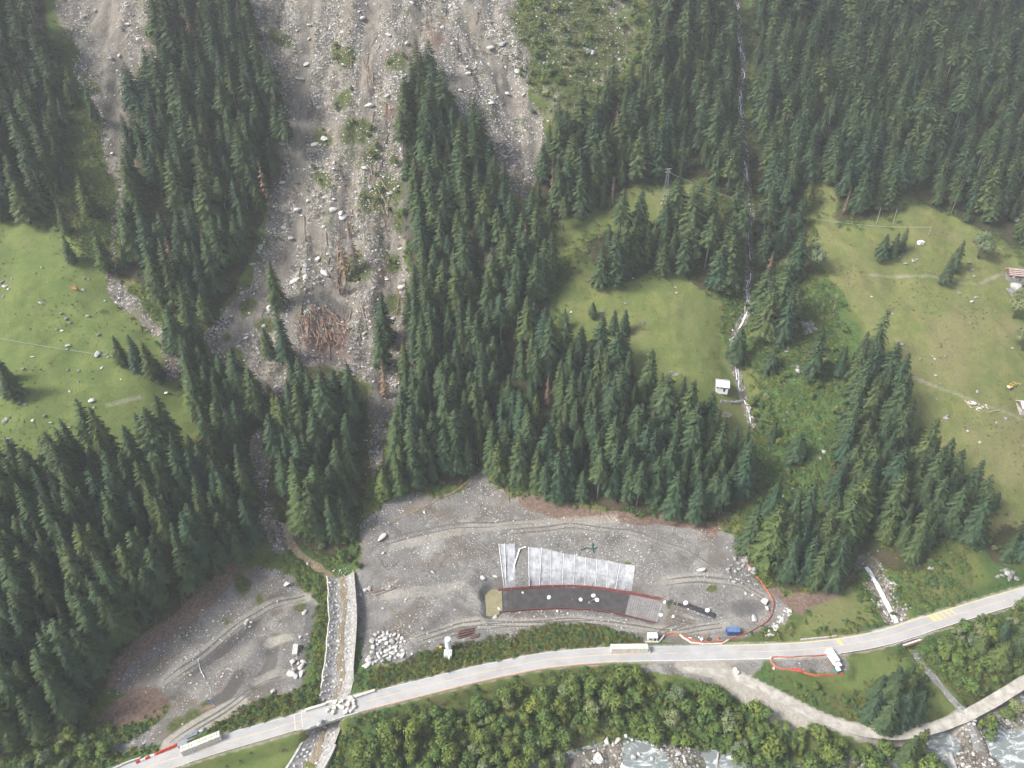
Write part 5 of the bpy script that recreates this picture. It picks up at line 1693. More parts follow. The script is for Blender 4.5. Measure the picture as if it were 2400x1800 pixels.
def net_fence(pts, label, h=1.0, lean_=.3, mat='orange_net', posts=True):
    pth = path_px(pts, step=2.2)
    nrl = frame_of(pth)
    t = thing('net_fence', label, 'fence', (0, 0, 0))
    m = MB()
    kk_ = len(pth)
    prof_n = ((-lean_ * .7, .04), (-.06, h * .85), (.06, h * .85), (lean_ * .7, .04))
    for i in range(kk_):
        sag = random.uniform(-.2, .05)
        for o_, hh in prof_n:
            wob = .12 * math.sin(i * 1.3)
            x, y = pth[i, 0] + nrl[i, 0] * (o_ + wob), pth[i, 1] + nrl[i, 1] * (o_ + wob)
            m.v.append((x, y, float(hz(x, y)) + hh + (sag if hh > .1 else 0)))
    m.f = [(i * 4 + j, (i + 1) * 4 + j, (i + 1) * 4 + j + 1, i * 4 + j + 1) for i in range(kk_ - 1) for j in range(3)]
    m.build('net', M[mat], t)
    if posts:
        pme = mesh_from('post', *(lambda b: (b.v, b.f))(MB().tube([(0, 0, -.3), (0, 0, h + .2)], .05, n=5)), M['plank'])
        for i in range(0, kk_, 2):
            obj('post', pme, t, (pth[i, 0], pth[i, 1], float(hz(pth[i, 0], pth[i, 1]))))
    return t
net_fence([(1743, 1288), (1746, 1310), (1758, 1338), (1780, 1360), (1797, 1382), (1810, 1402), (1815, 1425), (1808, 1447), (1790, 1464), (1760, 1480), (1732, 1493), (1706, 1501)], 'long orange net fence curving round the right end of the works', 1.0, .3)
net_fence([(1557, 1489), (1575, 1486), (1590, 1487)], 'short orange net across the site entrance', .9, .4)
net_fence([(1594, 1488), (1610, 1497), (1625, 1505), (1655, 1508), (1690, 1506), (1706, 1500)], 'orange net behind the pale depot barrier', 1.0, .4)
net_fence([(1805, 1542), (1850, 1541), (1900, 1539), (1948, 1535)], 'faded red net along the road edge by the white truck box', .9, .2)
net_fence([(1806, 1546), (1809, 1566), (1835, 1569), (1865, 1570), (1885, 1579), (1915, 1585), (1945, 1584), (1975, 1579)], 'orange net around the lower side of the small depot', 1.1, .4)
strip_on_ground('red_tarp', (1855, 1570), (1878, 1577), 1.0, 'red', 'bright red tarp hung over the orange net', 'tarp', .9)
for q, (x, y) in enumerate(((1806, 1544), (1813, 1568))):
    p = G(x, y)
    tag(lathe([(0, .5), (.5, .5), (.9, .32), (1.1, .2)], 10).build('barrier_foot', M['block'], loc=p), ['pale barrier foot where the red net meets the road', 'pale barrier foot at the bend of the orange net'][q], 'barrier')
p = G(1722, 1571)
t = thing('concrete_rings', 'two small pale concrete rings beside the gravel track', 'ring', p)
for q in range(2):
    lathe([(0, .75), (.9, .75), (.92, .4), (.5, .38)], 12).build('ring', M['block'], t, loc=(q * .5, -q * 1.2, 0))

# depot clutter
for q, (x, y, s_, mt, nm_) in enumerate([(1616, 1496, .9, 'bag', 'white sack in the depot behind the barrier'), (1645, 1499, 1.2, 'bag', 'large white sack heap in the depot'), (1638, 1494, .6, 'bag', 'small white sack in the depot'), (1658, 1492, .8, 'orange_net', 'orange net heap left of the blue container'), (1684, 1496, 1.2, 'orange_net', 'red-orange net roll at the foot of the ramp'), (1663, 1505, .5, 'plank', 'pale bundle at the depot barrier'), (1672, 1227 * K, .9, 'red', 'small red heap under the forest edge at the top of the site')]):
    if q == 6:
        x, y = 1671, 1252
    p = G(x, y)
    me = rock_mesh(500 + q, M[mt], .6)
    tag(obj('heap', me, None, p + Vector((0, 0, .2 * s_)), (0, 0, q), (s_, s_ * .8, s_ * .7)), nm_, 'heap')

# white truck box and toilet below the road
p = G(1953, 1551)
t = thing('box_truck', 'white box truck parked below the road by the orange net', 'truck', p, R(14))
MB().box((0, 1.3, 1.75), (2.4, 5.6, 2.3), bevel=.06).build('cargo_box', M['white'], t)
cb = MB().box((0, -2.5, 1.35), (2.2, 1.7, 1.7), bevel=.15).build('cab', M['white'], t)
MB().box((0, -3.32, 1.75), (1.9, .1, .7)).build('windscreen', M['dark_metal'], cb)
for sx in (-1, 1):
    for y_ in (-2.5, 2.6):
        w_ = lathe([(-.15, .3), (-.13, .48), (.13, .48), (.15, .3)], 14)
        w_.build('wheel', M['dark_metal'], t, loc=(sx * 1.0, y_, .48), rot=(0, R(90), 0))
p = G(1961, 1576)
t = thing('portable_toilet', 'teal portable toilet with white roof beside the truck', 'toilet', p, R(12))
MB().box((0, 0, 1.1), (1.5, 1.5, 2.1), bevel=.06).build('body', M['teal'], t)
MB().box((0, 0, 2.26), (1.6, 1.6, .2), bevel=.06).build('roof', M['white'], t)
MB().box((0, -.76, 1.05), (.9, .06, 1.8)).build('door', M['teal'], t)

# red barriers, pipes by the left road
bw_ = mesh_from('barrier', *(lambda b: (b.v, b.f))(MB().box((0, 0, .3), (2.1, .7, .6), bevel=.08).box((0, 0, .8), (2.1, .35, .5), bevel=.08)), M['red'])
bw2 = mesh_from('barrier', *(lambda b: (b.v, b.f))(MB().box((0, 0, .3), (2.1, .7, .6), bevel=.08).box((0, 0, .8), (2.1, .35, .5), bevel=.08)), M['bag'])
a, b = G(322, 1788), G(418, 1746)
for i in range(9):
    c = a + (b - a) * ((i + .5) / 9)
    c.z = float(hz(c.x, c.y))
    wh = i in (1, 3)
    tag(obj('plastic_barrier', bw2 if wh else bw_, None, c, (0, 0, math.atan2((b - a).y, (b - a).x) + random.uniform(-.1, .1))), 'white plastic barrier among the red ones at the lower left' if wh else 'red plastic barrier in the row beside the block stack', 'barrier', 'white road barriers' if wh else 'red road barriers')
pth = path_px([(262, 1806), (300, 1788), (330, 1778)], step=2)
tag(ribbon(pth, .25, -.25, .8, .8).build('low_wall', M['concrete']), 'low beige wall running off the lower left edge', 'wall')
p = G(428, 1746)
tag(cabin('grey_tank', 430, 1746, (3.0, 1.6, 1.4), .45, 'galv', 'galv', 'grey metal tank at the end of the red barriers', 'tank', door=False), 'grey metal tank at the end of the red barriers', 'tank')
a, b = G(430, 1735), G(463, 1721)
for q in range(3):
    tag(MB().tube([a + Vector((0, q * .7, .35)), b + Vector((0, q * .7, .35))], .32, n=10).build('steel_pipe', M['galv']), ['lowest', 'middle', 'uppermost'][q] + ' of three grey steel pipes behind the block stack', 'pipe')
p = G(472, 1712)
tag(obj('tarp_heap', rock_mesh(611, M['galv'], .5), None, p + Vector((0, 0, .3)), (0, 0, .7), (2.2, 1.2, .8)), 'grey crumpled tarp at the upper end of the pipes', 'tarp')
# hoses
for pts, mt, nm_ in (([(457, 1540), (466, 1550), (470, 1570), (480, 1590), (490, 1608), (495, 1625), (493, 1632)], 'galv', 'thin grey hose snaking down the left works yard'), ([(488, 1634), (486, 1645), (492, 1650), (497, 1644), (490, 1640), (500, 1652), (505, 1655)], 'blue_roof', 'blue hose coil at the foot of the grey hose')):
    pth = path_px(pts, step=.8)
    tag(MB().tube([(x, y, z + .15) for x, y, z in pth], .11, n=5).build('hose', M[mt]), nm_, 'hose')
p = G(485, 1658)
tag(obj('soil_heap', rock_mesh(612, plain('brown_soil_heap', (.20, .135, .095), .95, .3, 1.5, .1), .4), None, p, (0, 0, .3), (2.6, 1.3, .7)), 'small brown soil heap beside the blue hose', 'heap')
net_a = path_px([(1362, 1290), (1375, 1284), (1390, 1288), (1400, 1284)], step=1.2)
tag(MB().tube([(x, y, z + .2) for x, y, z in net_a], .28, n=5).build('green_net_roll', M['green_net']), 'dark green net lying above the white sheets', 'net')
net_a = path_px([(1389, 1275), (1388, 1285), (1392, 1296)], step=1.2)
tag(MB().tube([(x, y, z + .2) for x, y, z in net_a], .5, .3, 5).build('green_net_roll', M['green_net']), 'dark green net end hanging towards the white sheets', 'net')
p = G(2099, 1470)
t = thing('hydrant', 'yellow hydrant on the road edge by the brook', 'hydrant', p)
lathe([(0, .25), (.9, .22), (1.0, .3), (1.2, .12)], 10).build('body', M['yellow'], t)
MB().tube([(-.45, 0, .7), (.45, 0, .7)], .12, n=6).build('outlet', M['yellow'], t)

# second bridge and brook culvert
br2 = thing('brook_bridge', 'road bridge over the brook with concrete side and pale beam', 'bridge')
ic2 = idx_px(road_path, 2118)
ribbon(road_path, H_ + .45, -H_ - .45, -.05, 1.0, ic2 - 5, ic2 + 6).build('deck', M['concrete'], br2)
ribbon(road_path, -H_ - .9, -H_ - 1.5, -.6, .8, ic2 - 4, ic2 + 7).build('side_beam', M['block'], br2)
ribbon(road_path, -H_ - 1.6, -H_ - 1.9, -.9, .7, ic2 - 3, ic2 + 8).build('rusty_pipe', M['rail'], br2)
for j in (ic2 - 5, ic2 + 5):
    p = road_path[j]
    rz = math.atan2(nrm_r[j, 1], nrm_r[j, 0])
    MB().box((p[0], p[1], p[2] - 2.2), (7.6, .8, 3.0), rz).build('abutment', M['concrete'], br2)
# pale edging wall on the hill side, right
i0, i1 = idx_px(road_path, 1885), idx_px(road_path, 1990)
tag(ribbon(road_path, H_ + 1.1, H_ + .6, .5, .9, i0, i1).build('edge_wall', M['concrete']), 'low grey wall on the hill side of the road beside the grassy wedge', 'wall')

# river walls
for q, (a_, b_, w__, h__, nm_) in enumerate([((1748, 1752), (1744, 1815), 1.3, 3.0, 'pale concrete groyne wall standing in the river'), ((1682, 1768), (1678, 1806), .6, 1.6, 'thin low concrete sill in the rapids'), ((2222, 1770), (2240, 1812), 1.2, 2.4, 'concrete wall end on the right river bank')]):
    a, b = G(*a_), G(*b_)
    d = b - a
    z0 = min(a.z, b.z) - 1
    m = MB()
    nx, ny = -d.y / d.length * w__ / 2, d.x / d.length * w__ / 2
    zt0, zt1 = a.z + h__ * .9, b.z + h__ * .55
    m.add([(a.x + nx, a.y + ny, z0), (a.x - nx, a.y - ny, z0), (b.x - nx, b.y - ny, z0), (b.x + nx, b.y + ny, z0), (a.x + nx * .7, a.y + ny * .7, zt0), (a.x - nx * .7, a.y - ny * .7, zt0), (b.x - nx * .8, b.y - ny * .8, zt1), (b.x + nx * .8, b.y + ny * .8, zt1)],
          [(0, 1, 5, 4), (1, 2, 6, 5), (2, 3, 7, 6), (3, 0, 4, 7), (4, 5, 6, 7)])
    tag(m.build('river_wall', M['concrete']), nm_, 'wall')

# ---------------------------------------------------------------- huts
def hut(px, py, l, w, h, rise, rz, label, wall, base, roof, planks=8, guards=0):
    p = G(px, py)
    t = thing('mountain_hut', label, 'hut', p, rz)
    MB().box((0, 0, h * .22), (l, w, h * .56 + 1.2)).build('stone_base', M[base], t)
    up = MB().box((0, 0, h * .75), (l - .1, w - .1, h * .5))
    up.add([(-l / 2 + .05, -w / 2 + .05, h), (-l / 2 + .05, w / 2 - .05, h), (-l / 2 + .05, 0, h + rise - .1), (l / 2 - .05, -w / 2 + .05, h), (l / 2 - .05, w / 2 - .05, h), (l / 2 - .05, 0, h + rise - .1)], [(0, 2, 1), (3, 4, 5)])
    up.build('timber_wall', M[wall], t)
    rf = None
    ov = .6
    for s_ in (-1, 1):
        slope_len = math.hypot(w / 2 + ov, rise * (1 + 2 * ov / w))
        ang = math.atan2(rise, w / 2)
        cy, cz = s_ * (w / 2 + ov) / 2, h + rise - (rise * (1 + 2 * ov / w)) / 2 + .1
        rf = MB().box((0, cy, cz), (l + 1.0, slope_len, .14), 0, (-s_ * ang, 0)).build('roof', M[roof], t)
        for q in range(planks):
            MB().box((-(l + 1) / 2 + (l + 1) * (q + .5) / planks, cy, cz + .10), (.09, slope_len, .07), 0, (-s_ * ang, 0)).build('roof_seam', M[roof], rf)
        for q in range(guards):
            f = (q + .6) / guards
            MB().box((0, s_ * (w / 2 + ov) * f, h + rise - (rise * (1 + 2 * ov / w)) * f + .36), (l + .8, .16, .2)).build('snow_guard', M['white'], rf)
    MB().box((l * .18, -w / 2 - .04, h * .45), (.9, .08, 1.8)).build('door', M['dark_metal'], t)
    for x_ in (-l * .25,):
        wd = MB().box((x_, -w / 2 - .02, h * .74), (.9, .08, .7)).build('window', M['dark_metal'], t)
        MB().box((x_, -w / 2 - .06, h * .74), (1.1, .05, .9)).build('frame', M['white'], wd)
    return t
hut(1690, 912, 5.8, 6.0, 3.6, 1.5, R(-10), 'small hut with grey metal roof and white stone base on the meadow edge', 'timber', 'white', 'roof_metal')
hut(2376, 655, 8.5, 7.0, 4.0, 2.0, R(-14), 'timber hut with red-brown roof and white snow bars on the rocky knoll', 'timber', 'rock_lichen', 'roof_red', 10, 4)
hut(2402, 962, 7.0, 6.0, 3.4, 1.6, R(-6), 'hut with pale metal roof cut by the right edge, beside the excavator', 'timber', 'concrete', 'roof_metal')
# dry-stone wall below the hut
a, b = G(1686, 942), G(1735, 944)
t = thing('drystone_wall', 'curved dry-stone terrace wall in front of the small hut', 'wall', a)
d = b - a
for rw_ in range(4):
    for i in range(15):
        f = (i + .5 + (.5 if rw_ % 2 else 0)) / 15.5
        obj('stone', ROCKS[random.randrange(8)], t, (d.x * f, d.y * f - 1.2 * math.sin(math.pi * f), d.z * f - .2 + rw_ * .55), (random.uniform(-.3, .3), random.uniform(-.3, .3), random.uniform(0, 6)), (.45, .42, .40))
p = G(1754, 958)
t = thing('stone_trough', 'pale square trough below the dry-stone wall by the stream', 'trough', p, .1)
MB().box((0, 0, .5), (1.9, 1.9, 1.1), bevel=.06).build('basin_block', M['block'], t)
MB().box((0, 0, 1.07), (1.3, 1.3, .06)).build('water_surface', M['grey_water'], t)
p = G(1694, 972)
t = thing('brush_pile', 'grey heap of cut branches on the terrace below the hut', 'brush pile', p)
m = MB()
for q in range(110):
    a = random.uniform(0, 6.28)
    rr = math.sqrt(random.random())
    c = Vector((rr * 4.2 * math.cos(a), rr * 2.4 * math.sin(a), .2 + 1.3 * (1 - rr) * random.random()))
    dr = Vector((random.uniform(-1, 1), random.uniform(-1, 1), random.uniform(-.1, .5))).normalized() * random.uniform(.6, 1.5)
    m.tube([c - dr, c + dr], .07, .03, 4)
o = m.build('branches', M['bark_pale'], t)
o['kind'] = 'stuff'
p = G(2157, 572)
tag(MB().box((0, 0, .8), (3.0, 2.4, 1.8), bevel=.1).build('spring_box', M['white'], loc=p, rot=(0, 0, .2)), 'small white concrete box alone on the upper right meadow', 'box')

# excavator and dig on the right meadow
p = G(2366, 910)
t = thing('mini_excavator', 'small yellow excavator at the end of the dug trench', 'excavator', p, R(20))
for s_ in (-1, 1):
    MB().box((0, s_ * .9, .35), (2.6, .45, .6), bevel=.15).build('track', M['dark_metal'], t)
MB().box((-.2, 0, 1.05), (2.0, 1.7, .7), bevel=.1).build('body', M['yellow'], t)
c_ = MB().box((.2, .35, 1.9), (1.1, .9, 1.1), bevel=.08).build('cab', M['yellow'], t)
MB().box((.2, .35, 2.02), (1.16, .94, .55)).build('window', M['dark_metal'], c_)
MB().box((-1.1, 0, 1.1), (.5, 1.6, .7), bevel=.1).build('counterweight', M['white'], t)
bo = MB().tube([(.7, -.3, 1.2), (2.0, -.3, 2.9), (3.2, -.3, 2.3)], .18, .14, 6).build('boom', M['yellow'], t)
MB().tube([(3.2, -.3, 2.3), (3.6, -.3, .9)], .13, .1, 6).build('stick', M['yellow'], bo)
MB().box((3.6, -.3, .5), (.6, .8, .6), 0, (0, .5), .08).build('bucket', M['dark_metal'], bo)
for q, (p0, p1, nm_) in enumerate((((2260, 938), (2275, 956), 'leftmost pale board at the dug pit'), ((2275, 957), (2293, 954), 'short pale board below the white tub'), ((2312, 968), (2342, 962), 'long pale board at the lower edge of the dug pit'), ((2372, 896), (2392, 902), 'pale board above the excavator'))):
    a, b = G(*p0), G(*p1)
    tag(MB().tube([a + Vector((0, 0, .3)), b + Vector((0, 0, .3))], .26, n=4).build('board', M['plank']), nm_, 'board')
p = G(2277, 946)
t = thing('white_tub', 'white tub lying in the dug pit on the right meadow', 'tub', p, R(-25))
lathe([(0, .9), (.7, 1.1), (.75, .95), (.15, .75)], 16).build('shell', M['white'], t, scale=(1.8, 1.0, 1.0))
for q in range(14):
    p = G(2300 + random.uniform(-14, 18), 958 + random.uniform(-14, 10))
    s_ = random.uniform(.35, .8)
    tag(obj('rubble_stone', PALE[q % 8], None, p, (0, 0, q), (s_, s_, s_ * .7)), 'loose stone in the heap beside the dug pit', 'stone', 'stones by the dug pit')

# ---------------------------------------------------------------- pylon and cables
p = G(1557, 472)
sc_ = mpp(p)
Hp = 72 * sc_ / math.cos(R(22))
py_ = thing('lattice_pylon', 'pale lattice steel pylon on the small clearing in the forest', 'pylon', p, R(12))
W = 2.6
legs = []
lv = [(-.3, 2.7), (.16 * Hp, 1.55), (.45 * Hp, .85), (.75 * Hp, .6), (Hp, .42)]
for sx in (-1, 1):
    for sy in (-1, 1):
        MB().tube([(sx * w, sy * w, z) for z, w in lv], .09, .06, 5).build('leg', M['galv'], py_)
for (z0, w0), (z1, w1) in zip(lv[:-1], lv[1:]):
    steps = max(1, int((z1 - z0) / 2.2))
    for q in range(steps):
        f0, f1 = q / steps, (q + 1) / steps
        za, zb = z0 + (z1 - z0) * f0, z0 + (z1 - z0) * f1
        wa, wb = w0 + (w1 - w0) * f0, w0 + (w1 - w0) * f1
        for sx, sy, ex, ey in ((-1, -1, 1, -1), (1, -1, 1, 1), (1, 1, -1, 1), (-1, 1, -1, -1)):
            MB().tube([(sx * wa, sy * wa, za), (ex * wb, ey * wb, zb)], .05, n=4).build('brace', M['galv'], py_)
for z in (Hp * .99, Hp * .9):
    MB().box((0, 0, z), (3.4, .2, .22)).build('crossarm', M['block'], py_)
for sx in (-1, 1):
    for sy in (-1, 1):
        MB().box((sx * 2.7, sy * 2.7, .1), (.9, .9, 1.2)).build('footing', M['concrete'], py_)
def cable(a, b, sag, label, r_=.09):
    pts = [a + (b - a) * (i / 40) - Vector((0, 0, 4 * sag * (i / 40) * (1 - i / 40))) for i in range(41)]
    return tag(MB().tube(pts, r_, n=4).build('cable', M['steel_wire']), label, 'cable')
top_p = p + Vector((0, 0, Hp * .9))
endp = G(2176, 552)
cable(top_p, endp + Vector((0, 0, 5)), 9.0, 'thin pale cable running from the pylon to the right meadow', .085)
for q, (x, y) in enumerate(((2054, 525), (2092, 527), (2176, 552))):
    b_ = G(x, y)
    tag(MB().tube([b_ - Vector((0, 0, .5)), b_ + Vector((-.3, 0, 9.5 if q < 2 else 5.5))], .16, .12, 6).build('pole', M['bark_pale']), ['first pale pole at the forest edge on the right meadow', 'second pale pole at the forest edge on the right meadow', 'short pole ending the cable on the right meadow'][q], 'pole')
a_ = G(-60, 800) + Vector((0, 0, 5))
b_ = G(300, 848) + Vector((0, 0, 2.5))
cable(a_, b_, 1.2, 'thin pale cable sagging across the left meadow', .075)
tag(MB().tube([b_ - Vector((0, 0, 3)), b_ + Vector((0, 0, .6))], .15, n=6).build('pole', M['bark_pale']), 'short post holding the cable beside the left meadow trees', 'pole')

# ---------------------------------------------------------------- single trees
SINGLE = 'single trees'
def tree_px(px, py, hpx, kinds, k, name, label, cat='tree', wide=1.0, group=None, unit=28.0, cosang=None):
    """a tree whose foot is at the photo pixel and whose height covers about hpx pixels"""
    p = G(px, py)
    el = math.atan2(CAM_Z - p.z, math.hypot(p.x, p.y))
    h = hpx * mpp(p) / max(.5, math.cos(el)) / unit
    return plant(name, kinds, k, p - Vector((0, 0, .15)), random.uniform(0, 6.28), (h * wide, h), label, cat, group)
ONE = [
    (653, 722, 120, 1.25, 'tall spruce standing alone on the scree above the log jam'), (676, 860, 150, .9, 'slim spruce left of the log jam'), (632, 838, 75, 1.5, 'small bushy spruce on the lower scree'),
    (898, 862, 118, 1.3, 'dark spruce on the scree right of the log jam'), (905, 800, 120, 1.2, 'tall spruce behind the one right of the log jam'),
    (172, 618, 72, 1.5, 'small lone spruce at the upper edge of the left meadow'), (160, 550, 80, 1.3, 'spruce above the lone one on the left meadow'), (225, 285, 85, 1.2, 'lone spruce in the left scree gully'),
    (290, 858, 80, 1.3, 'leftmost of the four spruces at the meadow tip'), (330, 870, 95, 1.2, 'second of the four spruces at the meadow tip'), (362, 888, 95, 1.3, 'third of the four spruces at the meadow tip'), (378, 893, 60, 1.5, 'smallest spruce at the meadow tip'),
    (20, 895, 70, 1.3, 'spruce at the left frame edge on the meadow'), (36, 935, 95, 1.6, 'broad blue spruce at the left frame edge on the meadow'),
    (1437, 785, 62, 1.5, 'left of the two small spruces on the middle meadow'), (1462, 783, 62, 1.4, 'right of the two small spruces on the middle meadow'), (1388, 745, 40, 1.6, 'tiny spruce at the top of the forest on the middle meadow'), (1322, 770, 50, 1.2, 'thin pale spruce at the middle meadow edge'),
    (1405, 672, 105, 1.5, 'broad spruce jutting into the middle meadow'), (1550, 645, 80, 1.6, 'broad spruce at the upper edge of the middle meadow'), (1290, 660, 120, 1.2, 'tall spruce at the left edge of the middle meadow'), (1270, 700, 115, 1.2, 'spruce left of the middle meadow edge'), (1722, 850, 95, 1.4, 'spruce leaning over the stream above the hut'),
    (2062, 612, 68, 1.5, 'left spruce of the trio on the right meadow'), (2088, 606, 66, 1.4, 'middle spruce of the trio on the right meadow'), (2110, 590, 62, 1.2, 'right spruce of the trio on the right meadow'), (2210, 668, 70, 1.5, 'spruce beside the path on the right meadow'), (2232, 635, 80, 1.3, 'spruce behind the path on the right meadow'), (2325, 1190, 45, 1.7, 'small round spruce low on the right meadow'),
    (1750, 1295, 120, 1.2, 'spruce inside the bend of the orange fence'),
]
for x, y, h, w, nm_ in ONE:
    tree_px(x, y, h, SPRUCE, random.randrange(9), 'spruce_tree', nm_, wide=w)
LOWR = [(2030, 1690, 130), (2062, 1710, 150), (2095, 1700, 150), (2130, 1690, 135), (2070, 1660, 150), (2105, 1650, 140), (2045, 1640, 110), (2135, 1640, 110), (2085, 1620, 105), (2120, 1605, 90)]
for q, (x, y, h) in enumerate(LOWR):
    tree_px(x, y, h * .62, SPRUCE, q % 9, 'spruce_tree', 'dark spruce in the clump between the road and the gravel track', wide=1.25, group='spruce clump above the track')
for q, (x, y, h) in enumerate([(2330, 1560, 110), (2370, 1540, 120), (2400, 1500, 120), (2340, 1500, 100), (2290, 1530, 80), (2385, 1580, 100)]):
    tree_px(x, y, h * .62, SPRUCE if q % 2 else LARCH, q % 3, 'larch_tree' if q % 2 == 0 else 'spruce_tree', 'green conifer on the bank below the road at the right edge', wide=1.5, group='conifers at the right bank', unit=28 if q % 2 else 22)
for x, y, h, w, nm_ in ((2135, 1775, 75, 1.0, 'thin larch beside the lower bend of the gravel track'), (2112, 1790, 80, 1.2, 'dark spruce below the lower bend of the gravel track')):
    tree_px(x, y, h, LARCH if 'larch' in nm_ else SPRUCE, 1, 'larch_tree' if 'larch' in nm_ else 'spruce_tree', nm_, wide=w, unit=22 if 'larch' in nm_ else 28)
for x, y, h, w, nm_ in ((475, 970, 105, 1.5, 'light green larch at the tip of the left meadow'), (215, 505, 95, 1.3, 'light green larch beside the upper left gully'), (255, 640, 100, 1.1, 'pale larch at the edge of the left meadow'), (940, 1160, 70, 1.4, 'light green larch at the top edge of the works site'), (905, 1165, 65, 1.5, 'rounded larch left of the site edge larch'), (1790, 1330, 150, 1.1, 'light green larch at the front of the stand by the fence'), (1985, 1260, 150, 1.2, 'pale green larch near the brook stand'), (1960, 1290, 140, 1.2, 'light larch in front of the brook stand'), (760, 1215, 120, 1.5, 'large yellowish spruce by the muddy stream'), (725, 1245, 130, 1.3, 'yellow-green conifer beside the torrent mouth')):
    tree_px(x, y, h, LARCH, random.randrange(3), 'larch_tree', nm_, wide=w, unit=22)
for x, y, h, nm_ in ((625, 470, 95, 'dead grey conifer at the left edge of the slide'), (812, 655, 110, 'bare brown dead conifer in the middle of the slide'), (835, 640, 100, 'second brown dead conifer in the middle of the slide'), (798, 690, 85, 'dead conifer leaning above the log jam'), (820, 560, 60, 'small dead conifer high on the slide'), (905, 1330 * .7, 90, 'dead conifer beside the lower run-out'), (690, 930, 90, 'brown dead conifer below the log jam')):
    tree_px(x, y, h, DEAD, random.randrange(2), 'dead_conifer', nm_, wide=1.5, unit=24)
for x, y, h, w, nm_ in ((1895, 640, 95, .95, 'pale round broadleaf tree beside the stream above the right meadow'), (2292, 605, 75, 1.05, 'large round broadleaf tree on the right meadow'), (2375, 745, 85, 1.0, 'broadleaf tree below the timber hut'), (2395, 820, 80, 1.0, 'broadleaf tree at the right edge below the knoll'), (1625, 625, 60, .9, 'small pale broadleaf tree in the grove')):
    tree_px(x, y, h, BROAD, random.randrange(2), 'broadleaf_tree', nm_, wide=w, unit=12.5)
p_ = G(1952, 730)
birch = plant('birch_tree', BROAD, 0, p_, 0, (.42, .62), 'slender birch alone at the edge of the right meadow', 'tree', None)
birch.location.z += 4.5
MB().tube([(0, 0, -8.5), (0, 0, 3)], .42, .3, 6).build('stem', M['bark_pale'], birch)

# ---------------------------------------------------------------- bushes
BANK = [(830, 1830), (835, 1752), (900, 1722), (985, 1690), (1100, 1655), (1240, 1622), (1360, 1600), (1480, 1600), (1560, 1608), (1660, 1628), (1740, 1660), (1840, 1700), (1950, 1735), (2080, 1760), (2180, 1760), (2200, 1830)]
RIVER_EDGE = [(1325, 1830), (1330, 1735), (1440, 1722), (1560, 1742), (1660, 1765), (1720, 1772), (1735, 1830)]
BANK_R = [(2150, 1545), (2210, 1500), (2300, 1450), (2420, 1420), (2420, 1580), (2330, 1625), (2270, 1640), (2220, 1590)]
BANK_R2 = [(2250, 1740), (2300, 1700), (2360, 1650), (2420, 1615), (2420, 1650), (2340, 1700), (2290, 1750)]
SLOPE_R = [(1790, 1590), (1850, 1600), (1950, 1600), (2010, 1640), (2000, 1690), (1930, 1670), (1850, 1630)]
GLADE = [(2140, 1560), (2180, 1570), (2240, 1640), (2250, 1670), (2180, 1690), (2150, 1640)]
BL = V((60, 1620), (150, 1560), (230, 1560), (270, 1600), (260, 1640), (180, 1660), (60, 1670))
NW = V((700, 1120), (780, 1100), (770, 1250), (720, 1240), (690, 1200))
CENT = V((830, 900), (890, 880), (900, 1000), (870, 1080), (830, 1070))
WEDGE = V((1880, 1240), (1915, 1330), (1960, 1340), (1950, 1290), (1905, 1230))
RBANK = [(1995, 1330), (2030, 1360), (2080, 1440), (2040, 1450), (2010, 1400)]
zones = [
    (BANK, 4.3, .93, 1.18, 'bright green alder bush on the river bank', 'alders on the river bank', (RIVER_EDGE,)),
    (BANK_R, 4.2, .9, 1.0, 'green alder on the right bank between the road and the track', 'alders on the right bank', ()),
    (BANK_R2, 3.6, .95, 1.0, 'alder bush between the gravel track and the river at lower right', 'alders below the track', ()),
    (SLOPE_R, 4.5, .55, .7, 'low alder bush on the slope above the gravel track', 'bushes above the track', ()),
    (GLADE, 4.5, .45, .8, 'alder bush beside the brook below the road', 'bushes by the lower brook', ()),
    (BL, 4.6, .75, 1.0, 'leafy bush in the lower left corner by the low wall', 'bushes at lower left', ()),
    (NW, 4.0, .6, .9, 'leafy bush beside the muddy stream mouth', 'bushes at the stream mouth', ()),
    (CENT, 4.4, .55, .9, 'dark green bush in the gap left of the central forest', 'bushes left of the central forest', ()),
    (WEDGE, 3.2, .85, .8, 'dark hedge-like bush on the right side of the brook', 'bushes right of the brook', ()),
    (RBANK, 3.4, .6, .7, 'pale bush on the left side of the brook', 'bushes left of the brook', ()),
    (slide, 6.5, .5, .6, 'small green bush surviving on the debris slide', 'bushes on the slide', ()),
    (V((770, 280), (880, 280), (890, 470), (800, 460)), 6.0, .4, .7, 'green shrub in the overgrown middle of the slide', 'shrubs in the slide middle', ()),
    (V((1640, 620), (1720, 660), (1800, 760), (1780, 900), (1640, 920)), 6.0, .35, .8, 'shrub on the green slope right of the waterfall', 'shrubs right of the waterfall', ()),
    (V((1618, 868), (1655, 862), (1672, 925), (1632, 930)), 3.2, .8, .8, 'shrub over the lower end of the white stream', 'shrubs at the stream end', ()),
    (FOREST['sparse'], 4.6, .38, .6, 'shrub on the green ravine slope below the hut', 'shrubs on the ravine slope', ()),
    (V((1960, 1180), (2120, 1110), (2212, 1090), (2212, 1180), (1990, 1260)), 6.0, .35, .6, 'shrub on the rough slope below the right meadow', 'shrubs below the right meadow', ()),
    (meadow_top, 5.5, .45, .8, 'shrub among pale rocks above the scree chute', 'shrubs above the chute', ()),
    (V((1900, 1190), (2212, 1180), (2212, 1290), (1960, 1340)), 8.0, .35, .45, 'low shrub on the grassy slope above the road', 'shrubs above the right road', ()),
]
nb_total = 0
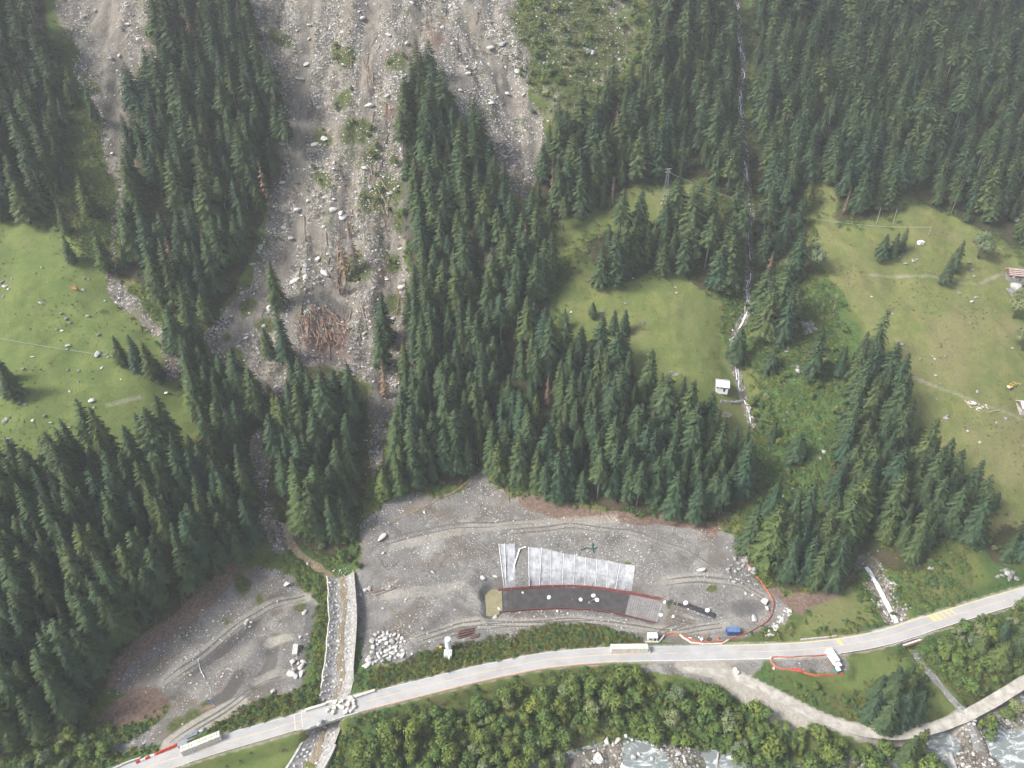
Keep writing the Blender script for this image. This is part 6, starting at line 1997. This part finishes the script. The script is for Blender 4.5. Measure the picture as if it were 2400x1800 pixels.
for poly, sp, dn, sz, lab, grp, ex in zones:
    X, Y = jitter_grid(sp)
    Zb = hz(X, Y)
    a, b = project(X, Y, Zb)
    ok = inside(a, b, poly) & (rng.random(X.shape) < dn * (hz(X, Y, m_scrub) > .45 if poly is slide else 1)) & (a > -40) & (a < 2440) & (b < 1845)
    for e in ex:
        ok &= ~inside(a, b, e)
    for p_ in (road_path, track_path, ch_path, brook_path, brook2_path):
        ok &= near_path(p_, 12, X, Y)[0] > (5.6 if p_ is ch_path or p_ is road_path else 4.0)
    for i in np.flatnonzero(ok):
        w = rng.random() < .15
        s = sz * rng.uniform(.42, 1.32)
        nb_total += 1
        big = 'large ' if s > sz * 1.08 else 'small ' if s < sz * .66 else ''
        where = ''
        if poly is BANK:
            where = ', near the torrent bridge' if a[i] < 1150 else ', opposite the works' if a[i] < 1650 else ', below the gravel track'
        wild = poly is slide or grp.startswith('shrubs')
        plant('mountain_shrub' if wild else 'alder_bush' if not w else 'willow_bush', WILLOW if w else ALDER, int(rng.integers(0, 3 if w else 6)), (X[i], Y[i], Zb[i] - .2), rng.uniform(0, 6.28), (s * rng.uniform(.9, 1.15), s * rng.uniform(.8, 1.1)),
              (big + lab if not w else 'pale grey-green willow: ' + lab.replace('bright green alder bush', 'round bush').replace('green alder', 'round bush').replace('alder bush', 'bush').replace('dark green bush', 'bush').replace('green ', '')) + where, 'bush', (big + grp + where) if not w else grp.replace('alders', 'willows').replace('bushes', 'willow bushes').replace('shrubs', 'willow shrubs') + where)
print('bushes', nb_total)

# ---------------------------------------------------------------- boulders
def boulder(px, py, rpx, meshes, label, grp=None, name='boulder', flat=1.0, sink=.3):
    p = G(px, py)
    r_ = rpx * mpp(p)
    o = obj(name, meshes[random.randrange(len(meshes))], None, p + Vector((0, 0, r_ * (.5 - sink) * flat)), (random.uniform(-.3, .3), random.uniform(-.3, .3), random.uniform(0, 6.28)), (r_ * random.uniform(.9, 1.15), r_ * random.uniform(.85, 1.1), r_ * flat * random.uniform(.8, 1.1)))
    return tag(o, label, 'boulder', grp)
# riprap pile at the channel
zz2 = lambda x, y: (820 + x / 5.53, 1380 + y / 5.53)
rip = [zz2(*q) for q in [(270, 650), (330, 570), (450, 560), (640, 600), (715, 680), (690, 790), (690, 890), (600, 930), (480, 935), (330, 950), (250, 1005), (170, 1010), (240, 850), (258, 720)]]
got = []
for _ in range(3000):
    x, y = random.uniform(850, 952), random.uniform(1478, 1568)
    if not inside(np.array([x]), np.array([y]), rip)[0]:
        continue
    r_ = random.choice([5.0, 5.5, 6.5, 7.5, 8.5])
    if any((x - a) ** 2 + ((y - b) * 1.2) ** 2 < (.80 * (r_ + c)) ** 2 for a, b, c in got):
        continue
    got.append((x, y, r_))
for x, y, r_ in got:
    boulder(x, y, r_ * 1.12, PALE if random.random() < .7 else ROCKS, 'rounded grey riprap boulder in the pile beside the lined channel', 'riprap pile', 'riprap_boulder', .85, .1)
zz4 = lambda x, y: (600 + x / 5.53, 1500 + y / 5.53)
for (x, y, r_, nm_) in ((480, 290, 9, 'largest boulder of the small heap in the left yard'), (610, 285, 6, 'upper right boulder of the small left yard heap'), (585, 360, 9, 'whitest boulder of the small left yard heap'), (500, 400, 8, 'middle boulder of the small left yard heap'), (545, 310, 4, 'small boulder inside the left yard heap'), (465, 455, 9, 'lower left boulder of the left yard heap'), (590, 450, 7, 'reddish boulder of the left yard heap'), (620, 415, 4, 'small right boulder of the left yard heap'), (520, 480, 6, 'lowest boulder of the left yard heap')):
    boulder(*zz4(x, y), r_ * 1.1, PALE, nm_, 'left yard heap', sink=.1)
p = G(693, 1525)
tag(MB().box((0, 0, .6), (2.0, 4.4, 1.4), .12, (.08, .05), .1).build('stone_slab', M['rock_pale'], loc=p), 'pale rectangular stone slab above the left yard heap', 'slab')
for x, y, r_, nm_ in ((640, 1622, 9, 'white boulder at the lower edge of the left yard'), (672, 1370, 9, 'large pale block at the top of the left yard'), (722, 1322, 6, 'boulder on the bank of the muddy stream'), (620, 1475, 5, 'boulder in the stony patch of the left yard'), (582, 1455, 7, 'rock cluster stone in the left yard'), (590, 1460, 6, 'second rock of the left yard cluster'), (577, 1462, 6, 'third rock of the left yard cluster'), (714, 1437, 7, 'grey rock on the wet floor of the left yard'), (703, 1495, 5, 'small grey rock on the wet floor of the left yard'),
        (1169, 1428, 7, 'pale boulder at the corner of the muddy puddle'), (1160, 1448, 6, 'flat rock below the muddy puddle'), (1132, 1358, 8, 'tall pale rock on the slope left of the white sheets'), (1162, 1352, 6, 'pale rock nearest the white sheets'), (953, 1405, 5, 'white rock on the flat yard'), (914, 1376, 5, 'white rock on the yard edge by the channel'), (1015, 1342, 5, 'pale rock on the gravel bank'), (898, 1297, 5, 'white block on the upper gravel fan'), (995, 1203, 6, 'white boulder beside the beige rivulet'), (896, 1262, 10, 'large grey boulder near the forest edge of the fan'), (1792, 1412, 13, 'big white boulder inside the orange fence bend'), (1798, 1428, 8, 'second white boulder inside the fence bend'), (1766, 1452, 9, 'grey boulder near the blue container'), (1643, 1338, 9, 'long pale boulder on the upper gravel slope'), (1748, 1392, 5, 'pale boulder on the slope inside the fence'), (1764, 1395, 4, 'small pale boulder on the slope inside the fence'), (898, 1426, 4, 'pale stone beside the channel'), (856, 1385, 9, 'heap stone of the broken bank by the channel'), (866, 1380, 7, 'second stone of the broken bank by the channel'), (845, 1395, 6, 'third stone of the broken bank by the channel')):
    boulder(x, y, r_, PALE, nm_, None, sink=.15)
for q in range(34):
    x, y = random.uniform(1700, 1770), random.uniform(1305, 1370)
    if x + (y - 1305) * -.55 > 1755:
        continue
    boulder(x, y, random.uniform(3.5, 8), ROCKS, 'angular grey rock in the heap along the orange fence', 'rock heap by the fence', sink=.1)
for q in range(40):
    f = random.random()
    boulder(1855 - 55 * f + random.uniform(-9, 9), 1425 + 62 * f + random.uniform(-7, 7), random.uniform(2.5, 5.5), PALE, 'pale rock in the stony verge outside the orange fence', 'stony verge rocks', sink=.15)
# river boulders
zr = lambda x, y: (1300 + x / 4.424, 1600 + y / 4.424)
for x, y, r_, nm_ in ((545, 625, 14, 'biggest pale boulder at the upper edge of the rapids'), (650, 610, 9, 'second pale boulder at the upper edge of the rapids'), (735, 565, 7, 'third boulder on the upper river edge'), (440, 800, 15, 'mossy beige boulder at the left of the rapids'), (815, 795, 9, 'round pinkish boulder in mid river'), (1280, 745, 7, 'dark boulder in the white rapids'), (800, 605, 6, 'brown boulder among the upper rocks'), (1350, 815, 7, 'grey boulder in the lower rapids'), (870, 760, 7, 'flat boulder beside the round pinkish one'), (1005, 800, 8, 'boulder covered by white water')):
    o = boulder(*zr(x, y), r_, PALE, nm_, None)
    o.location.z = max(o.location.z, -10.9)
for q in range(45):
    x, y = (random.uniform(1335, 1560), random.uniform(1730, 1806)) if q < 30 else (random.uniform(2255, 2400), random.uniform(1700, 1806))
    boulder(x, y, random.uniform(2.5, 6), ROCKS if q % 2 else PALE, 'cobble in the left rapids of the river' if q < 30 else 'pale cobble in the river at the lower right corner', 'left river cobbles' if q < 30 else 'right river cobbles', sink=.0)
for q in range(16):
    boulder(2265 + random.uniform(-22, 35), 1688 + random.uniform(-25, 25), random.uniform(3, 7), PALE, 'white stone where the brook crosses the gravel track', 'brook crossing stones', sink=.1)
for q in range(26):
    f = random.random()
    boulder(2050 + 60 * f + random.uniform(2, 30), 1330 + 105 * f + random.uniform(-8, 8), random.uniform(3, 6), ROCKS, 'grey bank stone on the right side of the white brook', 'brook bank stones', sink=.1)
# meadow rocks
zl = lambda x, y: (x / 2.765, 600 + y / 2.765)
ML = [(10, 170, 9), (40, 200, 9), (60, 215, 6), (20, 265, 8), (80, 150, 6), (570, 390, 10), (430, 410, 9), (455, 430, 8), (400, 375, 7), (640, 512, 9), (445, 580, 8), (440, 605, 7), (630, 640, 14), (690, 640, 7), (700, 655, 5), (735, 590, 7), (440, 740, 8), (510, 745, 7), (660, 725, 5), (903, 755, 6), (1030, 815, 9), (600, 940, 10), (610, 980, 6), (160, 895, 8), (130, 950, 9), (170, 960, 8), (30, 1070, 13), (290, 1040, 9), (410, 1110, 9), (450, 1115, 7), (60, 1185, 8), (790, 1115, 8), (540, 220, 8), (545, 145, 7), (575, 150, 5), (260, 305, 6), (210, 655, 6), (150, 735, 9), (75, 1390, 7), (10, 1440, 6), (270, 75, 6), (1180, 835, 8), (1212, 855, 8), (1200, 815, 7), (1080, 890, 9), (330, 1080, 5), (210, 1070, 6), (350, 870, 5), (455, 880, 6), (745, 675, 6), (500, 975, 5), (1085, 570, 5), (365, 475, 6), (400, 485, 5), (230, 120, 4), (310, 170, 4), (790, 360, 4), (680, 290, 5), (870, 285, 4), (590, 95, 3), (950, 480, 4), (510, 815, 5), (785, 800, 4)]
for x, y, r_ in ML:
    boulder(*zl(x, y), r_ * .85, LICHEN if random.random() < .65 else PALE, 'weathered grey rock lying in the left meadow', 'left meadow rocks', 'meadow_rock', .7, .25)
boulder(488 / 2.765, 600 + 210 / 2.765, 9, [rock_mesh(700, plain('orange_lichen_rock', (.42, .16, .08), .9, .3, 1.5, .1), .5)], 'orange-stained rock in the upper left meadow', None, 'meadow_rock', .6)
zm = lambda x, y: (800 + x / 2.765, 600 + y / 2.765)
for x, y, r_ in [(1690, 365, 6), (1840, 308, 8), (1960, 430, 8), (2165, 205, 4), (2170, 240, 4), (2060, 130, 3), (1890, 145, 3), (2140, 755, 8), (2165, 770, 8), (2125, 770, 6), (1985, 640, 5), (1490, 365, 5), (1755, 1190, 5)]:
    boulder(*zm(x, y), r_, LICHEN if r_ > 5 else PALE, 'pale rock on the middle meadow', 'middle meadow rocks', 'meadow_rock', .7)
zq = lambda x, y: (2000 + x / 3.3175, 560 + y / 3.3175)
for x, y, r_ in [(405, 195, 9), (470, 175, 9), (490, 160, 6), (890, 190, 9), (920, 240, 10), (945, 290, 7), (820, 425, 7), (920, 490, 9), (955, 455, 8), (340, 800, 8), (375, 818, 7), (520, 935, 7), (610, 915, 7), (635, 935, 7), (715, 912, 6), (735, 1380, 10), (715, 1395, 7), (1185, 1395, 8), (960, 1185, 9), (1235, 850, 5), (905, 655, 3), (650, 1250, 5), (635, 1060, 5), (670, 1130, 5), (890, 1495, 6), (985, 1580, 5), (1318, 1610, 5), (1110, 1430, 5), (300, 580, 5), (140, 450, 4), (355, 140, 5)]:
    boulder(*zq(x, y), r_ * .9, LICHEN if random.random() < .7 else ROCKS, 'weathered rock on the right meadow', 'right meadow rocks', 'meadow_rock', .75)
# outcrops
for x, y, r_, nm_ in ((1893, 772, 24, 'grey rock outcrop on the ravine slope above the hut'), (1838, 818, 13, 'smaller grey outcrop beside the nettles'), (2003, 1000, 26, 'tall pale cliff block between the ravine spruces'), (1965, 962, 14, 'pale rock face left of the cliff block'), (1880, 868, 16, 'overgrown rock knob on the ravine slope'), (2345, 320, 34, 'light rock cliff in the upper right forest'), (2280, 350, 24, 'broken brown cliff left of the light one'), (2385, 530, 20, 'rock cliff at the right edge below the forest'), (2368, 1345, 20, 'grey outcrop on the slope above the road at right'), (2340, 1352, 14, 'smaller outcrop beside the grey one above the road'), (2185, 1335, 9, 'pale rock in the grass above the road'), (2378, 690, 30, 'rock knoll under the timber hut'), (1771, 1092, 14, 'pale stone heap in the grass below the ravine'), (372, 625, 20, 'grey rock step among spruces left of the slide'), (565, 690, 15, 'dark overhanging rock at the left slide edge'), (1375, 120, 18, 'white rock slab above the chute'), (1442, 135, 12, 'white rock beside the upper forest'), (1197, 418, 13, 'pale block among the spruces below the chute'), (560, 1300, 5, 'rock near the forest edge of the left yard')):
    p = G(x, y)
    rm_ = r_ * mpp(p)
    t = thing('rock_outcrop', nm_, 'outcrop', p)
    for q in range(9 if r_ > 15 else 5):
        a_ = random.uniform(0, 6.28)
        dd_ = rm_ * random.uniform(0, .95)
        dx_, dy_ = dd_ * math.cos(a_) * 1.1, dd_ * math.sin(a_) * .8
        rr_ = rm_ * random.uniform(.25, .55)
        obj('rock', (LICHEN if random.random() < .7 and r_ > 10 else ROCKS)[random.randrange(6)], t, (dx_, dy_, float(hz(p.x + dx_, p.y + dy_)) - p.z + rr_ * .25), (random.uniform(-.6, .6), random.uniform(-.6, .6), random.uniform(0, 6.28)), (rr_ * 1.1, rr_ * .9, rr_ * random.uniform(.8, 1.3)))
for q in range(46):
    x, y = random.uniform(1640, 1960), random.uniform(850, 1230)
    if not (inside(np.array([x]), np.array([y]), FOREST['sparse'])[0] or inside(np.array([x]), np.array([y]), [(1745, 1090), (1800, 1180), (1760, 1250), (1735, 1180)])[0]):
        continue
    boulder(x, y, random.uniform(3, 7.5), LICHEN if q % 3 else ROCKS, 'mossy rock on the green ravine slope below the hut', 'ravine rocks', 'ravine_rock', .8, .2)
for q in range(16):
    boulder(random.uniform(1960, 2380), random.uniform(1270, 1380) - 10, random.uniform(2.5, 5), LICHEN, 'small rock in the rough grass above the right part of the road', 'rough grass rocks', 'grass_rock', .7, .25)
# slide boulders: the larger ones one by one, the rest as rubble
big_ = V((735, 462), (700, 492), (628, 515), (640, 455), (612, 312), (665, 435), (700, 300), (652, 172), (668, 55), (560, 12), (612, 395), (720, 455), (742, 470), (612, 492), (860, 355), (870, 300), (905, 232), (905, 320), (1010, 160), (955, 60), (1060, 105), (880, 95), (782, 40), (800, 230), (840, 420), (585, 665), (870, 620), (850, 690), (700, 590), (660, 600))
for q, (x, y) in enumerate(big_):
    boulder(x, y, random.uniform(8, 14), PALE, 'large pale boulder lying on the debris slide', 'large slide boulders', 'slide_boulder', .75)
polys = [slide, gully_left, chute, gully_low]
for q in range(5000):
    pass
xs, ys = rng.uniform(100, 1290, 2600), rng.uniform(-30, 1050, 2600)
ok = np.zeros(xs.shape, bool)
for p_ in polys[:3]:
    ok |= inside(xs, ys, p_)
sel = np.flatnonzero(ok)[:250]
X, Y, Z = ground(xs[sel], ys[sel])
for q, i in enumerate(sel):
    mp_ = mpp((X[q], Y[q], Z[q]))
    r_ = mp_ * (3.2 + 7.0 * rng.random() ** 2.5)
    left = xs[i] < 400
    part_ = 'right chute' if xs[i] > 1000 else 'upper part' if ys[i] < 320 else 'middle part' if ys[i] < 620 else 'lower part'
    tag(obj('slide_boulder', (PALE if rng.random() < .6 else ROCKS)[int(rng.integers(0, 8))], None, (X[q], Y[q], Z[q] + r_ * .15), (rng.uniform(-.4, .4), rng.uniform(-.4, .4), rng.uniform(0, 6.28)), (r_ * rng.uniform(.8, 1.3), r_ * rng.uniform(.8, 1.2), r_ * .75)),
        'pale stone block in the left scree gully' if left else 'medium angular boulder scattered on the %s of the debris slide' % part_, 'boulder', 'gully blocks' if left else 'medium boulders, ' + part_)

# ---------------------------------------------------------------- logs
zj = lambda x, y: (560 + x / 3.77, 560 + y / 3.77)
def log(p0, p1, r_, mat, label, grp, lift=.35, up=0.0):
    a, b = G(*p0), G(*p1)
    return tag(MB().tube([a + Vector((0, 0, lift)), (a + b) / 2 + Vector((random.uniform(-.15, .15), 0, lift + max(0, float(hz((a.x + b.x) / 2, (a.y + b.y) / 2)) - (a.z + b.z) / 2) + up / 2)), b + Vector((0, 0, lift + up))], r_, r_ * .55, 6).build('fallen_log', M[mat], smooth=True), label, 'log', grp)
LOGS = [((970, 230), (880, 640)), ((875, 60), (865, 440)), ((905, 130), (885, 400)), ((405, 130), (385, 240)), ((545, 240), (520, 390)), ((590, 460), (575, 520)), ((560, 550), (530, 750)), ((1085, 590), (1130, 800)), ((1680, 400), (1340, 670)), ((1430, 760), (1590, 720)), ((520, 950), (545, 1020)), ((462, 530), (460, 640)), ((1330, 950), (1430, 1010)), ((1240, 460), (1275, 520)), ((1065, 840), (1075, 900)), ((1050, 915), (1065, 955)), ((1480, 470), (1570, 450)), ((990, 640), (975, 720)), ((800, 170), (785, 230)), ((1330, 760), (1390, 840)), ((1360, 720), (1350, 800)), ((640, 400), (640, 450)), ((540, 450), (580, 420))]
for q, (a, b) in enumerate(LOGS):
    log(zj(*a), zj(*b), .30, 'log', 'single pale stripped trunk lying on the lower slide', 'single logs on the lower slide')
for q in range(88):
    a = random.uniform(0, 6.28)
    rr = math.sqrt(random.random())
    cx, cy = 750 + 225 * rr * math.cos(a), 825 + 190 * rr * math.sin(a)
    th = random.gauss(1.45, .38) if q % 4 else random.uniform(0, 3.1)
    L = random.uniform(60, 170)
    log(zj(cx - L / 2 * math.cos(th), cy - L / 2 * math.sin(th)), zj(cx + L / 2 * math.cos(th), cy + L / 2 * math.sin(th)), random.uniform(.2, .36), 'log_red' if q % 3 else 'log', 'red-brown trunk in the tangled log jam at the foot of the slide', 'log jam', random.uniform(.4, 2.4), random.uniform(-.5, .8))
for q in range(46):
    x, y = random.choice([(870, 180), (920, 300), (860, 420), (1090, 60), (830, 100), (1010, 780), (760, 560), (900, 480), (960, 700), (450, 500), (470, 470)])
    x, y = x + random.gauss(0, 22), y + random.gauss(0, 45)
    th = random.gauss(1.6, .35)
    L = random.uniform(25, 60)
    log((x - L / 2 * math.cos(th), y - L / 2 * math.sin(th)), (x + L / 2 * math.cos(th), y + L / 2 * math.sin(th)), random.uniform(.2, .32), 'log' if q % 3 else 'log_red', 'fallen trunk scattered over the upper slide and its edges', 'scattered upper logs')
for p0, p1, nm_ in (((604, 1078), (612, 1003), 'long pale trunk lying in the muddy gully'), ((1165, 1120), (1195, 1180), 'pale trunk fallen from the forest onto the fan'), ((1190, 1140), (1194, 1175), 'second trunk fallen onto the fan'), ((882, 1210), (878, 1236), 'thin trunk leaning at the top of the fan'), ((1337, 485), (1368, 505), 'crossed pale log below the upper forest'), ((1326, 584), (1366, 580), 'two pale rails in the grass at the grove'), ((305, 800), (320, 812), 'short pale log on the left meadow'), ((880, 1396), (930, 1378), 'pale pole lying at the yard edge'), ((870, 1388), (905, 1384), 'dark plank stack by the channel')):
    log(p0, p1, .22, 'log', nm_, None)

for q in range(26):
    f = random.random()
    x, y = 240 + 290 * f + random.uniform(-12, 18), 1600 - 275 * f + random.uniform(-14, 10)
    th, L = random.uniform(.6, 2.2), random.uniform(14, 34)
    log((x, y), (x + L * math.cos(th), y - L * math.sin(th)), random.uniform(.1, .2), 'log' if q % 2 else 'log_red', 'thin fallen stem on the brown forest edge above the left yard', 'stems at the left yard edge')
for q in range(14):
    x, y = random.uniform(1190, 1700), 0
    y = 1178 + (x - 1190) * .13 + random.uniform(-16, 12)
    th, L = random.uniform(.2, 2.9), random.uniform(14, 30)
    log((x, y), (x + L * math.cos(th), y - L * math.sin(th)), random.uniform(.1, .18), 'log', 'thin fallen stem on the forest edge above the gravel works', 'stems at the works edge')

# ---------------------------------------------------------------- loose stones, undergrowth and grass that nobody could count
def spread(name, d, prob, scale, protos, label, cat, zoff=0.0, tilt=.3, flat=1.0, reg=None):
    X, Y = jitter_grid(d)
    ok = rng.random(X.shape) < prob(X, Y)
    X, Y = X[ok], Y[ok]
    Z = hz(X, Y)
    a, b = project(X, Y, Z)
    ok = seen(a, b, 40, 40)
    for p_, hw in ((road_path, H_ + .5), (track_path, 2.3), (ch_path, .7 if name == 'channel_cobbles' else 6.0), (mud_path, 2.4)):
        ok &= near_path(p_, 10, X, Y)[0] > hw
    for p_ in (basin_poly, pond_poly, [zs(q) for q in ztop if q] + [zs(q) for q in zbot if q][::-1]):
        ok &= ~inside(a, b, p_)
    X, Y, Z = X[ok], Y[ok], Z[ok]
    n_ = len(X)
    s = scale(n_)
    scatter(name, np.column_stack([X, Y, Z + zoff]), np.column_stack([rng.normal(0, tilt, n_), rng.normal(0, tilt, n_), rng.uniform(0, 6.28, n_)]), np.column_stack([s, s * rng.uniform(.7, 1.1, n_), s * flat]), rng.integers(0, len(protos), n_), proto_collection(name + '_kind', protos), label, cat)
    print(name, n_)
scr = lambda x, y: mask_at(m_scree, x, y)
grv = lambda x, y: mask_at(m_gravel, x, y)
spread('scree_rubble', 1.15, lambda x, y: scr(x, y) * np.clip(.50 + 1.8 * fbm(x * 1.6, y * .6, 18, 91, 4), 0, .8) * (1 - .9 * mask_at(m_mud, x, y)), lambda n_: .24 + .95 * rng.random(n_) ** 3, CHIPS, 'loose pale rubble covering the debris slide and gullies', 'rubble')
spread('site_stones', 1.25, lambda x, y: grv(x, y) * np.clip(.30 + 1.5 * fbm(x, y, 14, 95, 3), .02, .9), lambda n_: 0.16 + .60 * rng.random(n_) ** 3, CHIPS, 'small pale stones strewn over the gravel works', 'stones')
spread('channel_cobbles', .8, lambda x, y: np.where(near_path(ch_path, 9, x, y)[0] < 5.2, .5, 0), lambda n_: .18 + .4 * rng.random(n_) ** 2, CHIPS, 'loose cobbles filling the torrent channel', 'cobbles', zoff=.55)
rough = lambda x, y: np.clip(1 - mask_at(np.clip(m_sand * 2, 0, 1), x, y) - mask_at(m_meadow, x, y) - mask_at(m_scree, x, y) - mask_at(m_gravel, x, y) - mask_at(m_sand, x, y) - mask_at(m_brown, x, y), 0, 1)
UND = [tuft(600 + i, 34, .9, .75, 'under', .30) for i in range(4)]
UDK = [tuft(620 + i, 34, 1.0, .85, 'under_dark', .32) for i in range(4)]
STR = [blades(640 + i, 30, .8, .9, 'straw') for i in range(3)] + [tuft(650, 24, .8, .6, 'under', .26)]
fl = lambda x, y: mask_at(m_forest, x, y)
HEDGE = [(838, 1650), (880, 1572), (1000, 1528), (1180, 1488), (1300, 1462), (1400, 1466), (1508, 1496), (1505, 1514), (1300, 1524), (1100, 1560), (900, 1612)]
HEDGE_L = [(490, 1712), (560, 1660), (640, 1632), (745, 1605), (752, 1645), (620, 1692), (520, 1724)]
STRIP = [(742, 1340), (778, 1380), (772, 1480), (765, 1600), (742, 1600), (735, 1480), (735, 1400)]
def verge(x, y):
    a, b = project(x, y, hz(x, y))
    return np.where(inside(a, b, HEDGE) | inside(a, b, HEDGE_L), .75, np.where(inside(a, b, STRIP), .45, 0))
HRB = [tuft(680 + i, 40, 1.0, 1.25, 'under_dark' if i == 1 else 'under', .34) for i in range(4)] + [blades(690, 34, .9, 1.3, 'straw'), blades(692, 34, .9, 1.1, 'straw')]
spread('verge_herbs', 1.15, verge, lambda n_: rng.uniform(.7, 1.5, n_), HRB, 'dense tall herbs on the banks between the works and the road', 'herbs', tilt=.12)
def thicket(x, y):
    a, b = project(x, y, hz(x, y))
    ok = np.zeros(x.shape)
    for p_, v_ in ((BANK, .62), (BANK_R, .6), (BANK_R2, .6), (BL, .3), (WEDGE, .5)):
        ok = np.maximum(ok, inside(a, b, p_) * v_)
    return np.where(inside(a, b, RIVER_EDGE) | (near_path(brook2_path, 12, x, y)[0] < 4), 0, ok)
THICK = [c_ for c_, t_ in ALDER[:4]]
spread('bank_thicket', 2.5, thicket, lambda n_: rng.uniform(.28, .62, n_), THICK, 'continuous low thicket filling the river bank between the bushes', 'thicket', tilt=.1)
spread('undergrowth', 1.5, lambda x, y: rough(x, y) * (1 - .75 * fl(x, y)) * np.clip(.55 + 1.4 * fbm(x, y, 22, 131, 3), 0, 1), lambda n_: rng.uniform(.7, 2.0, n_), UND + UDK, 'lush green undergrowth on the banks and ravine', 'undergrowth', tilt=.15)
spread('tall_grass', 1.8, lambda x, y: rough(x, y) * (1 - fl(x, y)) * np.clip(.30 + 1.6 * fbm(x, y, 18, 151, 3), 0, 1), lambda n_: rng.uniform(.6, 1.3, n_), STR, 'tall yellowish grass on the road banks', 'grass', tilt=.12)
spread('meadow_grass_clumps', 1.9, lambda x, y: mask_at(m_meadow, x, y) * np.clip(.12 + 1.2 * fbm(x, y, 20, 171, 3), .03, .6), lambda n_: rng.uniform(.25, .8, n_) * np.array([1, 1])[0], [UND[0], UND[1], STR[0], STR[1]], 'scattered tufts in the meadows', 'grass', tilt=.12)
spread('slide_scrub', 2.2, lambda x, y: scr(x, y) * np.clip(-.14 + 1.3 * fbm(x, y, 26, 191, 3) + .3 * mask_at(m_brown, x, y) + .7 * mask_at(m_scrub, x, y), 0, .8) * (y > 230), lambda n_: rng.uniform(.5, 1.5, n_), UND + UDK[:1] + [tuft(660, 24, 1.0, .5, 'dead', .4)], 'patches of surviving scrub on the slide', 'scrub', tilt=.15)

# ---------------------------------------------------------------- wheel ruts on the works floor
M['rut'] = plain('rutted_gravel', (.125, .117, .105), .95, .3, 1.0, .05)
for pts in ([(975, 1500), (1080, 1462), (1200, 1463), (1350, 1453), (1480, 1472), (1600, 1482), (1690, 1466)], [(985, 1508), (1100, 1472), (1250, 1462), (1420, 1458), (1560, 1482)], [(1560, 1366), (1650, 1356), (1735, 1370), (1790, 1402)], [(1170, 1250), (1330, 1232), (1480, 1248), (1600, 1288), (1680, 1338)], [(880, 1280), (980, 1248), (1100, 1230), (1250, 1222)], [(385, 1602), (470, 1545), (560, 1466), (640, 1416), (715, 1402)], [(400, 1745), (450, 1712), (520, 1668), (600, 1612), (660, 1590)], [(1530, 1500), (1560, 1478), (1600, 1462)]):
    pth = path_px(pts, step=1.6)
    for o_ in (-.95, .95):
        nn_ = frame_of(pth)
        q_ = np.column_stack([pth[:, :2] + nn_ * (o_ + .25 * np.sin(np.arange(len(pth)) * .37))[:, None], pth[:, 2]])
        wd = np.clip(.20 + .35 * fbm(np.arange(len(q_)) * 1.0, np.full(len(q_), o_ * 30), 9, 55, 3), .02, .4)
        L_, R_ = q_[:, :2] + nn_ * wd[:, None], q_[:, :2] - nn_ * wd[:, None]
        m = MB()
        m.v = [(x, y, float(hz(x, y)) + .05) for x, y in np.vstack([L_, R_])]
        kq = len(q_)
        m.f = [(kq + i, kq + i + 1, i + 1, i) for i in range(kq - 1)]
        structure(m.build('wheel_rut', M['rut']), 'wheel rut pressed into the gravel of the works')

# ---------------------------------------------------------------- haze
zt = float(max(ZZ.max() + 34, CAM_Z + 20))
x0, x1, y0, y1, z0 = gx[0] - 4, gx[-1] + 4, gy[0] - 4, gy[-1] + 4, float(ZZ.min()) - 1.5
hb = MB().box(((x0 + x1) / 2, (y0 + y1) / 2, (z0 + zt) / 2), (x1 - x0, y1 - y0, zt - z0))
hm = bpy.data.materials.new('haze')
hm.use_nodes = True
hm.node_tree.nodes.clear()
ho = hm.node_tree.nodes.new('ShaderNodeOutputMaterial')
hv = hm.node_tree.nodes.new('ShaderNodeVolumePrincipled')
hv.inputs['Color'].default_value = (.97, .985, 1.0, 1)
hv.inputs['Density'].default_value = HAZE_DENSITY
hv.inputs['Anisotropy'].default_value = 0.0
hm.node_tree.links.new(hv.outputs[0], ho.inputs['Volume'])
hz_o = hb.build('haze', hm)
hz_o['kind'] = 'stuff'
hz_o['label'] = 'thin pale morning haze filling the valley'
